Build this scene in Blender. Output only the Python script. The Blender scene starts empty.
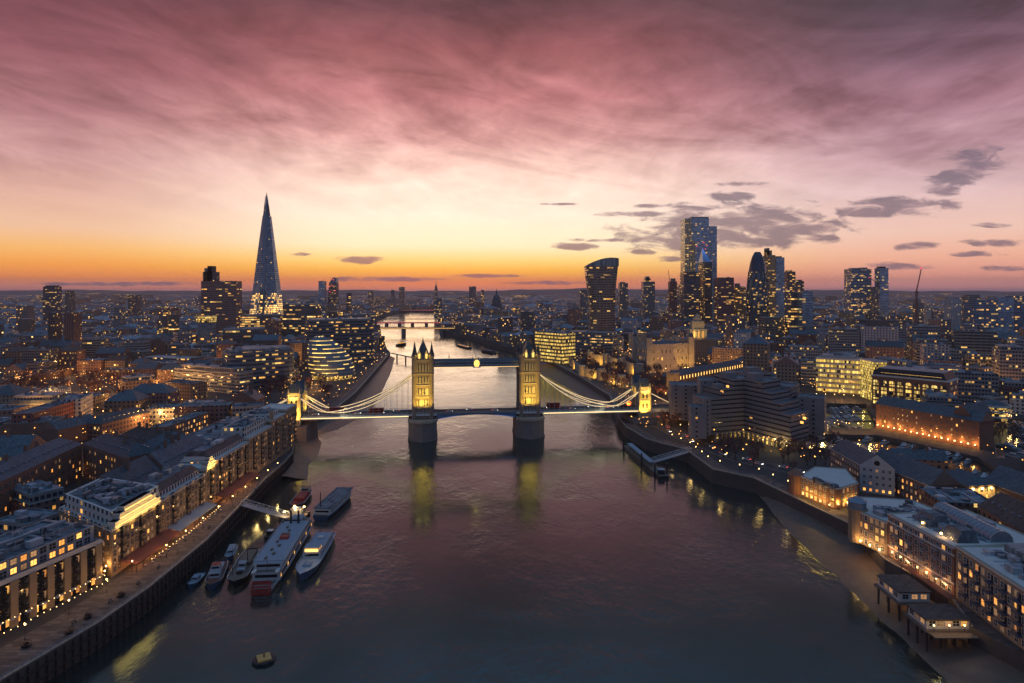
import bpy, math, random
from math import sin, cos, pi, radians, sqrt, atan2, hypot
from mathutils import Vector, Matrix
from mathutils.geometry import tessellate_polygon
R = random.Random(7)
SC = bpy.context.scene
COL = SC.collection
F, HC, HY = 640.0, 110.0, 290.0          # focal length in px, camera height, horizon row
GZ = 8.0                                  # quay / city ground level above low water

# ------------------------------------------------------------------ camera
cam = bpy.data.cameras.new('camera'); camo = bpy.data.objects.new('camera', cam); COL.objects.link(camo)
camo.location = (0, 0, HC); camo.rotation_euler = (pi/2, 0, 0)
cam.sensor_width = 36; cam.lens = F*36/1024; cam.shift_y = -(341.5-HY)/1024
cam.clip_start = 1; cam.clip_end = 60000
SC.camera = camo
SC.render.engine = 'CYCLES'
SC.cycles.use_denoising = True
SC.cycles.max_bounces = 5; SC.cycles.diffuse_bounces = 2; SC.cycles.glossy_bounces = 3
SC.cycles.transmission_bounces = 2; SC.cycles.volume_bounces = 0
SC.cycles.use_light_tree = True
SC.cycles.caustics_reflective = False; SC.cycles.caustics_refractive = False
SC.cycles.sample_clamp_indirect = 4
SC.view_settings.view_transform = 'Standard'; SC.view_settings.look = 'None'
SC.view_settings.exposure = 0.24; SC.view_settings.gamma = 1.0
SC.view_settings.use_curve_mapping = False

def lin(r, g, b):
    return tuple(((c/255)/12.92 if c/255 <= .04045 else ((c/255+.055)/1.055)**2.4) for c in (r, g, b))

# ------------------------------------------------------------------ node helpers
class NT:
    def __init__(s, tree): s.t = tree; s.n = tree.nodes; s.l = tree.links
    def node(s, typ, **k):
        n = s.n.new(typ)
        for a, b in k.items(): setattr(n, a, b)
        return n
    def put(s, sock, v):
        if hasattr(v, 'is_output') or isinstance(v, bpy.types.NodeSocket): s.l.new(v, sock)
        elif isinstance(v, (tuple, list)):
            v = tuple(v)
            if sock.type == 'RGBA' and len(v) == 3: v = v + (1,)
            sock.default_value = v
        else: sock.default_value = v
    def M(s, op, a, b=0.0, c=None, clamp=False):
        n = s.node('ShaderNodeMath', operation=op, use_clamp=clamp)
        s.put(n.inputs[0], a); s.put(n.inputs[1], b)
        if c is not None: s.put(n.inputs[2], c)
        return n.outputs[0]
    def V(s, op, a, b=(0, 0, 0)):
        n = s.node('ShaderNodeVectorMath', operation=op); s.put(n.inputs[0], a); s.put(n.inputs[1], b)
        return n.outputs[0]
    def sep(s, v):
        n = s.node('ShaderNodeSeparateXYZ'); s.put(n.inputs[0], v); return n.outputs
    def comb(s, x, y, z=0.0):
        n = s.node('ShaderNodeCombineXYZ'); s.put(n.inputs[0], x); s.put(n.inputs[1], y); s.put(n.inputs[2], z); return n.outputs[0]
    def mix(s, f, a, b, typ='MIX'):
        n = s.node('ShaderNodeMix', data_type='RGBA', blend_type=typ)
        s.put(n.inputs[0], f); s.put(n.inputs[6], a); s.put(n.inputs[7], b); return n.outputs[2]
    def noise(s, v, scale, detail=4, rough=.55, dist=0.0):
        n = s.node('ShaderNodeTexNoise'); s.put(n.inputs['Vector'], v); s.put(n.inputs['Scale'], scale)
        s.put(n.inputs['Detail'], detail); s.put(n.inputs['Roughness'], rough); s.put(n.inputs['Distortion'], dist)
        return n.outputs[0]
    def ramp(s, f, stops, interp='LINEAR'):
        n = s.node('ShaderNodeValToRGB'); cr = n.color_ramp; cr.interpolation = interp
        while len(cr.elements) > 1: cr.elements.remove(cr.elements[-1])
        cr.elements[0].position = stops[0][0]; cr.elements[0].color = tuple(stops[0][1]) + (1,)
        for p, c in stops[1:]:
            e = cr.elements.new(p); e.color = tuple(c) + (1,)
        s.put(n.inputs[0], f); return n.outputs[0]
    def sstep(s, x, a, b):
        n = s.node('ShaderNodeMapRange', interpolation_type='SMOOTHSTEP')
        s.put(n.inputs[0], x); s.put(n.inputs[1], a); s.put(n.inputs[2], b); return n.outputs[0]

# ------------------------------------------------------------------ sky (world)
W = bpy.data.worlds.new('World'); SC.world = W; W.use_nodes = True
W.node_tree.nodes.clear(); w = NT(W.node_tree)
SUN_AZ = radians(-6.5)                                  # the glow sits just left of the bridge axis
d = w.node('ShaderNodeTexCoord').outputs['Generated']
dx, dy, dz = w.sep(d)
el = w.M('ARCSINE', dz)                                 # radians
t = w.M('DIVIDE', el, radians(45), clamp=True)
az = w.M('ARCTAN2', dx, dy)
E = lambda y: math.degrees(math.atan((HY-y)/640))/45
centre = [(0, lin(190,128,112)), (E(287), lin(240,140,92)), (E(281), lin(252,150,76)), (E(271), lin(255,190,66)), (E(261), lin(255,218,126)),
          (E(246), lin(255,236,196)), (E(215), lin(254,232,212)), (E(180), lin(240,204,190)), (E(140), lin(204,148,146)),
          (E(100), lin(172,106,110)), (E(50), lin(132,70,76)), (E(0), lin(90,50,60)), (.60, lin(58,54,64)), (.85, lin(58,86,120)), (1, lin(80,118,156))]
left = [(0, lin(170,112,112)), (E(287), lin(222,136,118)), (E(280), lin(252,146,62)), (E(268), lin(252,166,70)), (E(255), lin(244,184,110)),
        (E(238), lin(230,186,156)), (E(210), lin(212,166,154)), (E(180), lin(186,138,140)), (E(140), lin(160,104,112)), (E(95), lin(128,70,82)), (E(50), lin(104,52,64)),
        (E(0), lin(70,40,52)), (.60, lin(54,52,64)), (.85, lin(58,86,120)), (1, lin(80,118,156))]
right = [(0, lin(150,112,126)), (E(287), lin(216,144,140)), (E(278), lin(238,160,138)), (E(262), lin(240,178,152)), (E(240), lin(230,190,176)),
         (E(205), lin(206,172,176)), (E(170), lin(180,140,152)), (E(130), lin(144,98,114)), (E(90), lin(106,72,90)), (E(45), lin(74,54,68)),
         (E(0), lin(50,42,54)), (.60, lin(50,50,62)), (.85, lin(58,86,120)), (1, lin(80,118,156))]
back = [(0, lin(100,92,110)), (.2, lin(98,98,122)), (.5, lin(78,94,124)), (.8, lin(70,102,140)), (1, lin(80,118,156))]
kl = w.sstep(az, radians(-12), radians(-36)); kr = w.sstep(az, radians(3), radians(33))
sky = w.mix(kl, w.ramp(t, centre), w.ramp(t, left)); sky = w.mix(kr, sky, w.ramp(t, right))
# high streaked cloud sheet, in the plane of the cloud deck
dd = w.M('ADD', dz, 0.10)
cp = w.comb(w.M('DIVIDE', dx, dd), w.M('DIVIDE', dy, dd), 0)
mp = w.node('ShaderNodeMapping'); w.put(mp.inputs[0], cp); mp.inputs['Rotation'].default_value = (0, 0, radians(38)); mp.inputs['Scale'].default_value = (1.35, .62, 1)
n1 = w.noise(mp.outputs[0], 1.25, 9, .64, 2.2)
mp2 = w.node('ShaderNodeMapping'); w.put(mp2.inputs[0], cp); mp2.inputs['Rotation'].default_value = (0, 0, radians(68)); mp2.inputs['Scale'].default_value = (1.6, .45, 1)
n2 = w.noise(mp2.outputs[0], 1.5, 7, .6, 1.4)
n3 = w.noise(cp, .55, 3, .5); n4 = w.noise(mp.outputs[0], 5.5, 6, .65, 1.2)
streak = w.M('ADD', w.M('MULTIPLY', w.M('SUBTRACT', n1, .49), 1.6), w.M('MULTIPLY', w.M('SUBTRACT', n2, .5), .8))
streak = w.M('ADD', streak, w.M('MULTIPLY', w.M('SUBTRACT', n3, .47), .9)); streak = w.M('ADD', w.M('MULTIPLY', streak, .55), w.M('MULTIPLY', w.M('SUBTRACT', n4, .5), .3))
ba = w.M('ABSOLUTE', w.M('ADD', az, .1))
bandv = w.comb(w.M('MULTIPLY', az, 2.0), w.M('ADD', w.M('MULTIPLY', el, 8.5), w.M('MULTIPLY', az, 1.7)), 0)
nb = w.noise(bandv, 1.5, 8, .6, 1.3); bandw = w.comb(w.M('MULTIPLY', az, 2.6), w.M('SUBTRACT', w.M('MULTIPLY', el, 7.0), w.M('MULTIPLY', az, .9)), 4.0)
nc = w.noise(bandw, 2.6, 8, .62, .9)
streak = w.M('ADD', streak, w.M('ADD', w.M('MULTIPLY', w.M('SUBTRACT', nb, .5), 1.7), w.M('MULTIPLY', w.M('SUBTRACT', nc, .5), .8)))
amt = w.sstep(el, radians(3.5), radians(15))
fac = w.M('ADD', 1.0, w.M('MULTIPLY', streak, w.M('MULTIPLY', amt, .95)))
fac = w.M('MAXIMUM', fac, .35)
sky = w.mix(1.0, sky, w.comb(w.M('POWER', fac, 1.0), w.M('POWER', fac, 1.22), w.M('POWER', fac, 1.12)), 'MULTIPLY')
# low dark cumulus over the right half and a few bars over the glow (angular positions on the sky)
dyp = w.M('MAXIMUM', dy, .02)
gx = w.M('ADD', w.M('MULTIPLY', w.M('DIVIDE', dx, dyp), 640), 512)
gy = w.M('SUBTRACT', 290, w.M('MULTIPLY', w.M('DIVIDE', dz, dyp), 640))
CL = [(738,226,106,23),(685,238,66,15),(800,228,50,12),(770,214,50,8),(640,214,44,3.2),(690,209,28,4),(732,196,24,5),(655,206,20,2.5),(905,206,50,10),(868,212,38,6),
      (942,190,20,7),(975,164,30,18),(955,178,26,9),(820,237,20,4),(914,246,22,4.5),(993,243,30,4),(974,254,28,3.5),(574,246,25,3.6),(645,252,14,3),
      (363,260,26,4),(300,254,11,2.2),(890,267,38,4),(480,276,44,2),(395,279,60,2.6),(120,284,90,2.2),(990,225,20,3),(740,184,26,2.5),(600,240,30,2.2),
      (560,204,18,1.5),(690,232,30,11),(948,206,16,5),(1010,268,30,3),(560,283,50,2),(668,259,14,3),(985,292,10,1)]
dens = None
for cx, cy, rx, ry in CL:
    a = w.M('DIVIDE', w.M('SUBTRACT', gx, cx), rx); b = w.M('DIVIDE', w.M('SUBTRACT', gy, cy), ry)
    q = w.M('SUBTRACT', 1.0, w.M('ADD', w.M('MULTIPLY', a, a), w.M('MULTIPLY', b, b)))
    q = w.M('MAXIMUM', q, -4)
    dens = q if dens is None else w.M('MAXIMUM', dens, q)
cn = w.noise(w.comb(w.M('MULTIPLY', gx, .02), w.M('MULTIPLY', gy, .065), 3.3), 1.5, 9, .62, .5)
dens = w.M('ADD', w.M('MINIMUM', dens, 1.0), w.M('MULTIPLY', w.M('SUBTRACT', cn, .50), 5.4))
cm = w.M('MULTIPLY', w.sstep(dens, -.3, .95), w.sstep(dy, .05, .2))
ccol = w.mix(w.sstep(cn, .35, .7), lin(124,102,120), lin(90,84,106))
sky = w.mix(w.M('MULTIPLY', cm, .82), sky, ccol)
kb = w.sstep(dy, .35, -.35)
sky = w.mix(kb, sky, w.ramp(t, back))
below = w.sstep(dz, -.002, -.04)
sky = w.mix(below, sky, lin(52,50,66))
bg = w.node('ShaderNodeBackground'); w.put(bg.inputs[0], sky); bg.inputs[1].default_value = 1.0
st = w.node('ShaderNodeTexSky'); st.sky_type = 'NISHITA'; st.sun_disc = False
st.sun_elevation = radians(0.5); st.sun_rotation = SUN_AZ; st.air_density = 1.5
bg2 = w.node('ShaderNodeBackground'); w.put(bg2.inputs[0], st.outputs[0]); bg2.inputs[1].default_value = .03
ad = w.node('ShaderNodeAddShader'); w.l.new(bg.outputs[0], ad.inputs[0]); w.l.new(bg2.outputs[0], ad.inputs[1])
wo = w.node('ShaderNodeOutputWorld'); w.l.new(ad.outputs[0], wo.inputs[0])
W.cycles.sampling_method = 'MANUAL'; W.cycles.sample_map_resolution = 1024

sl = bpy.data.lights.new('sun', 'SUN'); sl.energy = .10; sl.angle = radians(16); sl.color = (1, .55, .32)
so = bpy.data.objects.new('sun', sl); COL.objects.link(so)
sd = Vector((sin(SUN_AZ)*cos(radians(1.5)), cos(SUN_AZ)*cos(radians(1.5)), sin(radians(1.5))))
so.rotation_euler = sd.to_track_quat('Z', 'Y').to_euler(); so.location = (-200, 4000, 600)

# ------------------------------------------------------------------ materials
MATS = {}
def newmat(name):
    m = bpy.data.materials.new(name); m.use_nodes = True; m.node_tree.nodes.clear()
    n = NT(m.node_tree); p = n.node('ShaderNodeBsdfPrincipled'); o = n.node('ShaderNodeOutputMaterial')
    n.l.new(p.outputs[0], o.inputs[0]); MATS[name] = m
    m.cycles.emission_sampling = 'NONE'
    return m, n, p
def plain(name, col, rough=.7, metal=0.0, var=.25, scale=.35, tint=True, bump=0.0, bscale=2.0):
    m, n, p = newmat(name)
    co = n.node('ShaderNodeTexCoord').outputs['Object']
    nz = n.noise(co, scale, 5, .6); nz2 = n.noise(co, scale*9, 3, .6)
    f = n.M('ADD', 1-var, n.M('MULTIPLY', n.M('ADD', nz, n.M('MULTIPLY', nz2, .6)), var*1.25))
    c = n.mix(1.0, tuple(col), n.comb(f, f, f), 'MULTIPLY')
    if tint:
        a = n.node('ShaderNodeAttribute', attribute_name='tint'); c = n.mix(1.0, c, a.outputs['Color'], 'MULTIPLY')
    n.put(p.inputs['Base Color'], c); p.inputs['Roughness'].default_value = rough; p.inputs['Metallic'].default_value = metal
    if bump:
        b = n.node('ShaderNodeBump'); b.inputs['Strength'].default_value = bump; b.inputs['Distance'].default_value = .2
        n.put(b.inputs['Height'], n.noise(co, bscale, 4)); n.put(p.inputs['Normal'], b.outputs[0])
    return m
def roofy(name, col, rough, metal, var, seam, sc):
    m, n, p = newmat(name)
    co = n.node('ShaderNodeTexCoord').outputs['Object']; at = n.node('ShaderNodeAttribute', attribute_name='tint').outputs['Color']
    br = n.node('ShaderNodeTexBrick'); n.put(br.inputs['Vector'], n.V('ADD', co, (500.0, 500.0, 0))); br.inputs['Scale'].default_value = sc; br.inputs['Mortar Size'].default_value = .03; br.inputs['Brick Width'].default_value = 1.1; br.inputs['Row Height'].default_value = .5
    br.inputs['Color1'].default_value = (.55, .55, .55, 1); br.inputs['Color2'].default_value = (1.4, 1.4, 1.4, 1); br.inputs['Mortar'].default_value = (seam, seam, seam, 1)
    f = n.M('ADD', 1-var, n.M('MULTIPLY', n.M('ADD', n.noise(co, .22, 6, .65), n.M('MULTIPLY', n.noise(co, 1.7, 4, .6), .7)), var*1.2))
    c = n.mix(1.0, n.mix(1.0, tuple(col), n.comb(f, f, f), 'MULTIPLY'), at, 'MULTIPLY'); c = n.mix(1.0, c, br.outputs[0], 'MULTIPLY')
    n.put(p.inputs['Base Color'], c); p.inputs['Roughness'].default_value = rough; p.inputs['Metallic'].default_value = metal; return m
def glow(name, col, s, sample=False, var=.5):
    m, n, p = newmat(name)
    co = n.node('ShaderNodeTexCoord').outputs['Object']
    rd = n.node('ShaderNodeObjectInfo').outputs['Random'] if 'window' in name else None
    nz = n.M('ADD', 1-var, n.M('MULTIPLY', n.noise(n.V('ADD', co, n.comb(n.M('MULTIPLY', rd, 90), n.M('MULTIPLY', rd, 37), 0)) if rd else co, 1.6 if rd else 2.3, 3), var*2))
    if rd: nz = n.M('MULTIPLY', nz, n.M('ADD', .3, n.M('MULTIPLY', n.M('FRACT', n.M('MULTIPLY', rd, 17.3)), 1.2)))
    n.put(p.inputs['Base Color'], (.1, .08, .05)); n.put(p.inputs['Emission Color'], tuple(col)); n.put(p.inputs['Emission Strength'], n.M('MULTIPLY', nz, s))
    if sample: m.cycles.emission_sampling = 'AUTO'
    return m
def facade(name, wall, cw, ch, mx, my0, my1, lit, glass=(.02,.03,.045), warm=(1,.42,.07), warm2=(1,.66,.20), S=1.6, rough=.8, wmetal=0.0,
           floorvar=1.0, brick=0.0, hfade=None, gmetal=0.0, LITK=.5):
    """wall with a grid of windows laid out in metres on the UV map; a random share of rooms has the light on"""
    m, n, p = newmat(name)
    uv = n.node('ShaderNodeUVMap').outputs[0]; u, v, _ = n.sep(uv)
    uc = n.M('DIVIDE', u, cw); vc = n.M('DIVIDE', v, ch)
    fu = n.M('FLOOR', uc); fv = n.M('FLOOR', vc); ru = n.M('FRACT', uc); rv = n.M('FRACT', vc)
    wx = n.M('MULTIPLY', n.M('GREATER_THAN', ru, mx), n.M('LESS_THAN', ru, 1-mx))
    wy = n.M('MULTIPLY', n.M('GREATER_THAN', rv, my0), n.M('LESS_THAN', rv, my1))
    win = n.M('MULTIPLY', wx, wy)
    rnd = n.M('MULTIPLY', n.node('ShaderNodeObjectInfo').outputs['Random'], 97.0)
    wn = n.node('ShaderNodeTexWhiteNoise', noise_dimensions='3D'); n.put(wn.inputs[0], n.comb(fu, fv, rnd))
    wf = n.node('ShaderNodeTexWhiteNoise', noise_dimensions='3D'); n.put(wf.inputs[0], n.comb(n.M('FLOOR', n.M('DIVIDE', uc, 7)), fv, n.M('ADD', rnd, 31)))
    thr = n.M('MULTIPLY', lit*LITK, n.M('ADD', 1-floorvar, n.M('MULTIPLY', n.M('POWER', wf.outputs[0], 2.0), 3*floorvar)))
    if hfade: thr = n.M('MULTIPLY', thr, n.sstep(v, hfade[1], hfade[0]))
    on = n.M('MULTIPLY', n.M('LESS_THAN', wn.outputs[0], thr), win)
    cr, cg, cb = n.sep(wn.outputs[1])
    ecol = n.mix(cg, warm, warm2)
    inn = n.noise(n.comb(n.M('MULTIPLY', u, 1.3), n.M('MULTIPLY', v, 1.7), rnd), 1.0, 2)
    es = n.M('MULTIPLY', n.M('MULTIPLY', n.M('ADD', .25, n.M('POWER', cb, 2.5)), S*.8 if LITK == 1 else S*.62), n.M('ADD', .3, n.M('MULTIPLY', inn, 1.4)))
    at = n.node('ShaderNodeAttribute', attribute_name='tint').outputs['Color']
    co = n.node('ShaderNodeTexCoord').outputs['Object']
    nz = n.noise(co, .12, 5, .65); f = n.M('ADD', .62, n.M('MULTIPLY', nz, .75))
    if brick:
        f = n.M('MULTIPLY', f, n.M('ADD', .8, n.M('MULTIPLY', n.noise(n.comb(n.M('MULTIPLY', u, 1.2), n.M('MULTIPLY', v, 5), rnd), 1.5, 3), .4)))
    edge = n.M('LESS_THAN', rv, .07)
    wc = n.mix(1.0, n.mix(1.0, tuple(wall), at, 'MULTIPLY'), n.comb(f, f, f), 'MULTIPLY')
    wc = n.mix(n.M('MULTIPLY', edge, .35), wc, (.3, .28, .26))
    gcol = n.mix(cr, tuple(glass), tuple(g*2.2 for g in glass))
    n.put(p.inputs['Base Color'], n.mix(win, wc, gcol))
    n.put(p.inputs['Roughness'], n.M('SUBTRACT', rough, n.M('MULTIPLY', win, rough-.12)))
    n.put(p.inputs['Metallic'], n.M('ADD', n.M('MULTIPLY', win, gmetal), wmetal*1.0) if (gmetal or wmetal) else 0.0)
    n.put(p.inputs['Emission Color'], ecol); n.put(p.inputs['Emission Strength'], n.M('MULTIPLY', es, on))
    b = n.node('ShaderNodeBump'); b.inputs['Strength'].default_value = .9; b.inputs['Distance'].default_value = .25
    n.put(b.inputs['Height'], n.M('SUBTRACT', 1.0, win)); n.put(p.inputs['Normal'], b.outputs[0])
    return m

BR = (.31,.18,.125)
facade('brick_flats', BR, 3.4, 3.1, .30, .26, .74, .22, brick=1)
facade('brick_dark', (.22,.125,.10), 3.0, 3.2, .28, .25, .76, .20, brick=1)
facade('stock_brick', (.30,.225,.15), 3.1, 3.1, .29, .25, .75, .13, brick=1)
facade('render_white', (.55,.54,.52), 3.3, 3.1, .27, .26, .76, .13)
facade('concrete_office', (.30,.29,.29), 2.4, 3.4, .14, .28, .80, .22)
facade('concrete_band', (.33,.31,.30), 6.0, 3.3, .03, .38, .82, .16)
facade('glass_office', (.15,.17,.19), 4.4, 3.8, .03, .2, .84, .40, glass=(.08,.11,.15), S=1.5, gmetal=.4)
facade('glass_lit', (.14,.13,.12), 5.0, 3.9, .03, .24, .78, .80, glass=(.06,.07,.08), S=2.2)
facade('glass_tower', (.16,.20,.24), 5.0, 3.9, .02, .16, .86, .10, glass=(.20,.29,.37), S=1.5, gmetal=.75)
facade('tower_dark', (.11,.09,.09), 5.5, 3.9, .03, .30, .74, .34, glass=(.06,.07,.09), S=1.8)
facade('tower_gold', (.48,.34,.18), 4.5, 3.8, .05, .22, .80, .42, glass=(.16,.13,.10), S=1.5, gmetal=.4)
facade('resi_tower', (.20,.16,.15), 3.6, 3.0, .22, .22, .80, .2)
facade('far_city', (.26,.22,.21), 4.0, 3.6, .22, .22, .80, .24, S=3.4, floorvar=.5)
facade('shard_glass', (.10,.13,.16), 2.2, 4.0, .05, .14, .88, .95, glass=(.14,.20,.27), S=3.0, gmetal=.6, hfade=(50, 122), floorvar=.7, LITK=1)
facade('shard_upper', (.10,.13,.16), 2.2, 4.0, .05, .14, .88, .05, glass=(.14,.20,.27), S=1.2, gmetal=.8)
facade('walkie_glass', (.30,.22,.17), 6.0, 4.2, .06, .30, .80, .26, glass=(.11,.095,.09), S=1.5, gmetal=.7, floorvar=1)
facade('gherkin_glass', (.09,.12,.14), 4.0, 4.1, .05, .2, .84, .26, glass=(.07,.12,.15), S=1.7, gmetal=.5, floorvar=.6)
facade('egg_glass', (.13,.18,.23), 9.0, 4.4, .0, .58, .80, .85, glass=(.12,.17,.22), S=2.0, floorvar=.25, gmetal=.4, LITK=1, warm=(1,.55,.08), warm2=(1,.68,.16))
facade('louvre_glass', (.13,.16,.20), 3.2, 4.6, .02, .40, .74, .46, glass=(.035,.05,.07), S=1.9, floorvar=1, gmetal=.3)
facade('lit_office', (.30,.27,.23), 1.7, 4.8, .05, .34, .86, .93, warm=(1,.55,.08), warm2=(1,.72,.18), S=1.5, floorvar=.12, LITK=1)
facade('quay_lit', (.16,.08,.06), 1.5, 3.0, .06, .10, .86, .85, warm=(1,.52,.08), warm2=(1,.72,.22), S=1.5, floorvar=.35, LITK=1)
facade('stair_glass', (.18,.16,.10), 1.4, 2.4, .05, .08, .92, .85, warm=(1,.60,.09), warm2=(1,.75,.2), S=1.3, floorvar=.1, LITK=1)
facade('hotel_band', (.27,.235,.235), 2.6, 3.0, .02, .36, .70, .008, glass=(.02,.02,.026), S=2.0, floorvar=0)
facade('hotel_plain', (.27,.235,.235), 7.0, 3.0, .40, .30, .72, .02, glass=(.02,.02,.026), S=2.0)

roofy('slate', (.075,.095,.115), .5, 0, .5, .6, 1.1)
roofy('flat_roof', (.115,.135,.155), .75, 0, 1.1, 2.2, .22)
roofy('zinc', (.24,.29,.33), .45, .25, .5, .55, .45)
plain('plant_metal', (.34,.37,.41), .5, .2, var=.4, scale=.5)
roofy('tile_brown', (.12,.082,.07), .75, 0, .5, .6, .8)
plain('white_trim', (.62,.60,.57), .7, var=.25)
plain('brick_red', (.27,.135,.09), .85, var=.35, scale=.6, bump=.3, bscale=6)
plain('brick_stock', (.34,.245,.155), .85, var=.35, scale=.6, bump=.3, bscale=6)
plain('brick_brown', (.20,.13,.10), .85, var=.35, scale=.6, bump=.3, bscale=6)
plain('stone', (.38,.34,.28), .8, var=.65, scale=.33, bump=.6, bscale=1.2)
plain('pier_stone', (.23,.20,.19), .85, var=.45, scale=.25, bump=.4, bscale=1)
plain('render', (.52,.48,.47), .8, var=.2)
plain('concrete', (.26,.24,.24), .8, var=.3)
plain('dark_metal', (.035,.037,.042), .5, .4, var=.2)
plain('black_glass', (.015,.02,.028), .12, 0, var=.2, tint=False)
plain('blue_glass', (.04,.07,.11), .12, .5, var=.3, tint=False)
plain('roof_glass', (.22,.27,.33), .25, .3, var=.4, scale=1.2)
plain('bridge_paint', (.52,.62,.66), .5, .1, var=.2)
plain('bridge_blue', (.10,.18,.30), .45, .1, var=.2)
plain('white_paint', (.50,.54,.58), .4, .05, var=.2)
plain('hull_black', (.02,.022,.028), .4, .1, var=.3)
plain('hull_blue', (.06,.10,.17), .35, .1, var=.3)
plain('deck_wood', (.18,.14,.11), .8, var=.4)
plain('rust', (.20,.07,.045), .8, var=.4)
plain('red_paint', (.38,.05,.04), .5, var=.2)
plain('asphalt', (.048,.046,.05), .85, var=.4, scale=.08, tint=False)
roofy('paving', (.105,.085,.085), .8, 0, .5, .55, .35)
plain('quay_stone', (.10,.085,.075), .85, var=.5, scale=.3, tint=False, bump=.5, bscale=.7)
plain('mud', (.17,.118,.09), .5, var=.85, scale=.16, tint=False, bump=1.0, bscale=.5)
plain('canvas', (.32,.36,.42), .8, var=.2)
plain('canvas_red', (.24,.075,.05), .8, var=.2)
plain('bark', (.06,.045,.038), .9, var=.4)
plain('twigs', (.15,.075,.065), .9, var=.5, scale=.5)
plain('hill', (.05,.055,.07), .95, var=.4, scale=.002, tint=False)
glow('lamp_glow', (1,.60,.20), 8)
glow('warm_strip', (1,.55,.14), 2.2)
glow('window_lit', (1,.46,.09), 1.4, var=.9)
glow('window_amber', (1,.36,.06), 1.3, var=.9)
glow('window_dim', (1,.50,.20), .28, var=.9)
glow('floodlit_glow', (1,.62,.13), 1.5)  # surface glow standing for gold floodlight on the crest and dormer gables
glow('white_strip', (1,.68,.30), 1.9, var=.6)
glow('red_beacon', (1,.06,.14), 1.6)
glow('magenta_light', (1,.1,.55), 2.5)
glow('blue_light', (.08,.25,.8), .6)
glow('car_head', (1,.9,.7), 8)
glow('car_tail', (1,.05,.02), 4)
glow('far_lamp', (1,.42,.08), 4.5, var=1.0)

# river
m, n, p = newmat('river')
co = n.node('ShaderNodeTexCoord').outputs['Object']
mpn = n.node('ShaderNodeMapping'); n.put(mpn.inputs[0], co); mpn.inputs['Scale'].default_value = (1, .6, 1); mpn.inputs['Rotation'].default_value = (0, 0, .3)
v = mpn.outputs[0]
a1 = n.noise(v, .42, 4, .6, .4); a2 = n.noise(v, .09, 3, .55); a3 = n.noise(co, .012, 4, .6, 1.2)
hgt = n.M('ADD', n.M('ADD', n.M('MULTIPLY', a1, .40), n.M('MULTIPLY', a2, .9)), n.M('MULTIPLY', n.noise(v, 1.25, 3, .6), .13))
amp = n.M('ADD', .12, n.M('MULTIPLY', n.sstep(a3, .35, .65), .75))
b = n.node('ShaderNodeBump'); b.inputs['Distance'].default_value = 1.0; n.put(b.inputs['Strength'], n.M('MULTIPLY', amp, .50)); n.put(b.inputs['Height'], hgt)
n.put(p.inputs['Normal'], b.outputs[0])
n.put(p.inputs['Base Color'], n.ramp(a3, [(.3, (.034, .032, .028)), (.7, (.048, .044, .038))]))
p.inputs['Roughness'].default_value = .10; p.inputs['IOR'].default_value = 3.2; p.inputs['Specular IOR Level'].default_value = .5; p.inputs['Specular Tint'].default_value = (.63, .90, .90, 1)

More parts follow.
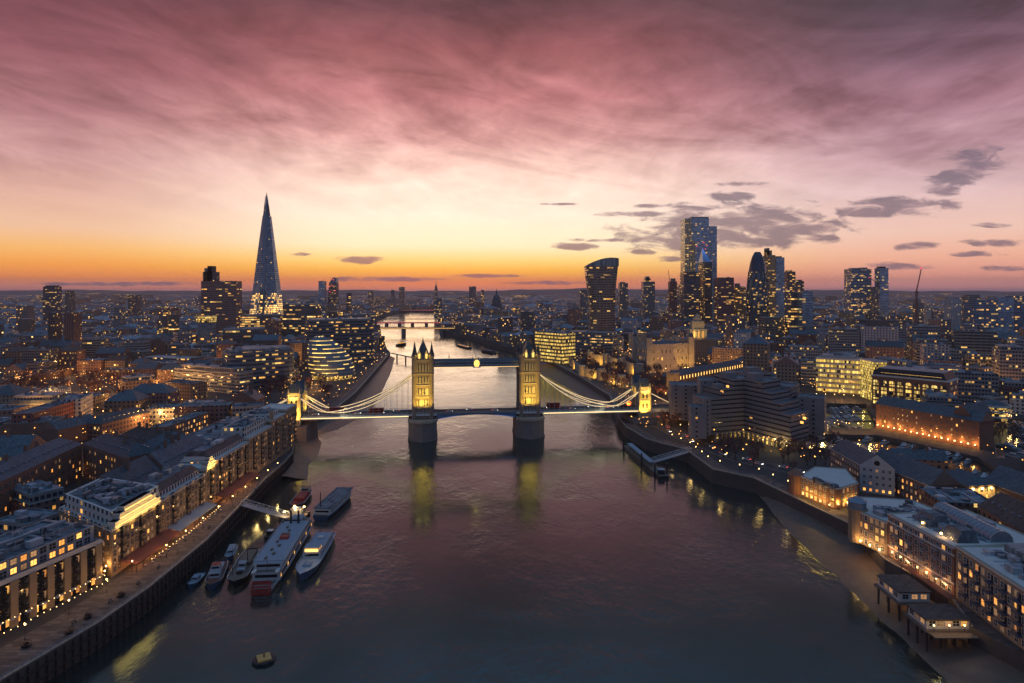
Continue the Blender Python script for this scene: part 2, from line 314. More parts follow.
# ------------------------------------------------------------------ mesh building
def area2(P): return sum(P[i][0]*P[(i+1) % len(P)][1]-P[(i+1) % len(P)][0]*P[i][1] for i in range(len(P)))
def ccw(P): return list(P) if area2(P) > 0 else list(P)[::-1]
class MB:
    def __init__(s, tint=(1, 1, 1)):
        s.v = []; s.k = {}; s.f = []; s.m = []; s.uv = []; s.t = []; s.tint = tint; s.names = []
    def mi(s, m):
        if m not in s.names: s.names.append(m)
        return s.names.index(m)
    def vi(s, p):
        k = (round(p[0], 3), round(p[1], 3), round(p[2], 3))
        i = s.k.get(k)
        if i is None: i = s.k[k] = len(s.v); s.v.append(k)
        return i
    def face(s, pts, m, uv=None):
        idx = [s.vi(p) for p in pts]
        if len(set(idx)) < len(idx):
            o = []; uo = []
            for j, i in enumerate(idx):
                if i not in o: o.append(i); uo.append(uv[j] if uv else (0, 0))
            idx = o; uv = uo
            if len(idx) < 3: return
        s.f.append(idx); s.m.append(s.mi(m)); s.uv.append(uv or [(p[0], p[1]) for p in pts][:len(idx)]); s.t.append(s.tint)
    def wall(s, A, B, z0, z1, m, u0=0.0, v0=0.0):
        L = hypot(B[0]-A[0], B[1]-A[1])
        s.face([(A[0], A[1], z0), (B[0], B[1], z0), (B[0], B[1], z1), (A[0], A[1], z1)], m, [(u0, v0), (u0+L, v0), (u0+L, v0+z1-z0), (u0, v0+z1-z0)])
        return u0+L
    def prism(s, P, z0, z1, mw, mt=None, bottom=False, u0=0.0, v0=0.0):
        P = ccw(P); u = u0
        for i in range(len(P)): u = s.wall(P[i], P[(i+1) % len(P)], z0, z1, mw, u, v0)
        if mt: s.face([(x, y, z1) for x, y in P], mt)
        if bottom: s.face([(x, y, z0) for x, y in P][::-1], mt or mw)
    def loft(s, P0, z0, P1, z1, mw, mt=None, v0=None):
        n = len(P0); u = 0
        for i in range(n):
            a, b, c, e = P0[i], P0[(i+1) % n], P1[(i+1) % n], P1[i]
            L = hypot(b[0]-a[0], b[1]-a[1]); L2 = hypot(c[0]-e[0], c[1]-e[1]); o = (L-L2)/2
            va = z0 if v0 is None else v0
            s.face([(a[0], a[1], z0), (b[0], b[1], z0), (c[0], c[1], z1), (e[0], e[1], z1)], mw, [(u, va), (u+L, va), (u+L-o, va+z1-z0), (u+o, va+z1-z0)])
            u += L
        if mt: s.face([(x, y, z1) for x, y in P1], mt)
    def box(s, x0, y0, z0, x1, y1, z1, m, mt=None):
        s.prism([(x0, y0), (x1, y0), (x1, y1), (x0, y1)], z0, z1, m, mt or m, bottom=True)
    def obox(s, cx, cy, z0, lx, ly, h, ang, m, mt=None):
        c, q = cos(ang), sin(ang)
        P = [(cx+c*a-q*b, cy+q*a+c*b) for a, b in ((-lx/2, -ly/2), (lx/2, -ly/2), (lx/2, ly/2), (-lx/2, ly/2))]
        s.prism(P, z0, z0+h, m, mt or m, bottom=True)
    def bar(s, p, q, w_, h_, m, n=4):
        p = Vector(p); q = Vector(q); dr = (q-p)
        if dr.length < 1e-4: return
        dr.normalize(); up = Vector((0, 0, 1)) if abs(dr.z) < .95 else Vector((1, 0, 0))
        a = dr.cross(up).normalized(); b = a.cross(dr).normalized()
        if n == 4: off = [a*w_/2*i+b*h_/2*j for i, j in ((-1, -1), (1, -1), (1, 1), (-1, 1))]
        else: off = [a*w_/2*cos(2*pi*k/n)+b*h_/2*sin(2*pi*k/n) for k in range(n)]
        A = [p+o for o in off]; B = [q+o for o in off]
        for k in range(n): s.face([A[k], A[(k+1) % n], B[(k+1) % n], B[k]][::-1], m)
        s.face(A, m); s.face(B[::-1], m)
    def cone(s, p, q, r0, r1, m, n=6):
        p = Vector(p); q = Vector(q); dr = (q-p).normalized(); up = Vector((0, 0, 1)) if abs(dr.z) < .95 else Vector((1, 0, 0))
        a = dr.cross(up).normalized(); b = a.cross(dr).normalized()
        A = [p+(a*cos(2*pi*k/n)+b*sin(2*pi*k/n))*r0 for k in range(n)]; B = [q+(a*cos(2*pi*k/n)+b*sin(2*pi*k/n))*max(r1, .01) for k in range(n)]
        for k in range(n): s.face([A[(k+1) % n], A[k], B[k], B[(k+1) % n]], m)
        s.face(B, m)
    def lathe(s, cx, cy, prof, n, m, top=True, sx=1.0, sy=1.0, shift=None, ph=0.0):
        R0 = max(r for r, z in prof)
        def ring(i):
            r, z = prof[i]; ox, oy = (shift[i] if shift else (0, 0))
            return [(cx+ox+r*sx*cos(2*pi*k/n+ph), cy+oy+r*sy*sin(2*pi*k/n+ph), z) for k in range(n)]
        for i in range(len(prof)-1):
            A, B = ring(i), ring(i+1)
            for k in range(n):
                j = (k+1) % n; u0 = 2*pi*R0*k/n; u1 = 2*pi*R0*(k+1)/n; v0, v1 = prof[i][1], prof[i+1][1]
                s.face([A[k], A[j], B[j], B[k]], m, [(u0, v0), (u1, v0), (u1, v1), (u0, v1)])
        if top and prof[-1][0] > .05: s.face(ring(len(prof)-1), m)
    def gable(s, P4, z, rise, mr, mw, over=.4, hip=0.0):
        """pitched roof over the quad P4 (ridge along the longer side)"""
        P = ccw(P4); d1 = hypot(P[1][0]-P[0][0], P[1][1]-P[0][1]); d2 = hypot(P[2][0]-P[1][0], P[2][1]-P[1][1])
        if d1 < d2: P = P[1:]+P[:1]; d1, d2 = d2, d1
        c = (sum(p[0] for p in P)/4, sum(p[1] for p in P)/4)
        k = 1+2*over/d2 if d2 else 1
        m1 = ((P[1][0]+P[2][0])/2, (P[1][1]+P[2][1])/2); m0 = ((P[0][0]+P[3][0])/2, (P[0][1]+P[3][1])/2)
        ex = (m1[0]-m0[0], m1[1]-m0[1]); hl = hip*d2/2/d1 if d1 else 0
        r0 = (m0[0]+ex[0]*hl, m0[1]+ex[1]*hl, z+rise); r1 = (m1[0]-ex[0]*hl, m1[1]-ex[1]*hl, z+rise)
        Q = [(c[0]+(p[0]-c[0])*(1+over/d1), c[1]+(p[1]-c[1])*(1+over/d2), z) for p in P]
        sl_ = sqrt((d2/2)**2+rise**2)
        s.face([Q[0], Q[1], r1, r0], mr, [(0, 0), (d1, 0), (d1, sl_), (0, sl_)]); s.face([Q[2], Q[3], r0, r1], mr, [(0, 0), (d1, 0), (d1, sl_), (0, sl_)])
        e = mr if hip > 0 else mw
        s.face([Q[1], Q[2], r1], e, [(0, 0), (d2, 0), (d2/2, rise)]); s.face([Q[3], Q[0], r0], e, [(0, 0), (d2, 0), (d2/2, rise)])
    def mesh(s, name, off=(0, 0, 0), smooth=False):
        me = bpy.data.meshes.new(name)
        me.from_pydata([(a-off[0], b-off[1], c-off[2]) for a, b, c in s.v], [], s.f)
        for nm in s.names: me.materials.append(MATS[nm])
        me.polygons.foreach_set('material_index', s.m)
        ul = me.uv_layers.new(name='UVMap'); flat = []; tf = []
        for u, f, t_ in zip(s.uv, s.f, s.t):
            for j in range(len(f)): flat += [u[j][0], u[j][1]]; tf += [t_[0], t_[1], t_[2], 1.0]
        ul.data.foreach_set('uv', flat)
        ca = me.color_attributes.new('tint', 'FLOAT_COLOR', 'CORNER'); ca.data.foreach_set('color', tf)
        if smooth: me.shade_smooth()
        me.update(); return me
    def build(s, name, root=None, local=False, smooth=False):
        off = (0, 0, 0) if (root is None or local) else tuple(ORIG.get(root.name, (0, 0, 0)))
        if root is not None and not local and root.parent is not None: pass
        o = bpy.data.objects.new(name, s.mesh(name, off, smooth)); COL.objects.link(o)
        if root is not None: o.parent = root; ORIG[o.name] = off
        return o
ORIG = {}
def link_mesh(name, me, loc, rz=0, root=None, sc=None):
    o = bpy.data.objects.new(name, me); COL.objects.link(o)
    off = ORIG.get(root.name, (0, 0, 0)) if root is not None else (0, 0, 0)
    o.location = (loc[0]-off[0], loc[1]-off[1], loc[2]-off[2]); o.rotation_euler = (0, 0, rz)
    if sc: o.scale = sc
    if root is not None: o.parent = root
    return o
def thing(name, loc, label, cat, group=None, rz=0):
    o = bpy.data.objects.new(name, None); o.location = loc; o.rotation_euler = (0, 0, rz); COL.objects.link(o)
    o.empty_display_size = 1; ORIG[o.name] = tuple(loc)
    tag(o, label, cat, group); return o
def tag(o, label=None, cat=None, group=None, kind=None):
    if label: o['label'] = label
    if cat: o['category'] = cat
    if group: o['group'] = group
    if kind: o['kind'] = kind
    return o
def solo(mb, name, loc, label, cat, group=None, smooth=False):
    o = bpy.data.objects.new(name, mb.mesh(name, loc, smooth)); o.location = loc; COL.objects.link(o)
    return tag(o, label, cat, group)
def structure(mb, name):
    o = mb.build(name); o['kind'] = 'structure'; return o
ORD = ['first', 'second', 'third', 'fourth', 'fifth', 'sixth', 'seventh', 'eighth', 'ninth', 'tenth', 'eleventh', 'twelfth', 'thirteenth', 'fourteenth', 'fifteenth',
       'sixteenth', 'seventeenth', 'eighteenth', 'nineteenth', 'twentieth', 'twenty-first', 'twenty-second', 'twenty-third', 'twenty-fourth', 'twenty-fifth', 'twenty-sixth', 'twenty-seventh', 'twenty-eighth', 'twenty-ninth', 'thirtieth']+['thirty-'+q for q in ('first','second','third','fourth','fifth','sixth','seventh','eighth','ninth')]+['fortieth']+['forty-'+q for q in ('first','second','third','fourth','fifth','sixth','seventh','eighth','ninth')]
def U(px, py, z=GZ):
    """where the photo's pixel meets the level z"""
    Y = F*(HC-z)/(py-HY); return ((px-512)/F*Y, Y)
def pxof(x, y, z=GZ): return (512+F*x/y, HY+F*(HC-z)/y)
def inside(p, P):
    c = False; j = len(P)-1
    for i in range(len(P)):
        if (P[i][1] > p[1]) != (P[j][1] > p[1]) and p[0] < (P[j][0]-P[i][0])*(p[1]-P[i][1])/(P[j][1]-P[i][1])+P[i][0]: c = not c
        j = i
    return c
TAKEN = []          # footprints no fill building may touch
def take(P): TAKEN.append((min(p[0] for p in P), max(p[0] for p in P), min(p[1] for p in P), max(p[1] for p in P), list(P)))
def rect(A, B, depth):
    """quad from the front edge A-B going away from the camera"""
    dxx, dyy = B[0]-A[0], B[1]-A[1]; L = hypot(dxx, dyy); nx, ny = -dyy/L, dxx/L
    mx_, my_ = (A[0]+B[0])/2, (A[1]+B[1])/2
    if nx*mx_+ny*my_ < 0: nx, ny = -nx, -ny
    return [A, B, (B[0]+nx*depth, B[1]+ny*depth), (A[0]+nx*depth, A[1]+ny*depth)]
def lerp(a, b, t_): return (a[0]+(b[0]-a[0])*t_, a[1]+(b[1]-a[1])*t_)
def inset(P, k):
    c = (sum(p[0] for p in P)/len(P), sum(p[1] for p in P)/len(P)); return [lerp(c, p, k) for p in P]
# ------------------------------------------------------------------ river, banks, ground
LB = [(-150,-400),(-140,60),(-133,150),(-133.4,167.4),(-126.6,196.6),(-124.3,219.8),(-124.4,261),(-128.4,302),(-132.6,343.6),(-134.5,378),(-137,400),(-146,432),(-157,455),(-160,490),(-152,540),
      (-151,553),(-155,634),(-175,830),(-197,1036),(-212,1090),(-262,1305),(-344,1632),(-436,2040),(-490,2331),(-520,2560),(-560,3200)]
RB = [(170,-400),(160,60),(150,150),(143,180),(139,194),(146,214),(141,242),(145,262),(147,279),(139,312),(131,347),(114,364),(111,410),(100,424),(92,438),(85,475),(84.5,510),(90,560),(94,620),(91,643),(81,742),
      (64,859),(49,960),(13.6,1088),(-22,1187),(-93,1419),(-179,1592),(-236,2040),(-292,2511),(-323,2720),(-400,3300)]
basins = [[U(*p) for p in B] for B in (
    [(806,403),(866,404),(877,424),(870,429),(806,427)],
    [(806,434),(878,435),(978,457),(1001,472),(1001,488),(966,491),(930,470),(862,452),(806,448)],
    [(992,418),(1045,418),(1050,458),(996,458)])]
river_poly = LB + RB[::-1]
outer = [(-15000,-400)] + LB + RB[::-1] + [(15000,-400), (15000,13500), (-15000,13500)]
allp = [outer] + basins
tri = tessellate_polygon([[Vector((x, y, 0)) for x, y in P] for P in allp])
flat = [p for P in allp for p in P]
g = MB()
for a, b_, c in tri:
    T = [flat[a], flat[b_], flat[c]]; T = ccw(T); g.face([(x, y, GZ) for x, y in T], 'asphalt')
structure(g, 'ground')
g = MB()
def skirt(P, z0, z1, m, closed=False):
    for i in range(len(P)-(0 if closed else 1)):
        a, b_ = P[i], P[(i+1) % len(P)]; g.face([(a[0], a[1], z0), (b_[0], b_[1], z0), (b_[0], b_[1], z1), (a[0], a[1], z1)], m)
skirt(LB, -2, GZ, 'quay_stone'); skirt(RB, -2, GZ, 'quay_stone')
for B in basins: skirt(B, 3, GZ, 'quay_stone', True)
structure(g, 'embankment')
g = MB(); g.face([(-2500, -400, 0), (2500, -400, 0), (2500, 3400, 0), (-2500, 3400, 0)], 'river'); structure(g, 'river')
for B in basins:
    g = MB(); g.face([(x, y, 5.4) for x, y in ccw(B)], 'river'); structure(g, 'dock_water')
# coping kerb + promenade paving
def strip(P, w_, side, z, m, mb, h=None):
    """ribbon of width w_ beside the polyline P"""
    N = []
    for i in range(len(P)):
        a = P[max(i-1, 0)]; b_ = P[min(i+1, len(P)-1)]; L = hypot(b_[0]-a[0], b_[1]-a[1]); N.append((-(b_[1]-a[1])/L*side, (b_[0]-a[0])/L*side))
    Q = [(p[0]+n_[0]*w_, p[1]+n_[1]*w_) for p, n_ in zip(P, N)]
    for i in range(len(P)-1):
        q = [P[i], P[i+1], Q[i+1], Q[i]]
        if h: mb.prism(q, z, z+h, m, m)
        else: mb.face([(x, y, z) for x, y in ccw(q)], m)
    return Q
g = MB()
strip(LB[2:13], 15.5, 1, GZ+.004, 'paving', g); strip(RB[2:17], 9, -1, GZ+.004, 'paving', g)
strip(LB[14:19], 9, 1, GZ+.004, 'paving', g); strip(RB[16:23], 9, -1, GZ+.004, 'paving', g)
structure(g, 'promenade')
def parapet(P, side, name, label):
    mb = MB(); strip(P, .7, side, GZ, 'stone', mb, .35)
    o = thing(name, (P[0][0], P[0][1], GZ), label, 'railing'); mb.build('kerb', o)
    mb = MB(); step = 2.5
    for i in range(len(P)-1):
        a, b_ = P[i], P[i+1]; L = hypot(b_[0]-a[0], b_[1]-a[1]); n_ = max(1, int(L/step))
        for k in range(n_):
            q = lerp(a, b_, k/n_); mb.bar((q[0]-.3*side*0, q[1], GZ+.35), (q[0], q[1], GZ+1.35), .07, .07, 'dark_metal')
        for z in (.75, 1.05, 1.35): mb.bar((a[0], a[1], GZ+z), (b_[0], b_[1], GZ+z), .07, .07, 'plant_metal')
    mb.build('rail', o)
parapet(LB[2:12], 1, 'railing', 'metal railing along the left quay edge above timber fenders')
parapet(RB[4:13], -1, 'railing', 'metal railing along the right bank in front of the brick wharves')
parapet(RB[12:17], -1, 'railing', 'railing on the river wall in front of the stepped concrete hotel')
g = MB(); strip(LB[15:20], 1.0, 1, GZ, 'stone', g, 1.1); solo(g, 'river_wall', (-155, 634, GZ), 'pale stone river wall along the park beside the glass egg building', 'wall')
g = MB(); strip(RB[17:23], 1.0, -1, GZ, 'stone', g, 1.1); solo(g, 'river_wall', (91, 643, GZ), 'long curved stone river wall in front of the floodlit castle', 'wall')
# timber fender piles under the left quay: one thing per stretch
tot = 0
o = thing('quay_fender', (-126, 220, 0), 'dark timber fender piles lining the left quay wall down to the water', 'fender'); tag(o, group=None)
pm = MB(); pm.bar((0, 0, -1), (0, 0, GZ-.4), .45, .45, 'bark'); pme = pm.mesh('pile', (0, 0, 0))
for i in range(2, 10):
    a, b_ = LB[i], LB[i+1]; L = hypot(b_[0]-a[0], b_[1]-a[1]); n_ = int(L/2.6)
    for k in range(n_):
        if tot >= 98: break
        q = lerp(a, b_, (k+.5)/n_); link_mesh('pile', pme, (q[0]+.45, q[1], 0), 0, o); tot += 1
mb = MB()
for i in range(2, 10):
    a, b_ = LB[i], LB[i+1]
    for z in (2.5, 5.5): mb.bar((a[0]+.8, a[1], z), (b_[0]+.8, b_[1], z), .3, .35, 'bark')
mb.build('waling', o)
# mud foreshores
def shore(water_edge, wall, name):
    mb = MB(); n_ = 24
    def samp(P, t_):
        L = [0]
        for i in range(len(P)-1): L.append(L[-1]+hypot(P[i+1][0]-P[i][0], P[i+1][1]-P[i][1]))
        s_ = t_*L[-1]
        for i in range(len(P)-1):
            if s_ <= L[i+1] or i == len(P)-2: return lerp(P[i], P[i+1], (s_-L[i])/max(L[i+1]-L[i], 1e-6))
    rr = random.Random(3); prev = None
    for k in range(n_+1):
        a = samp(water_edge, k/n_); b_ = samp(wall, k/n_); row = []
        for j in range(6):
            q = lerp(a, b_, j/5); row.append((q[0]+rr.uniform(-.6, .6)*(0 < j < 5), q[1]+rr.uniform(-.6, .6), [-.12, .35, .9, 1.5, 2.1, 2.8][j]+(rr.uniform(-.15, .15) if 0 < j else 0)))
        if prev:
            for j in range(5): mb.face([prev[j], prev[j+1], row[j+1], row[j]], 'mud')
        prev = row
    o = mb.build(name, smooth=True); o['kind'] = 'structure'
def U0(px, py): return U(px, py, 0)
shore([U0(752,489),U0(766,505),U0(779,524),U0(812,558),U0(824,567),U0(878,620),U0(945,683),(118,150)], [(134,341),(139,312),(147,279),(145,262),(141,242),(146,214),(139,194),(143,180),(150,150)], 'foreshore')
shore([(-118,372),U0(306,470),U0(326,446),U0(313,431),(-140,480),(-128,560),(-133,640),(-160,850),(-190,1040)], [(-134.5,370),(-137,400),(-146,432),(-157,455),(-160,490),(-151,553),(-155,634),(-175,830),(-197,1040)], 'foreshore')
shore([(88,600),(74,660),(52,760),(32,870),(30,960),(14,1080)], [(94,600),(91,643),(81,742),(64,859),(49,960),(13.6,1088)], 'foreshore')
# low hills on the horizon
g = MB(); rr = random.Random(5); N = 160; prev = None
for k in range(N+1):
    a = radians(-58+116*k/N); q = math.degrees(a)
    h = 100+10*sin(q*.31)+7*sin(q*.9+1)+4*sin(q*2.3)+30*math.exp(-((q-8)/6)**2)+12*math.exp(-((q-14)/9)**2)+rr.uniform(-2, 2)
    row = [(sin(a)*r, cos(a)*r, z) for r, z in ((10500, GZ-.5), (11600, h*.55), (12600, h), (13300, h*.6), (13400, 0))]
    if prev:
        for j in range(4): g.face([prev[j], row[j], row[j+1], prev[j+1]], 'hill')
    prev = row
o = g.build('hills', smooth=True); o['kind'] = 'structure'

# roads with kerbs and lane marks
def road(P, w_, name, marks=True, z=GZ):
    mb = MB(); N = []
    for i in range(len(P)):
        a = P[max(i-1, 0)]; b_ = P[min(i+1, len(P)-1)]; L = hypot(b_[0]-a[0], b_[1]-a[1]); N.append((-(b_[1]-a[1])/L, (b_[0]-a[0])/L))
    off = lambda k, i: (P[i][0]+N[i][0]*k, P[i][1]+N[i][1]*k)
    for i in range(len(P)-1):
        mb.face([(*off(w_/2, i), z+.008), (*off(w_/2, i+1), z+.008), (*off(-w_/2, i+1), z+.008), (*off(-w_/2, i), z+.008)][::-1], 'asphalt')
        for s_ in (-1, 1):
            mb.prism([off(s_*w_/2, i), off(s_*w_/2, i+1), off(s_*(w_/2+2.5), i+1), off(s_*(w_/2+2.5), i)], z+.006, z+.13, 'stone', 'paving')
        if marks:
            L = hypot(P[i+1][0]-P[i][0], P[i+1][1]-P[i][1]); n_ = int(L/6)
            for k in range(n_):
                a = lerp(P[i], P[i+1], (k+.2)/n_); b_ = lerp(P[i], P[i+1], (k+.65)/n_); nx, ny = N[i][0]*.1, N[i][1]*.1
                mb.face([(a[0]-nx, a[1]-ny, z+.012), (b_[0]-nx, b_[1]-ny, z+.012), (b_[0]+nx, b_[1]+ny, z+.012), (a[0]+nx, a[1]+ny, z+.012)], 'white_trim')
    o = mb.build(name); o['kind'] = 'structure'
ROADS = {'road': [[U(657,404),U(653,414),U(660,425),U(676,434),U(700,444)],
                  [U(700,444),U(735,458),U(770,466),U(812,474)],
                  [(-172,470),(-200,430),(-260,400),(-330,330),(-420,290)],
                  [U(905,352),U(899,338),U(893,326)],
                  [(-240,560),(-330,600),(-470,640),(-620,760)]]}
for P in ROADS['road']: road(P, 8, 'road')
NOBUILD = []
for P in ROADS['road']:
    for i in range(len(P)-1):
        a, b_ = P[i], P[i+1]; L = hypot(b_[0]-a[0], b_[1]-a[1]); nx, ny = -(b_[1]-a[1])/L*9, (b_[0]-a[0])/L*9
        NOBUILD.append([(a[0]+nx, a[1]+ny), (b_[0]+nx, b_[1]+ny), (b_[0]-nx, b_[1]-ny), (a[0]-nx, a[1]-ny)])

# ------------------------------------------------------------------ shared small meshes
def win_mesh(w_, h_, lit, arch=False, trim='white_trim'):
    mb = MB(); t_ = .14
    mb.face([(-w_/2, -.04, 0), (w_/2, -.04, 0), (w_/2, -.04, h_), (-w_/2, -.04, h_)], lit or 'black_glass')
    mb.box(-w_/2-t_, -.16, -.12, w_/2+t_, .02, 0, trim); mb.box(-w_/2-t_, -.12, h_, w_/2+t_, .02, h_+.16, trim)
    for s_ in (-1, 1): mb.box(min(s_*w_/2, s_*(w_/2+t_)), -.12, 0, max(s_*w_/2, s_*(w_/2+t_)), .02, h_, trim)
    mb.box(-.04, -.08, 0, .04, -.03, h_, 'white_trim'); mb.box(-w_/2, -.08, h_*.5-.04, -.045, -.03, h_*.5+.04, 'white_trim'); mb.box(.045, -.08, h_*.5-.04, w_/2, -.03, h_*.5+.04, 'white_trim')
    return mb.mesh('window', (0, 0, 0))
WM = {}
def wmesh(w_, h_, lit, trim):
    k = (w_, h_, lit, trim)
    if k not in WM: WM[k] = win_mesh(w_, h_, lit, trim=trim)
    return WM[k]
def balc_mesh(w_, d_=1.4, m='dark_metal'):
    k = ('b', w_, d_, m)
    if k not in WM:
        mb = MB(); mb.box(-w_/2, -d_, -.15, w_/2, 0, 0, m)
        for z in (.5, 1.0): mb.bar((-w_/2, -d_, z), (w_/2, -d_, z), .07, .07, m); mb.bar((-w_/2, -d_, z), (-w_/2, 0, z), .07, .07, m); mb.bar((w_/2, -d_, z), (w_/2, 0, z), .07, .07, m)
        x = -w_/2
        while x <= w_/2+.01: mb.bar((x, -d_, 0), (x, -d_, 1.0), .05, .05, m); x += w_/6
        mb.face([(-w_/2+.3, -.05, 0), (w_/2-.3, -.05, 0), (w_/2-.3, -.05, 2.3), (-w_/2+.3, -.05, 2.3)], 'black_glass')
        WM[k] = mb.mesh('balcony', (0, 0, 0))
    return WM[k]
def merge_into(mb, me, loc, rz):
    c, s_ = cos(rz), sin(rz)
    for p_ in me.polygons:
        mb.face([(loc[0]+c*me.vertices[i].co.x-s_*me.vertices[i].co.y, loc[1]+s_*me.vertices[i].co.x+c*me.vertices[i].co.y, loc[2]+me.vertices[i].co.z) for i in p_.vertices],
                me.materials[p_.material_index].name)
def win_rows(root, A, B, z0, cols, rows, fh, w_=1.3, h_=1.7, litp=.15, trim='white_trim', sill=.9, pad=1.2, skip=None, lits=('window_lit', 'window_amber'), seed=1, cap=100, litrows=None):
    """windows of one wall, A-B counter-clockwise seen from above (outside on the right)"""
    L = hypot(B[0]-A[0], B[1]-A[1]); rz = atan2(B[1]-A[1], B[0]-A[0]); rr = random.Random(seed); items = []
    for r_ in range(rows):
        for c in range(cols):
            if skip and skip(c, r_): continue
            s_ = pad+(L-2*pad)*(c+.5)/cols; q = lerp(A, B, s_/L)
            pl = litp if litrows is None or r_ not in litrows else litrows[r_]
            items.append((hypot(q[0], q[1]), q, z0+fh*r_+sill, rr.choice(lits) if rr.random() < pl else rr.choice(('black_glass', 'black_glass', 'blue_glass', 'window_dim'))))
    items.sort(key=lambda i: i[0])
    used = root.get('_nw', 0)
    rest = MB()
    for i, (d_, q, z, lit) in enumerate(items):
        me = wmesh(w_, h_, lit, trim)
        if used < cap: link_mesh('window', me, (q[0], q[1], z), rz, root); used += 1
        else: merge_into(rest, me, (q[0], q[1], z), rz)
    root['_nw'] = used
    if rest.f: o = rest.build('window_rows', root); o['kind'] = 'stuff'
def balconies(root, A, B, z0, at, rows, fh, w_=2.6, m='dark_metal', d_=1.4):
    rz = atan2(B[1]-A[1], B[0]-A[0])
    for t_ in at:
        q = lerp(A, B, t_)
        for r_ in rows: link_mesh('balcony', balc_mesh(w_, d_, m), (q[0], q[1], z0+fh*r_+.3), rz, root)
def edges(P):
    P = ccw(P); out = []
    for i in range(len(P)):
        a, b_ = P[i], P[(i+1) % len(P)]; nx, ny = b_[1]-a[1], -(b_[0]-a[0]); mx_, my_ = (a[0]+b_[0])/2, (a[1]+b_[1])/2
        if nx*(0-mx_)+ny*(0-my_) > 0: out.append((a, b_))
    return out
def walls_flat(P, z0, z1, m, trim='stone', par=.7, k=.955, u0=0.0):
    """wall mesh with a parapet round a sunk roof"""
    mb = MB(); P = ccw(P); Q = inset(P, k); mb.prism(P, z0, z1, m, None, u0=u0)
    for i in range(len(P)):
        j = (i+1) % len(P); mb.face([(*P[i], z1), (*P[j], z1), (*Q[j], z1), (*Q[i], z1)], trim)
        mb.face([(*Q[i], z1), (*Q[j], z1), (*Q[j], z1-par), (*Q[i], z1-par)], trim)
    return mb, Q
def roof_kit(P, z, rr, n_=4, tint=(1, 1, 1), big=1.0):
    """plant boxes, ducts and rails on a flat roof"""
    mb = MB(tint); Q = inset(P, .75); ang = atan2(P[1][1]-P[0][1], P[1][0]-P[0][0]); L = hypot(P[1][0]-P[0][0], P[1][1]-P[0][1])
    for i in range(n_):
        s_, t_ = rr.random(), rr.random(); a = lerp(Q[0], Q[1], s_); b_ = lerp(Q[3], Q[2], s_) if len(Q) > 3 else Q[2]; q = lerp(a, b_, t_)
        mb.tint = tuple(rr.uniform(.6, 1.5) for _ in range(1))*3
        mb.obox(q[0], q[1], z+.01*i, rr.uniform(1.2, 5)*big, rr.uniform(1, 3.4)*big, rr.uniform(.8, 2.6), ang, rr.choice(('plant_metal', 'zinc', 'flat_roof')))
    for i in range(n_//3):
        s_ = rr.random(); a = lerp(Q[0], Q[1], s_); b_ = lerp(Q[3], Q[2], s_); mb.bar((*a, z+.6), (*lerp(a, b_, .8), z+.6), .5, .5, 'plant_metal')
    return mb
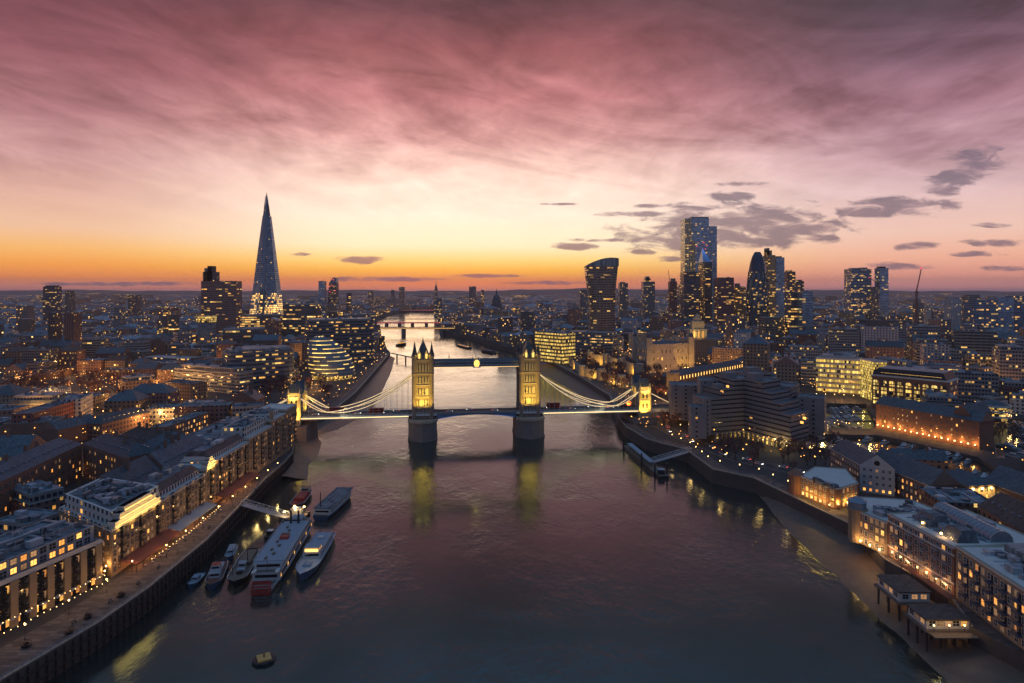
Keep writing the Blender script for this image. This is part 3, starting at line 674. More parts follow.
def generic(P, h, fac, kind, tint, label, rr, group=None, z0=GZ, cat='building', name='city_building', n_kit=4):
    P = ccw(P); c = (sum(p[0] for p in P)/4, sum(p[1] for p in P)/4)
    o = thing(name, (c[0], c[1], z0), label, cat, group); take(P)
    if kind == 'flat':
        mb, Q = walls_flat(P, z0, z0+h, fac, rr.choice(('stone', 'flat_roof', 'zinc'))); mb.tint = tint; mb.t = [tint]*len(mb.f); mb.build('wall', o)
        t2 = rr.uniform(.7, 1.5); mb = MB((t2, t2, t2)); mb.face([(*q, z0+h-.7) for q in Q], rr.choice(('flat_roof', 'flat_roof', 'zinc'))); mb.build('roof', o)
        if n_kit: roof_kit(P, z0+h-.69, rr, n_kit).build('roof_plant', o)
    elif kind == 'setback':
        mb, Q = walls_flat(P, z0, z0+h-3.4, fac, 'stone'); mb.t = [tint]*len(mb.f); mb.build('wall', o)
        mb = MB(); P2 = inset(P, .82); mb.face([(*q, z0+h-4.1) for q in Q], 'flat_roof'); mb.prism(P2, z0+h-4.09, z0+h, 'concrete_office', 'zinc'); mb.build('penthouse', o)
        roof_kit(P2, z0+h+.01, rr, n_kit).build('roof_plant', o)
    else:
        mb = MB(tint); mb.prism(P, z0, z0+h, fac, None); mb.build('wall', o)
        t2 = rr.uniform(.6, 1.5); mb = MB((t2, t2, t2*1.05)); d_ = min(hypot(P[1][0]-P[0][0], P[1][1]-P[0][1]), hypot(P[2][0]-P[1][0], P[2][1]-P[1][1]))
        mb.gable(P, z0+h+.003, d_*.34, 'slate' if rr.random() < .8 else 'tile_brown', 'brick_brown', hip=.9 if kind == 'hip' else 0); mb.build('roof', o)
        mb = MB(tint)
        for k in range(rr.randint(1, 3)):
            q = lerp(lerp(P[0], P[1], rr.uniform(.1, .9)), lerp(P[3], P[2], .5), .5+rr.uniform(-.12, .12)); mb.obox(q[0], q[1], z0+h+d_*.15, 1.4, .8, d_*.3+.8, rr.random(), 'brick_brown', 'tile_brown')
        mb.build('chimney', o)
        if c[1] < 470:
            Q_ = P if hypot(P[1][0]-P[0][0], P[1][1]-P[0][1]) >= hypot(P[2][0]-P[1][0], P[2][1]-P[1][1]) else P[1:]+P[:1]
            r0_, r1_ = lerp(Q_[0], Q_[3], .5), lerp(Q_[1], Q_[2], .5); an = atan2(Q_[1][1]-Q_[0][1], Q_[1][0]-Q_[0][0]); n_ = int(hypot(Q_[1][0]-Q_[0][0], Q_[1][1]-Q_[0][1])/4)
            for e0_, e1_ in ((Q_[0], Q_[1]), (Q_[3], Q_[2])):
                for k in range(1, n_):
                    q = lerp(lerp(e0_, e1_, k/n_), lerp(r0_, r1_, k/n_), .42); mb = MB(); mb.obox(q[0], q[1], z0+h+d_*.34*.42-.1, 1.3, 1.0, .5, an, 'roof_glass'); mb.build('rooflight', o)
    return o
def near_lamp(x, y, z, e=420, col=(1, .58, .22), r=.35):
    l = bpy.data.lights.new('lamp_light', 'POINT'); l.energy = e*1.5; l.color = (col[0], col[1]*.92, col[2]*.8); l.shadow_soft_size = r
    o = bpy.data.objects.new('lamp_light', l); o.location = (x, y, z); COL.objects.link(o); return o
def spot(x, y, z, tx, ty, tz, e, col=(1, .72, .25), ang=70, r=.6, root=None):
    l = bpy.data.lights.new('flood_light', 'SPOT'); l.energy = e; l.color = col; l.shadow_soft_size = r; l.spot_size = radians(ang); l.spot_blend = .6
    o = bpy.data.objects.new('flood_light', l); o.location = (x, y, z); o.rotation_euler = (Vector((x, y, z))-Vector((tx, ty, tz))).to_track_quat('Z', 'Y').to_euler(); COL.objects.link(o)
    if root: o.parent = root
    return o
_lm = {}
def lamp_mesh(h):
    if h not in _lm:
        a = MB(); a.cone((0, 0, 0), (0, 0, .8), .16, .10, 'dark_metal', 8); a.cone((0, 0, .8), (0, 0, h-.35), .07, .05, 'dark_metal', 6)
        b_ = MB(); b_.lathe(0, 0, [(.05, h-.3), (.20, h-.15), (.27, h), (.20, h+.17), (.05, h+.28)], 8, 'lamp_glow')
        _lm[h] = (a.mesh('post'), b_.mesh('globe', smooth=True))
    return _lm[h]
def street_lamp(x, y, label, group, z=GZ, h=5.0, e=420, light=True, sc=1.0, col=(1, .58, .22)):
    o = thing('street_lamp', (x, y, z), label, 'street lamp', group)
    a, b_ = lamp_mesh(h); link_mesh('post', a, (x, y, z), 0, o); link_mesh('globe', b_, (x, y, z), 0, o)
    if light:
        l = near_lamp(x, y, z+h+.75, e, col); l.parent = o; l.location = (0, 0, h+.75)
    return o
# ------------------------------------------------------------------ trees: trunk, limbs and a crown of fine bare twigs
TREES = []
for v in range(4):
    rr = random.Random(40+v); tr = MB(); cr = MB(); H = 11.0
    tr.cone((0, 0, 0), (0, 0, 4), .38, .25, 'bark', 7); tips = []
    for k in range(8):
        a = 2*pi*k/8+rr.uniform(-.3, .3); z = rr.uniform(2.6, 4.2); p0 = Vector((0, 0, z)); ln = rr.uniform(3.2, 4.8); p1 = p0+Vector((cos(a)*ln*.6, sin(a)*ln*.6, ln*rr.uniform(.6, 1.0)))
        tr.cone(p0, p1, .16, .07, 'bark', 5); tips.append(p1)
        for j in range(2):
            p2 = p1+Vector((rr.uniform(-1.6, 1.6), rr.uniform(-1.6, 1.6), rr.uniform(.8, 2.2))); tr.cone(p1, p2, .07, .03, 'bark', 4); tips.append(p2)
    tips.append(Vector((0, 0, 9)))
    for tp in tips:
        tn = rr.uniform(.5, 1.5); cr.tint = (tn, tn*rr.uniform(.85, 1.05), tn)
        for j in range(22):
            d_ = Vector((rr.gauss(0, 1), rr.gauss(0, 1), rr.gauss(.3, .8))).normalized()*rr.uniform(.3, 1.7); q = tp+d_; s_ = rr.uniform(.25, .55)
            e1 = Vector((rr.uniform(-1, 1), rr.uniform(-1, 1), rr.uniform(-1, 1))).normalized()*s_; e2 = e1.cross(d_).normalized()*s_*rr.uniform(.3, .8)
            cr.face([q-e1, q+e2, q+e1], 'twigs')
    TREES.append((tr.mesh('trunk'), cr.mesh('crown')))
NTREE = [0]
def tree(x, y, label, group, sc=1.0, z=GZ, rr=R):
    o = thing('bare_tree', (x, y, z), label, 'tree', group, rz=rr.uniform(0, 6.28)); o.scale = (sc, sc, sc*rr.uniform(.85, 1.15))
    a, b_ = rr.choice(TREES); link_mesh('trunk', a, (x, y, z), 0, o).location = (0, 0, 0); link_mesh('crown', b_, (x, y, z), 0, o).location = (0, 0, 0); NTREE[0] += 1
    return o
# ------------------------------------------------------------------ the bascule bridge
BX, BY, BA = -27.3, 486.8, math.atan(.12)
bridge = thing('bascule_bridge', (BX, BY, 0), 'long suspension and bascule bridge with two gothic stone towers lit gold across the river', 'bridge', rz=BA)
def bw(u, v_): return (BX+u*cos(BA)-v_*sin(BA), BY+u*sin(BA)+v_*cos(BA))
U1, U2 = -131.4, 128.5
for s_ in (-40, 40):
    mb = MB(); P = [(s_-10.4, -12), (s_-6, -17.5), (s_, -20.5), (s_+6, -17.5), (s_+10.4, -12), (s_+10.4, 12), (s_+6, 17.5), (s_, 20.5), (s_-6, 17.5), (s_-10.4, 12)]
    def gr(P, k): return [(s_+(x-s_)*k, y*k) for x, y in P]
    mb.prism(gr(P, 1.04), -3, 1.5, 'pier_stone', 'pier_stone'); mb.prism(P, 1.5, 13.2, 'pier_stone', None); mb.prism(gr(P, 1.05), 13.2, 14.2, 'stone', 'stone', bottom=True)
    pier = mb.build('pier', bridge, local=True)
    mb = MB(); Q = gr(P, 1.0); Q2 = gr(P, .94)
    for i in range(len(P)):
        j = (i+1) % len(P); mb.prism([Q[i], Q[j], Q2[j], Q2[i]], 14.2, 15.3, 'stone', 'stone')
    mb.build('parapet', pier, local=True)
    # tower
    mb = MB((.62, .58, .58)); hx, hy = 6.4, 8.0; mb.prism([(s_-hx, -hy), (s_+hx, -hy), (s_+hx, hy), (s_-hx, hy)], 14.2, 58, 'stone', 'flat_roof')
    for z in (22.5, 30.5, 39, 47.5, 57.2): mb.box(s_-hx-.35, -hy-.35, z, s_+hx+.35, hy+.35, z+.7, 'white_trim')
    for k in range(8):
        for yy in (-hy-.2, hy+.2): mb.box(s_-hx+1.2+k*1.45, yy-.2, 57.9, s_-hx+2.0+k*1.45, yy+.2, 58.9, 'stone')
    tower = mb.build('tower', bridge, local=True)
    for yy in (-hy, hy):
        mb = MB(); sg = -1 if yy < 0 else 1
        for (z, hh) in ((17, 4.6), (24, 5.2), (32.2, 5.4), (41, 5.0), (49.5, 6.0)):
            n_ = 2 if z in (17,) else 4
            for c in range(n_):
                x = s_+(c-(n_-1)/2)*2.15; lit = 'window_lit' if (int(z)+c) % 5 == 0 and z < 45 else 'black_glass'
                w2 = .42; mb.prism([(x-w2, yy), (x+w2, yy), (x+w2, yy+.12*sg), (x-w2, yy+.12*sg)], z, z+hh*.8, lit, lit)
                mb.face([(x-w2, yy+.12*sg, z+hh*.8), (x+w2, yy+.12*sg, z+hh*.8), (x, yy+.12*sg, z+hh)], lit)
                for q in (-1, 1): mb.box(x+q*(w2+.18)-.12, min(yy, yy+.4*sg), z-.4, x+q*(w2+.18)+.12, max(yy, yy+.4*sg), z+hh*.85, 'white_trim')
        mb.build('window_group', tower, local=True)
    for ax in (-1, 1):
        for ay in (-1, 1):
            mb = MB((.6, .56, .58)); cx, cy = s_+ax*hx, ay*hy
            mb.lathe(cx, cy, [(2.0, 14.2), (2.0, 22), (1.75, 23), (1.75, 47), (2.1, 48), (1.9, 49), (1.9, 60), (2.3, 60.6), (2.3, 61.6), (1.75, 61.8)], 8, 'stone', ph=pi/8)
            mb.lathe(cx, cy, [(1.75, 61.8), (.95, 65.5), (.25, 69.3), (.05, 71.0)], 8, 'slate', ph=pi/8)
            mb.lathe(cx, cy, [(.32, 69.2), (.42, 69.6), (.1, 70.1)], 6, 'stone')
            mb.build('turret', tower, local=True)
    mb = MB(); A = [(s_-hx+.6, -hy+.6), (s_+hx-.6, -hy+.6), (s_+hx-.6, hy-.6), (s_-hx+.6, hy-.6)]; Bq = [(s_-1.0, -2.2), (s_+1.0, -2.2), (s_+1.0, 2.2), (s_-1.0, 2.2)]
    mb.loft(A, 58.02, Bq, 70.5, 'slate', 'slate'); mb.lathe(s_, 0, [(.7, 70.5), (.5, 72.2), (.15, 73.6), (.05, 76)], 6, 'slate')
    for yy in (-2.2, 2.2): mb.cone((s_-.0, yy, 70.5), (s_, yy, 72.4), .18, .03, 'stone', 5)
    roof = mb.build('roof', tower, local=True)
    for yy in (-1, 1):
        mb = MB(); y0 = yy*(hy-.1); y1 = yy*(hy-3.6)
        for x in (s_-2.6, s_+2.6):
            mb.prism([(x-1.3, y0), (x+1.3, y0), (x+1.3, y1), (x-1.3, y1)], 58.02, 62.2, 'stone', None); mb.face([(x-1.3, y0, 62.2), (x+1.3, y0, 62.2), (x, y0, 65.6)], 'stone')
            mb.face([(x-1.3, y0, 62.2), (x, y0, 65.6), (x, y1, 65.6), (x-1.3, y1, 62.2)], 'slate'); mb.face([(x+1.3, y0, 62.2), (x, y0, 65.6), (x, y1, 65.6), (x+1.3, y1, 62.2)], 'slate')
            mb.prism([(x-.6, y0+yy*.02), (x+.6, y0+yy*.02), (x+.6, y0+yy*.1), (x-.6, y0+yy*.1)], 59.2, 62.6, 'floodlit_glow', 'floodlit_glow')
        mb.build('dormer', tower, local=True)
    mb = MB()
    for ax in (-1, 1):           # road arch on the faces the road runs through
        x = s_+ax*(hx+.02); pts = [(x, -4.2, 18.3), (x, 4.2, 18.3), (x, 4.2, 26)]+[(x, 4.2*cos(a), 26+3.6*sin(a)) for a in [pi*k/8 for k in range(1, 8)]]+[(x, -4.2, 26)]
        mb.face(pts, 'dark_metal')
    mb.build('archway', tower, local=True)
    for ax in (-1, 1): spot(s_+ax*3.0, -19.0, 15.6, s_+ax*2.0, -8.2, 33, 36000, (1, .60, .07), 52, .5, bridge)
    spot(s_, -20.0, 16.2, s_, -8.2, 47, 38000, (1, .60, .08), 34, .5, bridge)
    spot(s_-5, -11.5, 62.0, s_-2, -4, 63, 700, (1, .62, .13), 100, .3, bridge)
    spot(s_+5, -11.5, 62.0, s_+2, -4, 63, 700, (1, .62, .13), 100, .3, bridge)
# decks
def deckbox(a, b_, zt, th, name, m='bridge_paint'):
    mb = MB(); mb.box(a, -9.0, zt-.8, b_, 9.0, zt, 'asphalt', 'asphalt')
    for y in (-9.3, 9.0): mb.box(a, y, zt-th, b_, y+.3, zt+.15, m)
    for k in range(int((b_-a)/6)+1): mb.box(a+k*6, -8.95, zt-th+.1, a+k*6+.35, 8.95, zt-.82, 'dark_metal')
    o = mb.build(name, bridge, local=True)
    mb = MB()
    for y in (-9.15, 9.15):
        for z in (zt+.25, zt+1.35): mb.bar((a, y, z), (b_, y, z), .14, .14, m)
        n_ = int((b_-a)/1.6)
        for k in range(n_):
            x0, x1 = a+(b_-a)*k/n_, a+(b_-a)*(k+1)/n_; mb.bar((x0, y, zt+.25), (x1, y, zt+1.35), .07, .07, m); mb.bar((x1, y, zt+.25), (x0, y, zt+1.35), .07, .07, m)
    mb.build('railing', o, local=True)
    mb = MB()
    for k in range(int((b_-a)/3)): mb.box(a+k*3+.5, -.08, zt+.004, a+k*3+2, .08, zt+.012, 'white_trim')
    for y in (-6.4, 6.2): mb.box(a, y, zt+.004, b_, y+.2, zt+.14, 'stone')
    mb.build('lane_marking', o, local=True); return o
for a, b_ in ((U1-46, -50.4), (50.4, U2+45)):
    o = deckbox(a, b_, 18.2, 2.3, 'side_span')
    mb = MB(); mb.bar((max(a, U1), -9.45, 16.9), (min(b_, U2), -9.45, 16.9), .2, .42, 'white_strip'); mb.build('light_strip', o, local=True)
deckbox(-50.4, -29.6, 18.2, 1.2, 'tower_span'); deckbox(29.6, 50.4, 18.2, 1.2, 'tower_span')
for s_ in (-1, 1):
    mb = MB(); n_ = 14
    for y in (-9.2, -3, 3, 9.0):
        for k in range(n_):
            t0, t1 = k/n_, (k+1)/n_; x0, x1 = s_*29.6*(1-t0), s_*29.6*(1-t1); th0, th1 = 1.0+3.0*(1-t0)**2, 1.0+3.0*(1-t1)**2
            if k == n_-1: x1 = s_*.06
            for yy in (y, y+.3): mb.face([(x0, yy, 18.0-th0), (x1, yy, 18.0-th1), (x1, yy, 18.1), (x0, yy, 18.1)], 'bridge_blue')
            mb.face([(x0, y, 18.0-th0), (x1, y, 18.0-th1), (x1, y+.3, 18.0-th1), (x0, y+.3, 18.0-th0)], 'bridge_blue')
    a, b_ = (-29.6, -.06) if s_ < 0 else (.06, 29.6); mb.box(a, -8.9, 17.5, b_, 8.9, 18.15, 'asphalt', 'asphalt')
    o = mb.build('bascule', bridge, local=True); mb = MB()
    for y in (-9.05, 9.05):
        for z in (18.4, 19.5): mb.bar((a, y, z), (b_, y, z), .14, .14, 'bridge_paint')
        for k in range(19): x = a+(b_-a)*k/19; mb.bar((x, y, 18.1), (x, y, 19.5), .1, .1, 'bridge_paint'); mb.bar((x, y, 18.4), (x+(b_-a)/19, y, 19.5), .07, .07, 'bridge_paint')
    mb.build('railing', o, local=True)
    mb = MB(); mb.bar((s_*28, -9.5, 15.0), (s_*14, -9.5, 16.6), .1, .14, 'blue_light'); mb.build('light_strip', o, local=True)
# high level walkways
for y in (-5.6, 5.6):
    mb = MB(); a, b_ = -33.4, 33.4; mb.box(a, y-1.8, 52.4, b_, y+1.8, 52.9, 'bridge_paint'); mb.box(a, y-1.3, 52.9, b_, y+1.3, 56.4, 'blue_glass')
    mb.face([(a, y-1.9, 56.6), (b_, y-1.9, 56.6), (b_, y, 57.5), (a, y, 57.5)], 'slate'); mb.face([(a, y+1.9, 56.6), (b_, y+1.9, 56.6), (b_, y, 57.5), (a, y, 57.5)], 'slate')
    for yy in (y-1.6, y+1.6):
        for z in (52.9, 54.0, 56.4): mb.bar((a, yy, z), (b_, yy, z), .25, .3, 'bridge_paint')
        n_ = 26
        for k in range(n_):
            x0, x1 = a+(b_-a)*k/n_, a+(b_-a)*(k+1)/n_; mb.bar((x0, yy, 54), (x1, yy, 56.4), .13, .13, 'bridge_paint'); mb.bar((x1, yy, 54), (x0, yy, 56.4), .13, .13, 'bridge_paint'); mb.bar((x0, yy, 52.9), (x0, yy, 56.4), .15, .15, 'bridge_paint')
    wk = mb.build('walkway', bridge, local=True)
    mb = MB(); mb.bar((a, y-1.9, 52.35), (b_, y-1.9, 52.35), .12, .14, 'warm_strip'); mb.build('light_strip', wk, local=True)
    mb = MB(); yy = y-2.0 if y < 0 else y+2.0
    mb.lathe(0, yy, [(.1, 51.9), (1.6, 53), (2.1, 54.6), (1.9, 56.4), (.9, 57.6), (.1, 58.0)], 10, 'floodlit_glow', sy=.22)  # crest shield glows by itself in place of floodlighting
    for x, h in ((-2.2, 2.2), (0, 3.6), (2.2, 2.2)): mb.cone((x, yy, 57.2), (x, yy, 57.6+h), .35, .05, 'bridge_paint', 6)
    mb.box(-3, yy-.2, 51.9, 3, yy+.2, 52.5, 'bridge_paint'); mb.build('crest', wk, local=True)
# suspension chains
for s_, ue in ((-1, U1), (1, U2)):
    ut = s_*47.0; ul = ue-s_*22; ea = ue-s_*3
    for y in (-8.3, 8.3):
        def up(t_): return (ut+(ul-ut)*t_, 21.2+25.6*(1-t_)**1.75)
        def lo(t_): x, z = up(t_); return (x, z-3.6*sin(pi*t_)**.9*(1-.15*t_) if 0 < t_ < 1 else z)
        def up2(t_): return (ul+(ea-ul)*t_, 21.2+10.8*t_**1.35+1.0*sin(pi*t_))
        def lo2(t_): x, z = up2(t_); return (x, z-2.0*sin(pi*t_))
        for (fa, fb, n_, cname) in ((up, lo, 15, 'chain'), (up2, lo2, 6, 'chain')):
            mb = MB()
            for k in range(n_):
                a, b_ = fa(k/n_), fa((k+1)/n_); c, e = fb(k/n_), fb((k+1)/n_)
                mb.bar((a[0], y, a[1]), (b_[0], y, b_[1]), .6, .8, 'white_paint'); mb.bar((c[0], y, c[1]), (e[0], y, e[1]), .6, .8, 'white_paint')
                mb.bar((b_[0], y, b_[1]), (e[0], y, e[1]), .22, .22, 'white_paint'); mb.bar((a[0], y, a[1]), (e[0], y, e[1]), .16, .16, 'white_paint')
            ch = mb.build(cname, bridge, local=True); mb = MB()
            for k in range(n_):
                a, b_ = fa(k/n_), fa((k+1)/n_); c, e = fb(k/n_), fb((k+1)/n_); mb.bar((a[0], y-.36, a[1]), (b_[0], y-.36, b_[1]), .12, .16, 'white_strip'); mb.bar((c[0], y-.36, c[1]), (e[0], y-.36, e[1]), .10, .13, 'white_strip')
            mb.build('light_strip', ch, local=True)
            for k in range(1, n_):
                e = fb(k/n_)
                if e[1] > 18.9: mb = MB(); mb.bar((e[0], y, 18.2), (e[0], y, e[1]), .16, .16, 'bridge_paint'); mb.build('hanger', ch, local=True)
        mb = MB(); mb.bar((ue+s_*3.5, y, 31.5), (ue+s_*32, y, 17), .5, .9, 'white_paint'); mb.bar((ue+s_*3.5, y-.32, 31.5), (ue+s_*32, y-.32, 17), .1, .16, 'white_strip'); mb.build('backstay', bridge, local=True)
    # abutment gate towers
    mb = MB()
    for y in (-9.6, 9.6):
        mb.prism([(ue-4, y-3), (ue+4, y-3), (ue+4, y+3), (ue-4, y+3)], 0, 33, 'stone', 'stone')
        for z in (17, 25, 32.4): mb.box(ue-4.3, y-3.3, z, ue+4.3, y+3.3, z+.6, 'white_trim')
    mb.prism([(ue-3, -6.6), (ue+3, -6.6), (ue+3, 6.6), (ue-3, 6.6)], 27.5, 33.5, 'stone', 'stone', bottom=True)
    gt = mb.build('gate_tower', bridge, local=True)
    for y in (-9.6, 9.6):
        for ax in (-1, 1):
            for ay in (-1, 1):
                mb = MB(); mb.lathe(ue+ax*4, y+ay*3, [(.9, 14), (.9, 34.5), (1.15, 35), (.8, 35.4), (.08, 39.5)], 8, 'stone'); mb.build('turret', gt, local=True)
        mb = MB(); P = [(ue-3.4, y-2.6), (ue+3.4, y-2.6), (ue+3.4, y+2.6), (ue-3.4, y+2.6)]; mb.prism(P, 33.02, 36, 'stone', None); mb.gable(P, 36, 6.2, 'slate', 'stone', over=.2); mb.build('roof', gt, local=True)
        mb = MB()
        if y < 0:
            for z, hh in ((9.5, 3.5), (19.5, 3.5), (27, 3.8)):
                for x in (ue-1.5, ue+1.5): mb.prism([(x-.55, y-3.02), (x+.55, y-3.02), (x+.55, y-3.12), (x-.55, y-3.12)], z, z+hh, 'window_lit' if z < 12 else 'black_glass', 'black_glass')
            mb.build('window_group', gt, local=True)
    mb = MB(); mb.prism([(ue-9, -15), (ue+9, -15), (ue+12, 14), (ue-12, 14)], -2, 12.5, 'pier_stone', 'paving'); mb.build('abutment', bridge, local=True)
    spot(ue-s_*3, -19, 13.2, ue, -12.5, 24, 30000, (1, .58, .07), 72, .5, bridge); spot(ue, -17.5, 13, ue, -12, 33, 24000, (1, .58, .07), 55, .5, bridge)
    spot(ue-s_*10, 0, 19, ue, 7, 33, 22000, (1, .58, .08), 90, .5, bridge)
    spot(ue+s_*1, -17, 30, ue, -8, 37, 6000, (1, .60, .10), 90, .4, bridge)
    for y in (-8.3,): spot(ue-s_*26, -14, 19.5, ue-s_*60, -8.3, 26, 6000, (1, .82, .5), 80, .5, bridge)

# ------------------------------------------------------------------ vehicles
def car_meshes(bus=False):
    if bus:
        a = MB(); a.box(-5.2, -1.25, .4, 5.2, 1.25, 4.3, 'red_paint'); 
        b_ = MB(); 
        for z in (1.5, 3.1): b_.box(-5.0, -1.28, z, 5.23, 1.28, z+.75, 'black_glass')
        c = MB(); [c.lathe(x, y, [(.01, .0)], 3, 'dark_metal') for x in () for y in ()]
        L = 5.25
    else:
        a = MB(); a.loft([(-2.2, -.88), (2.2, -.88), (2.2, .88), (-2.2, .88)], .3, [(-2.1, -.85), (2.05, -.85), (2.05, .85), (-2.1, .85)], .92, 'white_paint', 'white_paint')
        b_ = MB(); b_.loft([(-1.7, -.8), (1.2, -.8), (1.2, .8), (-1.7, .8)], .93, [(-1.3, -.65), (.5, -.65), (.5, .65), (-1.3, .65)], 1.45, 'black_glass', 'white_paint')
        L = 2.2
    w_ = MB()
    for k in range(10):
        a0, a1 = 2*pi*k/10, 2*pi*(k+1)/10
        w_.face([(0, -.12, 0), (.34*cos(a1), -.12, .34*sin(a1)), (.34*cos(a0), -.12, .34*sin(a0))], 'plant_metal'); w_.face([(.34*cos(a0), -.12, .34*sin(a0)), (.34*cos(a1), -.12, .34*sin(a1)), (.34*cos(a1), .12, .34*sin(a1)), (.34*cos(a0), .12, .34*sin(a0))], 'hull_black')
        w_.face([(0, .12, 0), (.34*cos(a0), .12, .34*sin(a0)), (.34*cos(a1), .12, .34*sin(a1))], 'plant_metal')
    h_ = MB(); h_.box(-.04, -.18, -.1, .04, .18, .1, 'car_head'); t_ = MB(); t_.box(-.04, -.18, -.1, .04, .18, .1, 'car_tail')
    return dict(body=a.mesh('body'), cabin=b_.mesh('cabin'), wheel=w_.mesh('wheel'), head=h_.mesh('headlight'), tail=t_.mesh('tail_light'), L=L, w=1.1 if bus else .75, bx=3.4 if bus else 1.35)
CARM = {False: car_meshes(), True: car_meshes(True)}
def vehicle(x, y, z, rz, label, group, bus=False):
    q = CARM[bus]; o = thing('double_decker_bus' if bus else 'car', (x, y, z), label, 'bus' if bus else 'car', group, rz=rz)
    def add(nm, me, l):
        c = bpy.data.objects.new(nm, me); COL.objects.link(c); c.parent = o; c.location = l
    add('body', q['body'], (0, 0, 0)); add('window_band' if bus else 'cabin', q['cabin'], (0, 0, 0))
    for a in (-1, 1):
        for b_ in (-1, 1): add('wheel', q['wheel'], (a*q['bx'], b_*(q['w']+.08), .34))
        add('headlight', q['head'], (q['L'], a*(q['w']-.1), .7)); add('tail_light', q['tail'], (-q['L'], a*(q['w']-.1), .8))
# vehicles crossing the bridge
VB = [(-118, -3, 0, 0), (-104, 3, 1, 1), (-88, -3, 0, 0), (-74, -3, 1, 0), (-60, 3, 0, 1), (-20, -3, 0, 0), (-5, 3, 0, 1), (14, -3, 0, 0), (60, 3, 1, 1), (74, -3, 0, 0), (90, 3, 0, 1), (104, -3, 0, 0), (117, 3, 1, 1)]
nb = nc = 0
for u, v_, bus, flip in VB:
    x, y = bw(u, v_)
    if bus: nb += 1; lab = 'red double decker bus on the bridge, %s bus counting from the south gate tower' % ORD[nb-1]
    else: nc += 1; lab = 'pale car on the bridge roadway, %s car counting from the south gate tower' % ORD[nc-1]
    vehicle(x, y, 18.22, BA+(pi if flip else 0), lab, 'vehicles crossing the bridge', bool(bus))
k = 0
for P, nm in ((ROADS['road'][0], 'road curving down from the bridge'), (ROADS['road'][1], 'road in front of the concrete hotel')):
    for i in range(len(P)-1):
        for t_ in (.3, .75):
            q = lerp(P[i], P[i+1], t_); L = hypot(P[i+1][0]-P[i][0], P[i+1][1]-P[i][1]); nx, ny = -(P[i+1][1]-P[i][1])/L*2, (P[i+1][0]-P[i][0])/L*2; s_ = 1 if t_ < .5 else -1
            vehicle(q[0]+nx*s_, q[1]+ny*s_, GZ+.01, atan2(P[i+1][1]-P[i][1], P[i+1][0]-P[i][0])+(0 if s_ < 0 else pi), 'car on the %s, %s along it' % (nm, ORD[k % 8]), 'cars on the riverside road'); k += 1
    k = 0

# ------------------------------------------------------------------ skyline landmarks
def X(px, D): return (px-512)/F*D
def ZT(py, D): return HC-(py-HY)/F*D
# the spire tower
D = 1320; cx = X(267, D); shard = thing('glass_spire', (cx, D, GZ), 'tall tapering glass spire towering over the left skyline with golden lit lower floors', 'skyscraper')
top = ZT(193, D)
def sq(cx, cy, h, a, k=1.0): return [(cx+h*cos(a+q)*k, cy+h*sin(a+q)) for q in (pi/4, 3*pi/4, 5*pi/4, 7*pi/4)]
def shard_poly(z):
    t_ = (z-GZ)/(top-GZ); h = 33*(1-t_)**.96+2.0; return [(cx-h, D-h*.55), (cx-h*.22, D-h), (cx+h*.28, D-h*.94), (cx+h*.95, D-h*.45), (cx+h, D+h*.5), (cx+h*.2, D+h), (cx-h*.9, D+h*.7)]
zs = [GZ, 70, 104, 160, 220, 262]
for i in range(5):
    mb = MB(); P0, P1 = shard_poly(zs[i]), shard_poly(zs[i+1]); mb.loft(P0, zs[i], P1, zs[i+1], 'shard_glass' if i < 2 else 'shard_upper', 'flat_roof', v0=zs[i]-GZ)
    mb.build('glass_facade', shard)
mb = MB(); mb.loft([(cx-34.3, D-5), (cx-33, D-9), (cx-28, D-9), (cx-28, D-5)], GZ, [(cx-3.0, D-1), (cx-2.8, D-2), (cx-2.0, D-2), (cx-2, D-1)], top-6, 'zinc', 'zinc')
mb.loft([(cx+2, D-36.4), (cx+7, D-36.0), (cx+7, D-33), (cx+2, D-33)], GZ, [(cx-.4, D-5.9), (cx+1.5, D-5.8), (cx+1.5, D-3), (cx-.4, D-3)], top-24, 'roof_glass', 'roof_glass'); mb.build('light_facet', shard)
for k, (ox, oy, dz_) in enumerate(((-4.4, -2, -14), (-1.4, -4.2, 0), (1.8, -3.6, -5), (4.2, 0, -9), (0, 4, -4))):
    mb = MB(); a = shard_poly(262); ax, ay = cx+ox*1.1, D+oy*1.1
    mb.loft([(ax-2.6, ay-1), (ax+2.6, ay-1), (ax+2.4, ay+1), (ax-2.4, ay+1)], 262, [(cx+ox*.22-.5, D+oy*.2-.3), (cx+ox*.22+.5, D+oy*.2-.3), (cx+ox*.22+.4, D+oy*.2+.3), (cx+ox*.22-.4, D+oy*.2+.3)], top+dz_, 'shard_upper', 'zinc', v0=254); mb.build('shard_tip', shard)
take([(cx-60, D-60), (cx+60, D-60), (cx+60, D+60), (cx-60, D+60)])
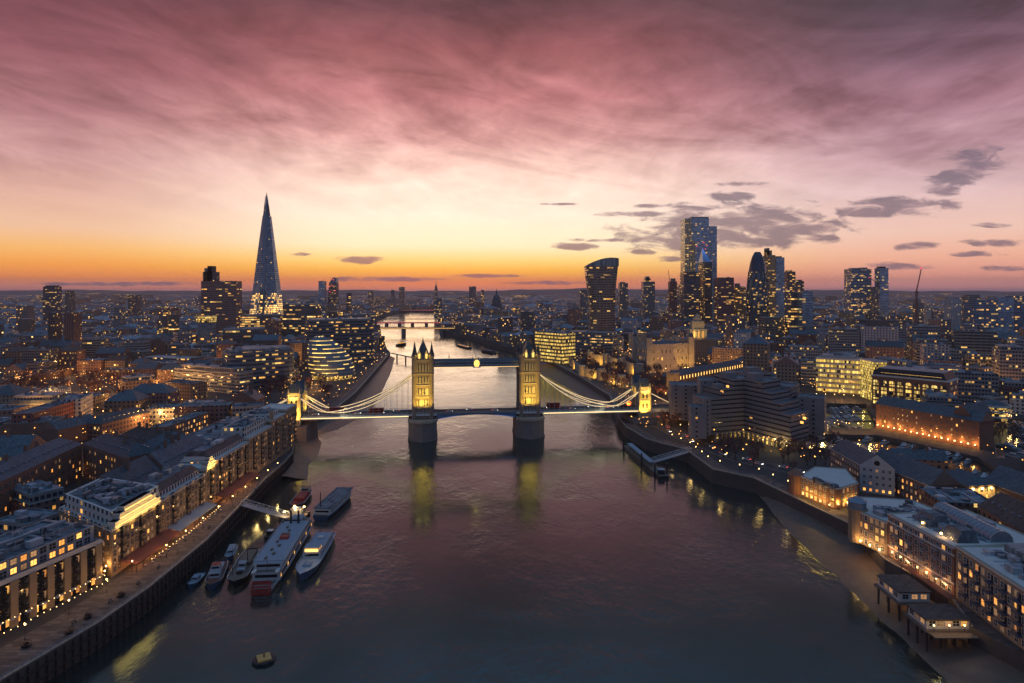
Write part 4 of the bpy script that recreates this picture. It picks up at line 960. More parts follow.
# simple tall blocks: px0, px1, top row, distance, depth m, material, roof, name, label, extras
def block(px0, px1, py, D, dep, fac, label, roof='flat_roof', name='office_tower', cat='tower', crown=None, ang=0.0, tint=(1, 1, 1), z0=GZ):
    x0, x1, z = X(px0, D), X(px1, D), ZT(py, D); c = ((x0+x1)/2, D+dep/2); P = [(x0, D), (x1, D), (x1, D+dep), (x0, D+dep)]
    if ang: P = [(c[0]+(x-c[0])*cos(ang)-(y-c[1])*sin(ang), c[1]+(x-c[0])*sin(ang)+(y-c[1])*cos(ang)) for x, y in P]
    o = thing(name, (c[0], c[1], z0), label, cat); take(P); mb, Q = walls_flat(P, z0, z, fac, 'flat_roof', .9); mb.t = [tint]*len(mb.f); mb.build('wall', o)
    mb = MB(); mb.face([(*q, z-.9) for q in Q], roof); mb.build('roof', o)
    rr = random.Random(int(px0*7+py)); roof_kit(P, z-.88, rr, 3, big=1.6).build('roof_plant', o)
    for e in (crown or []):
        a, b_, h, m = e; xx0, xx1 = X(a, D), X(b_, D); mb = MB(); mb.prism([(xx0, D+dep*.2), (xx1, D+dep*.2), (xx1, D+dep*.8), (xx0, D+dep*.8)], z-.8, z+h, m, roof); mb.build('roof_box', o)
    return o
block(201, 236, 281, 1180, 26, 'tower_dark', 'broad slab hospital tower with many lit floors left of the glass spire', tint=(2.4, 1.7, 1.4), crown=[(201.5, 214.5, 17, 'resi_tower'), (203, 210, 24, 'concrete'), (206, 211, 28, 'dark_metal')])
block(197.5, 211.5, 322.5, 1000, 14, 'glass_tower', 'slim dark tower topped by a glowing lantern box', cat='tower', crown=None)
mb = MB(); D = 1000; mb.prism([(X(196.5, D), D-1.5), (X(212, D), D-1.5), (X(212, D), D+15.5), (X(196.5, D), D+15.5)], ZT(322.4, D), ZT(316, D), 'quay_lit', 'flat_roof', bottom=True)
o = mb.build('lantern', [q for q in COL.objects if q.get('label', '').startswith('slim dark tower topped')][0])
block(43, 55, 286.5, 1750, 26, 'tower_dark', 'dark slab tower rising alone above the far left horizon', crown=[(44, 54, 3, 'dark_metal')])
block(65, 71, 291, 1900, 20, 'resi_tower', 'small pale tower to the right of the lone dark slab on the horizon')
block(48, 55, 313, 1000, 16, 'resi_tower', 'dark brown residential tower with lit edge, left one of a pair at far left', tint=(.8, .6, .55))
block(64, 74, 312.5, 960, 18, 'resi_tower', 'brown residential tower with lit rooms, right one of a pair at far left', tint=(1, .75, .65))
block(16, 28, 306, 1400, 20, 'far_city', 'pale lit apartment block near the left edge of the skyline', tint=(1.4, 1.2, 1))
block(163, 167, 311, 1150, 12, 'tower_dark', 'thin dark tower with lit block beside it in the left midground')
block(168.5, 175, 314, 1120, 14, 'glass_lit', 'narrow office tower with large yellow windows in the left midground')
block(114, 121, 307, 1350, 15, 'concrete_office', 'pale grey tower among the left rooftops')
block(128, 137, 295, 1900, 22, 'resi_tower', 'faint square tower on the horizon left of the hospital slab')
block(318.5, 324.5, 281, 2600, 26, 'glass_tower', 'plain grey tower on the horizon beside a pointed red lit one', tint=(2, 1.8, 1.8))
D = 2650; o = thing('office_tower', (X(331.5, D), D, GZ), 'curved pointed tower with red lights on the horizon right of the spire', 'tower')
mb = MB(); x0, x1, xm = X(327, D), X(336.5, D), X(333, D); mb.loft([(x0, D), (x1, D), (x1, D+34), (x0, D+34)], GZ, [(X(329, D), D), (x1, D), (x1, D+34), (X(329, D), D+34)], ZT(283, D), 'tower_dark', 'flat_roof')
mb.loft([(X(329, D), D), (x1, D), (x1, D+34), (X(329, D), D+34)], ZT(283, D), [(xm, D), (x1-3, D), (x1-3, D+30), (xm, D+30)], ZT(277.5, D), 'shard_upper', 'flat_roof'); mb.build('wall', o)
mb = MB(); [mb.box(X(a, D)-1.5, D-3, ZT(b_, D), X(a, D)+1.5, D-1, ZT(b_, D)+3, 'red_beacon') for a, b_ in ((329.5, 287), (333, 286), (330, 292), (335, 291), (333.5, 280))]; mb.build('beacon', o)
block(346.5, 350.5, 293, 1700, 12, 'tower_dark', 'thin dark chimney like tower left of the far river bend')
block(399, 404, 287, 3600, 30, 'far_city', 'small square tower standing on the horizon above the far bridges')
block(469, 476, 286.5, 3100, 26, 'far_city', 'blocky tower standing on the horizon above the river bank')
block(481, 484, 290, 3500, 20, 'glass_lit', 'short lit tower right of the blocky horizon tower')
block(368, 373, 291, 3300, 26, 'far_city', 'low square tower on the horizon left of the river bend')
block(391, 394, 290, 4100, 26, 'resi_tower', 'narrow far tower beside the square one above the bridges')
D = 3400; o = thing('telecom_tower', (X(436, D), D, GZ), 'slender telecom mast tower on the horizon above the river', 'tower'); mb = MB()
mb.lathe(X(436, D), D, [(6, GZ), (6, 90), (9, 92), (9, 118), (6, 120), (6, 132), (3, 134), (1, 158)], 10, 'far_city'); mb.build('shaft', o)
# cathedral dome
D = 2100; cx = X(496.5, D); o = thing('cathedral', (cx, D, GZ), 'distant cathedral dome with lantern on the right bank horizon', 'cathedral'); mb = MB(); mb.box(cx-24, D-20, GZ, cx+24, D+40, 44, 'stone'); mb.build('nave', o)
mb = MB(); mb.lathe(cx, D, [(18, 44), (18, 66), (15, 68), (15, 76), (13, 84), (8, 92), (3, 96), (2.6, 104), (.6, 110), (.2, 116)], 16, 'slate'); mb.build('dome', o)
take([(cx-40, D-30), (cx+40, D-30), (cx+40, D+50), (cx-40, D+50)])
# top-heavy curved tower
D = 1120; o = thing('flared_tower', (X(603, D), D, GZ), 'top heavy curved glass tower that widens towards its domed roof', 'skyscraper'); mb = MB(); n_ = 9; prev = None
for i in range(n_+1):
    t_ = i/n_; z = GZ+(ZT(266, D)-GZ)*t_; a = X(588.5+2.6*sin(pi*min(t_*1.1, 1))-2.6*t_**2+.5, D); b_ = X(617.0-2.0*sin(pi*t_)+1.6*t_**2, D); dp = 34+6*t_
    P = [(a+4, D), ((a+b_)/2, D-3.5), (b_-4, D), (b_, D+5), (b_, D+dp-5), (b_-4, D+dp), (a+4, D+dp), (a, D+dp-5), (a, D+5)]
    if prev: mb.loft(prev[0], prev[1], P, z, 'walkie_glass', None, v0=prev[1]-GZ)
    prev = (P, z)
mb.build('glass_facade', o); P, z = prev; mb = MB(); a, b_ = X(587, D), X(619, D)
ks = 10
for j in range(ks):
    def arc(q): x = a+(b_-a)*q; return x, z+(ZT(257.5, D)-z)*(1-((q-.78)/.8)**2) if True else 0
    (xa, za), (xb, zb) = arc(j/ks), arc((j+1)/ks); za = max(za, z); zb = max(zb, z)
    mb.face([(xa, D+1, za), (xb, D+1, zb), (xb, D+39, zb), (xa, D+39, za)], 'zinc')
    for yy in (D+1, D+39): mb.face([(xa, yy, z), (xb, yy, z), (xb, yy, zb), (xa, yy, za)], 'zinc')
mb.face([(a, D+1, z), (a, D+39, z), (a, D+39, max(arc(0)[1], z)), (a, D+1, max(arc(0)[1], z))], 'zinc'); mb.face([(b_, D+1, z), (b_, D+39, z), (b_, D+39, arc(1)[1]), (b_, D+1, arc(1)[1])], 'zinc')
mb.build('roof', o); take([(X(580, D), D-20), (X(626, D), D-20), (X(626, D), D+50), (X(580, D), D+50)])
mb = MB()
for k in range(12): q = 589.5+k*2.35; mb.bar((X(q+.9, D), D-3.0+(abs(k-5.5)*.45), GZ+2), (X(q, D)-.1, D-2.8+(abs(k-5.5)*.45), ZT(266.5, D)), .5, .5, 'zinc')
mb.build('fin', o)
# tallest stepped tower
D = 1560; o = thing('skyscraper', (X(701, D), D, GZ), 'tallest blue glass skyscraper of the cluster with stepped top and pale left edge', 'skyscraper')
for nm, a, b_, py, d0, d1, fac, tn in (('glass_facade', 691, 709, 218, 0, 42, 'glass_tower', (2.5, 2.7, 2.9)), ('glass_facade', 709, 717.5, 226, 4, 40, 'glass_tower', (1.6, 1.9, 2.2)), ('sunset_facade', 684.5, 691, 218.7, -4, 36, 'tower_gold', (2.2, 2.5, 2.8)), ('sunset_facade', 691, 694.5, 241, -6, 0, 'tower_gold', (2, 2.1, 2.1))):  # left strips: sunset reflection painted in as pale gold tint
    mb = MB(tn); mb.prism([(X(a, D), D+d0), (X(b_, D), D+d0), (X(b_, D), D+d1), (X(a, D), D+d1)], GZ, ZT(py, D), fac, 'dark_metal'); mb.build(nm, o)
mb = MB(); mb.prism([(X(691.4, D), D-.3), (X(708.6, D), D-.3), (X(708.6, D), D+41), (X(691.4, D), D+41)], ZT(218, D)+.02, ZT(218, D)+3, 'zinc', None); mb.build('crown', o)
take([(X(680, D), D-20), (X(722, D), D-20), (X(722, D), D+50), (X(680, D), D+50)])
mb = MB(); [mb.box(X(a, D)-.8, D-8, ZT(b_, D), X(a, D)+.8, D-6.5, ZT(b_, D)+1.6, 'red_beacon') for a, b_ in ((703, 243), (706, 246), (696, 247), (704.5, 249.5))]; mb.build('beacon', o)
# wedge tower in front
D = 1440; o = thing('wedge_tower', (X(709, D), D, GZ), 'wedge shaped dark glass tower with blue lit sloping tip before the tallest tower', 'skyscraper'); z1, z2 = ZT(262, D), ZT(247.5, D)
mb = MB(); P = [(X(703, D), D), (X(712, D), D), (X(715, D), D+36), (X(703, D), D+36)]; mb.prism(P, GZ, z1, 'tower_dark', None)
mb.face([(X(703, D), D, z1), (X(712, D), D, z1), (X(706, D), D+30, z2)], 'blue_glass'); mb.face([(X(712, D), D, z1), (X(715, D), D+36, z1), (X(706, D), D+30, z2)], 'blue_glass')
mb.face([(X(703, D), D+36, z1), (X(703, D), D, z1), (X(706, D), D+30, z2)], 'blue_glass'); mb.face([(X(715, D), D+36, z1), (X(703, D), D+36, z1), (X(706, D), D+30, z2)], 'dark_metal'); mb.build('glass_facade', o)
mb = MB(); mb.prism([(X(703.4, D), D-3), (X(704.4, D), D-3), (X(704.4, D), D-.2), (X(703.4, D), D-.2)], GZ, z1+2, 'tower_gold', 'zinc'); mb.build('lift_shaft', o)
mb = MB(); 
for k in range(5): mb.bar((X(703.4+k*1.8, D), D-.5, z1), (X(706, D), D+29.5, z2), .7, .7, 'blue_light')
mb.build('light_strip', o)
block(684, 700, 272.5, 1430, 34, 'tower_dark', 'squat black office tower in front of the tallest skyscraper', crown=[(690, 699, 2, 'dark_metal')])
block(679.5, 684, 284, 1500, 24, 'glass_office', 'low grey block left of the squat black tower')
block(718.5, 734, 277.5, 1380, 30, 'tower_dark', 'boxy dark red brown office tower right of the tallest skyscraper', tint=(2.6, 1.2, 1.1))
block(735.5, 746, 287, 1400, 28, 'tower_gold', 'pale lit block between the boxy brown tower and the bullet tower', tint=(.9, .8, .8), crown=[(738, 741, 8, 'concrete')])
# bullet tower
D = 1300; o = thing('bullet_tower', (X(757.5, D), D, GZ), 'bullet shaped glass tower with diagonal lattice bands in the city cluster', 'skyscraper'); H = ZT(252, D)-GZ; n_ = 18; pr = []
for i in range(n_+1):
    t_ = i/n_; r = 17.6+3.6*sin(pi*min(t_/.72, 1)*.5+0) if t_ < .36 else 21.2*sqrt(max(0, 1-((t_-.36)/.66)**2.35)); pr.append((max(r, .6), GZ+H*t_))
mb = MB(); mb.lathe(X(757.5, D), D, pr[:15], 24, 'gherkin_glass', top=False); mb.build('glass_facade', o); mb = MB(); mb.lathe(X(757.5, D), D, pr[14:], 24, 'blue_glass'); mb.build('dome', o)
mb = MB()
for k in range(12):
    for sg in (-1, 1):
        for i in range(14):
            a0 = 2*pi*k/12+sg*i*.16; a1 = a0+sg*.16; r0, z0_ = pr[i]; r1, z1_ = pr[i+1]; c = X(757.5, D)
            mb.bar((c+cos(a0)*(r0+.2), D+sin(a0)*(r0+.2), z0_), (c+cos(a1)*(r1+.2), D+sin(a1)*(r1+.2), z1_), .7, .7, 'dark_metal')
mb.build('lattice', o); take([(X(745, D), D-30), (X(770, D), D-30), (X(770, D), D+30), (X(745, D), D+30)])
block(763.5, 767.5, 258, 1500, 26, 'glass_tower', 'blue glass slab just behind the bullet tower', tint=(1.5, 1.9, 2.2))
o = block(768, 775.5, 255, 1340, 26, 'tower_gold', 'tall golden office tower with stepped mast top right of the bullet tower', crown=[(768, 773, 10, 'tower_gold'), (768, 770.5, 15, 'concrete')], tint=(1.3, 1.1, .9))
block(776, 784.5, 257.5, 1350, 28, 'glass_tower', 'blue grey tower attached right of the golden tower', tint=(2.0, 2.1, 2.3), crown=[(777, 783, 3, 'dark_metal')])
block(787.5, 795.5, 271.5, 1500, 26, 'tower_dark', 'round topped brown tower with lit windows right of the cluster', tint=(3, 1.8, 1.2), crown=[(789, 794, 3, 'tower_gold')])
block(795.5, 804, 281, 1500, 26, 'tower_dark', 'lower stepped brown block at the right end of the cluster', tint=(2.4, 1.6, 1.2), crown=[(800, 803, 3, 'dark_metal')])
block(791, 802, 293, 1000, 24, 'glass_lit', 'office block with bright yellow floors below the cluster')
block(802.5, 813, 291.5, 980, 24, 'glass_tower', 'black glass block beside the bright yellow floors')
block(851, 871.5, 269, 1650, 34, 'glass_office', 'broad blue grey office tower standing apart right of the cluster', tint=(2.6, 2.7, 3.0), crown=[(854, 860, 3, 'zinc'), (863, 869, 4, 'zinc')])
block(880, 888.5, 268, 1600, 24, 'glass_tower', 'narrow tower under construction with red lights at its top', tint=(2.6, 2.0, 2.0), crown=[(881, 887, 4, 'dark_metal')])
block(875, 880, 287, 1620, 20, 'concrete_office', 'lower shaft beside the narrow tower under construction')
block(434, 442, 298, 2300, 30, 'glass_office', 'dim block over the far right bank')
block(619.5, 628, 283, 1700, 24, 'concrete_office', 'grey tower right of the top heavy curved tower', crown=[(621, 625, 3, 'concrete')])
block(643.5, 655, 281.5, 1500, 26, 'concrete_office', 'pale grey tower with domed lit crown between the big towers', crown=[(645.5, 651, 8, 'tower_gold'), (646.5, 650, 12, 'zinc')])
block(580, 587.5, 290, 1500, 24, 'concrete_office', 'low grey block left of the top heavy curved tower')
block(670, 677, 281.5, 1650, 22, 'resi_tower', 'unfinished core tower with a crane left of the tallest skyscraper', tint=(1.4, 1.0, 1.0), crown=[(672, 676, 8, 'concrete')])
block(918, 924, 303, 1150, 16, 'concrete_office', 'slim pale tower right of the tall red crane')
block(927, 931, 304, 1180, 14, 'render_white', 'thin white tower among the right hand blocks')
block(951, 961, 298, 1250, 20, 'render_white', 'round white residential tower with lit top on the right skyline', tint=(.9, .95, 1.1))
block(969, 980, 295, 1300, 20, 'concrete_office', 'grey residential tower left of the blue glass block', tint=(1.1, 1, .9))
block(974, 998, 300, 1150, 26, 'glass_office', 'wide blue glass office block with scattered lit floors at right', tint=(1.6, 1.9, 2.4))
block(998, 1014, 297, 1160, 24, 'glass_tower', 'dark blue glass tower near the right edge of the skyline', tint=(1.6, 1.8, 2.2))
block(1015, 1030, 296, 1200, 24, 'glass_office', 'glass tower cut by the right edge of the view', tint=(1.6, 1.8, 2.1))
# cranes
def crane(px, base_py, D, topz, jib, ang, label):
    x = X(px, D); o = thing('tower_crane', (x, D, GZ), label, 'crane'); mb = MB(); n_ = int(topz/6)
    for a in (-1, 1):
        for b_ in (-1, 1): mb.bar((x+a, D+b_, GZ), (x+a, D+b_, topz), .4, .4, 'rust')
    for k in range(n_): mb.bar((x-1, D-1, GZ+k*6), (x+1, D-1, GZ+k*6+6), .25, .25, 'rust')
    mb.build('mast', o); mb = MB(); ex, ez = cos(ang)*jib, sin(ang)*jib
    mb.bar((x, D, topz), (x+ex, D, topz+ez), 1.1, 1.1, 'red_paint'); mb.bar((x, D, topz), (x-cos(ang)*jib*.25, D, topz-1), 1.1, 1.1, 'red_paint'); mb.bar((x, D, topz+4), (x+ex*.7, D, topz+ez*.7), .3, .3, 'dark_metal'); mb.bar((x, D, topz), (x, D, topz+5), .6, .6, 'red_paint'); mb.build('jib', o)
    mb = MB(); mb.box(x-1.2, D-2.4, topz-3, x+1.2, D-1.1, topz-.6, 'dark_metal'); mb.build('cab', o); mb = MB(); mb.box(x+ex-.8, D-.8, topz+ez, x+ex+.8, D+.8, topz+ez+1.6, 'red_beacon'); mb.build('beacon', o)
crane(916.5, 300, 1000, 108, 36, radians(78), 'tall red luffing crane with raised jib standing on the right skyline')
crane(670, 285, 1560, 124, 34, radians(97), 'crane with raised jib above the unfinished core left of the tallest tower')
crane(877.5, 290, 1590, 128, 24, radians(150), 'crane beside the narrow tower under construction')
# glass egg building by the park
D = 725; A = U(302, 381); cx, cy = A[0]+26.5, A[1]+27; o = thing('glass_egg_building', (cx, cy, GZ), 'leaning rounded glass building like a sliced egg with lit floor bands beside the park', 'city hall'); n_ = 11; pr = []; sh = []
for i in range(n_+1):
    t_ = i/n_; pr.append((25.5*sqrt(max(0, 1-(t_*.99)**2.3))+.3, GZ+4+44*t_)); sh.append((-17*t_**1.6, 4*t_))
mb = MB(); mb.lathe(cx, cy, pr, 30, 'egg_glass', shift=sh); mb.build('glass_facade', o)
mb = MB()
for i in range(1, n_):
    r, z = pr[i]; mb.lathe(cx+sh[i][0], cy+sh[i][1], [(r+.5, z-.25), (r+.8, z), (r+.5, z+.25)], 30, 'zinc', top=False)
mb.build('floor_ledge', o); mb = MB(); mb.lathe(cx, cy, [(22, GZ), (22, GZ+4.2)], 24, 'quay_lit'); mb.build('base', o); take([(cx-35, cy-35), (cx+35, cy-35), (cx+35, cy+35), (cx-35, cy+35)])
# rounded glass offices around it
def rounded(P, r, k=4):
    out = []; P = ccw(P)
    for i in range(len(P)):
        a, b_, c = P[i-1], P[i], P[(i+1) % len(P)]; l1 = hypot(a[0]-b_[0], a[1]-b_[1]); l2 = hypot(c[0]-b_[0], c[1]-b_[1]); q = min(r, l1*.45, l2*.45); p0 = lerp(b_, a, q/l1); p1 = lerp(b_, c, q/l2)
        for j in range(k+1): t_ = j/k; m0 = lerp(p0, b_, t_); m1 = lerp(b_, p1, t_); out.append(lerp(m0, m1, t_))
    return out
def glass_block(A, B, dep, z, label, r=10, fac='louvre_glass', tint=(1, 1, 1), roof='zinc'):
    P = rect(A, B, dep); c = (sum(p[0] for p in P)/4, sum(p[1] for p in P)/4); o = thing('glass_office', (c[0], c[1], GZ), label, 'office building'); take(P)
    Q = rounded(P, r); mb = MB(tint); mb.prism(Q, GZ, z, fac, 'flat_roof'); mb.build('glass_facade', o)
    mb = MB(); Q2 = inset(Q, .9); k = 0; zz = GZ+4.6
    while zz < z: mb.prism(inset(Q, 1.012), zz-.15, zz+.15, 'zinc', 'zinc', bottom=True); zz += 4.6
    mb.build('floor_ledge', o); mb = MB(); mb.prism(Q2, z+.02, z+2.4, 'zinc', roof); mb.build('penthouse', o)
    rr = random.Random(int(z*10)); roof_kit(P, z+2.42, rr, 5, big=1.4).build('roof_plant', o); return o
glass_block(U(228, 392, GZ), U(297, 386, GZ), 40, 47, 'wide glass office with horizontal lit bands left of the glass egg', r=14)
glass_block(U(310, 366, GZ), U(378, 362, GZ), 50, ZT(322, 850), 'large rounded glass office with many lit floors behind the glass egg', r=22, tint=(.8, .8, .85))
glass_block(U(222, 360, GZ), U(268, 358, GZ), 40, ZT(331, 930), 'glass office with yellow floors at the foot of the spire', fac='glass_lit')
glass_block(U(282, 350, GZ), U(316, 350, GZ), 36, ZT(305, 1090), 'lit office block right of the spire base', fac='glass_lit', r=4)
glass_block(U(240, 347, GZ), U(284, 346, GZ), 30, ZT(316, 1150), 'brightly lit station office block at the foot of the spire', fac='glass_lit', r=3)
glass_block(U(345, 341, GZ), U(378, 338, GZ), 40, ZT(315, 1330), 'dim riverside office past the rounded glass block', fac='glass_office', r=6, tint=(1.5, 1.3, 1.2))
# far river bridges
def far_bridge(D, px0, px1, zt, piers, label, trussed=False, lit='warm_strip', th=2.2):
    x0, x1 = X(px0, D), X(px1, D); o = thing('river_bridge', ((x0+x1)/2, D, 0), label, 'bridge'); mb = MB(); mb.box(x0, D, zt-th, x1, D+20, zt, 'stone', 'asphalt'); mb.box(x0, D-.3, zt, x1, D+.2, zt+1.2, 'stone'); mb.build('deck', o)
    for q in piers:
        mb = MB(); c = X(q, D); mb.prism([(c-3.5, D-2), (c, D-5), (c+3.5, D-2), (c+3.5, D+22), (c-3.5, D+22)], -2, zt-th+.02, 'pier_stone', 'pier_stone'); mb.build('pier', o)
    mb = MB(); mb.bar((x0, D-.6, zt-.6), (x1, D-.6, zt-.6), .3, .35, lit); mb.build('light_strip', o)
    if trussed:
        mb = MB(); n_ = 12
        for k in range(n_): a, b_ = x0+(x1-x0)*k/n_, x0+(x1-x0)*(k+1)/n_; mb.bar((a, D-.5, zt+.3), (b_, D-.5, zt+6), .5, .5, 'rust'); mb.bar((a, D-.5, zt), (a, D-.5, zt+6), .5, .5, 'rust')
        mb.bar((x0, D-.5, zt+6), (x1, D-.5, zt+6), .6, .8, 'rust'); mb.build('truss', o)
far_bridge(1560, 379, 478, ZT(328, 1560), (403, 442), 'low flat concrete road bridge with orange lights beyond the gothic bridge', th=2.6)
far_bridge(1980, 372, 448, ZT(322.5, 1980), (386, 399, 412, 426), 'railway bridge with red lit girders behind the flat road bridge', trussed=False, lit='red_beacon', th=3)
far_bridge(2420, 372, 442, ZT(319, 2420), (384, 398, 412, 427), 'farthest bridge seen across the bend of the river')
# ------------------------------------------------------------------ castle on the right bank
def castle_wall(pts, h, label, drums=True, th=3):
    W_ = [U(*p) for p in pts]; o = thing('castle_wall', (*W_[0], GZ), label, 'castle wall'); take([(x+a, y+b_) for x, y in W_ for a, b_ in ((-5, -5), (5, -5), (5, 5), (-5, 5))][:4])
    mb = MB()
    for i in range(len(W_)-1):
        P = rect(W_[i], W_[i+1], th); mb.prism(P, GZ, GZ+h, 'stone', 'stone'); L = hypot(W_[i+1][0]-W_[i][0], W_[i+1][1]-W_[i][1]); n_ = int(L/2.6)
        for k in range(n_): a = lerp(W_[i], W_[i+1], (k+.1)/n_); b_ = lerp(W_[i], W_[i+1], (k+.6)/n_); mb.prism(rect(a, b_, .8), GZ+h+.01, GZ+h+1, 'stone', 'stone')
        NOBUILD.append([(P[j][0]+(-6 if j in (0, 3) else 6), P[j][1]+(-6 if j < 2 else 6)) for j in range(4)])
    mb.build('wall', o)
    for i, q in enumerate(W_):
        mb = MB(); mb.lathe(q[0], q[1], [(4.4, GZ), (4.2, GZ+h+2.5), (4.6, GZ+h+2.6), (4.6, GZ+h+3.8)], 12, 'stone'); mb.build('tower', o)
    for i in range(len(W_)-1):
        m_ = lerp(W_[i], W_[i+1], .5); l = spot(m_[0]-3, m_[1]-13, GZ+.6, m_[0], m_[1], GZ+h*.7, 15000, (1, .50, .06), 105, .5)
        l.parent = o; l.location = (l.location.x-W_[0][0], l.location.y-W_[0][1], l.location.z-GZ)
castle_wall([(566,362),(582,376),(601,380),(622,387),(641,394)], 9, 'crenellated outer castle wall lit amber along the river wharf')
castle_wall([(590,364),(606,366),(622,371),(640,378)], 13, 'taller inner castle wall with round towers behind the outer wall')
A, B = U(649, 373), U(691, 371); P = rect(A, B, 34); take(P); keep = thing('castle_keep', (*lerp(A, B, .5), GZ), 'square pale stone keep with four corner turrets behind bare trees', 'castle'); mb, Q = walls_flat(P, GZ, 43, 'stone', 'stone', 1.2); mb.build('wall', keep)
mb = MB(); mb.face([(*q, 41.8) for q in Q], 'flat_roof'); mb.gable(inset(P, .8), 41.9, 4, 'slate', 'slate', hip=1); mb.build('roof', keep)
for i, q in enumerate(ccw(P)):
    mb = MB(); mb.obox(q[0], q[1], GZ, 6.5, 6.5, 43, 0, 'stone'); mb.lathe(q[0], q[1], [(3.0, 51.02), (3.1, 52.5), (2.0, 55), (.3, 56.5), (.05, 59)], 10, 'slate'); mb.build('turret', keep)
for a, b_ in edges(P):
    win_rows(keep, a, b_, GZ+4, 9, 3, 9, 1.4, 3.6, .03, 'stone', 2, 4)
    m_ = lerp(a, b_, .5)
spot(A[0]+4, A[1]-24, GZ+1, A[0]+4, A[1], 34, 9000, (1, .55, .09), 60); spot(B[0]-8, B[1]-26, GZ+1, B[0]-8, B[1], 32, 22000, (1, .52, .07), 70)
# floodlit arcade along the bridge approach
A, B = (157, 628), (268, 744); P = rect(A, B, 13); take(P); o = thing('arcade_building', (*A, GZ), 'long brick building with a row of lit pilasters behind the concrete hotel', 'building'); mb = MB(); mb.prism(P, GZ, 24.5, 'brick_brown', None); mb.build('wall', o)
mb = MB(); mb.gable(P, 24.51, 4.5, 'slate', 'brick_brown', hip=.9); mb.build('roof', o)
for k in range(26):
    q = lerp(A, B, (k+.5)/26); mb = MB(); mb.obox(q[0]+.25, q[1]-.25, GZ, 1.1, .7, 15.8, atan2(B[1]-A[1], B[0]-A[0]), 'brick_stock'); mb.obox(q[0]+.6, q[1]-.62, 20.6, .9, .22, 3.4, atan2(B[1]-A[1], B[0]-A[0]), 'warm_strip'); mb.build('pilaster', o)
q = lerp(A, B, .03); o = thing('gate_house', (*q, GZ), 'square floodlit gatehouse tower at the end of the arcade building', 'building'); mb = MB(); mb.obox(q[0]-4, q[1]-10, GZ, 9, 9, 22, .8, 'brick_stock', 'flat_roof'); mb.build('wall', o)
for t_ in (-2.8, 0, 2.8):
    mb = MB(); mb.obox(q[0]-4+t_*cos(.8)+4.6*sin(.8), q[1]-10+t_*sin(.8)-4.6*cos(.8), 14, 1.0, .2, 5, .8, 'black_glass'); mb.build('window', o)
spot(q[0]-6, q[1]-26, 9, q[0]-4, q[1]-14, 22, 16000, (1, .55, .08), 70)
take([(q[0]-12, q[1]-20), (q[0]+6, q[1]-20), (q[0]+6, q[1]+4), (q[0]-12, q[1]+4)])
# port authority style tower
D = 900; cx = X(698.5, D); o = thing('domed_office', (cx, D, GZ), 'stone office with stepped floodlit tower rising behind the castle keep', 'building'); mb = MB()
mb.prism([(cx-38, D), (cx+38, D), (cx+38, D+40), (cx-38, D+40)], GZ, 40, 'stock_brick', 'slate'); mb.build('wall', o); mb = MB(); mb.box(cx-12, D-1, 40.02, cx+12, D+16, 55, 'stone'); mb.box(cx-8.5, D+1, 55, cx+8.5, D+13, 66, 'stone'); mb.box(cx-5, D+3, 66, cx+5, D+11, 71, 'stone'); mb.lathe(cx, D+7, [(4, 71), (2.4, 75), (.2, 77)], 8, 'stone')
for t_ in (-9, -3, 3, 9): mb.lathe(cx+t_, D-2, [(.9, 41), (.8, 53)], 8, 'stone')
tw = mb.build('tower', o); spot(cx, D-26, 40.5, cx, D, 56, 16000, (1, .62, .16), 70); spot(cx-10, D-8, 41, cx, D+2, 62, 6000, (1, .62, .16), 70)
for t_ in (-6, 0, 6): mb = MB(); mb.box(cx+t_-1.1, D-1.1, 43, cx+t_+1.1, D-1.02, 52, 'window_lit'); mb.build('window', tw)
take([(cx-42, D-6), (cx+42, D-6), (cx+42, D+44), (cx-42, D+44)])

# ------------------------------------------------------------------ stepped concrete hotel
hotel = thing('stepped_hotel', (150, 440, GZ), 'large stepped grey concrete hotel on the right bank with bands of small windows', 'hotel'); rr = random.Random(12)
def wing(P, zt, fac='hotel_band', zb=13.0):
    mb = MB(); P = ccw(P); take(P); mb, Q = walls_flat(P, zb, zt, fac, 'concrete', .8, .94); w_ = mb.build('wing', hotel)
    mb = MB(); mb.face([(*q, zt-.8) for q in Q], 'flat_roof'); mb.face([(x, y, zb) for x, y in P][::-1], 'concrete'); mb.build('roof', w_)
    mb = MB(); z = zb+.2; O = inset(P, 1.0)
    while z < zt-1 and fac == 'hotel_band':
        for i in range(len(P)):
            a, b_ = P[i], P[(i+1) % len(P)]; L = hypot(b_[0]-a[0], b_[1]-a[1]); nx, ny = (b_[1]-a[1])/L*.3, -(b_[0]-a[0])/L*.3
            mb.prism([a, b_, (b_[0]+nx, b_[1]+ny), (a[0]+nx, a[1]+ny)], z, z+.95, 'concrete', 'concrete', bottom=True)
        z += 3.0
    if mb.f: mb.build('spandrel', w_)
    return w_
L_, I_, R_, E_ = (133.6, 429.6), (159, 438.6), (175, 402), (193, 417)
P1 = rect(L_, lerp(L_, I_, .33), 20); wing(P1, 37); P2 = rect(lerp(L_, I_, .33), lerp(L_, I_, .68), 24); wing(P2, 43)
P3 = [lerp(L_, I_, .68), I_, (168, 462), (146, 462)]; wing(P3, 49)
dR = (R_[0]-I_[0], R_[1]-I_[1]); n2 = (18, 14.5)
def rw(t0, t1, k=1.0): a, b_ = lerp(I_, R_, t0), lerp(I_, R_, t1); return [a, b_, (b_[0]+n2[0]*k, b_[1]+n2[1]*k), (a[0]+n2[0]*k, a[1]+n2[1]*k)]
wing(rw(0, .42, 1.0), 49); wing(rw(.42, .62), 43); wing(rw(.62, .80), 37.5); wing(rw(.80, 1.0), 31.5)
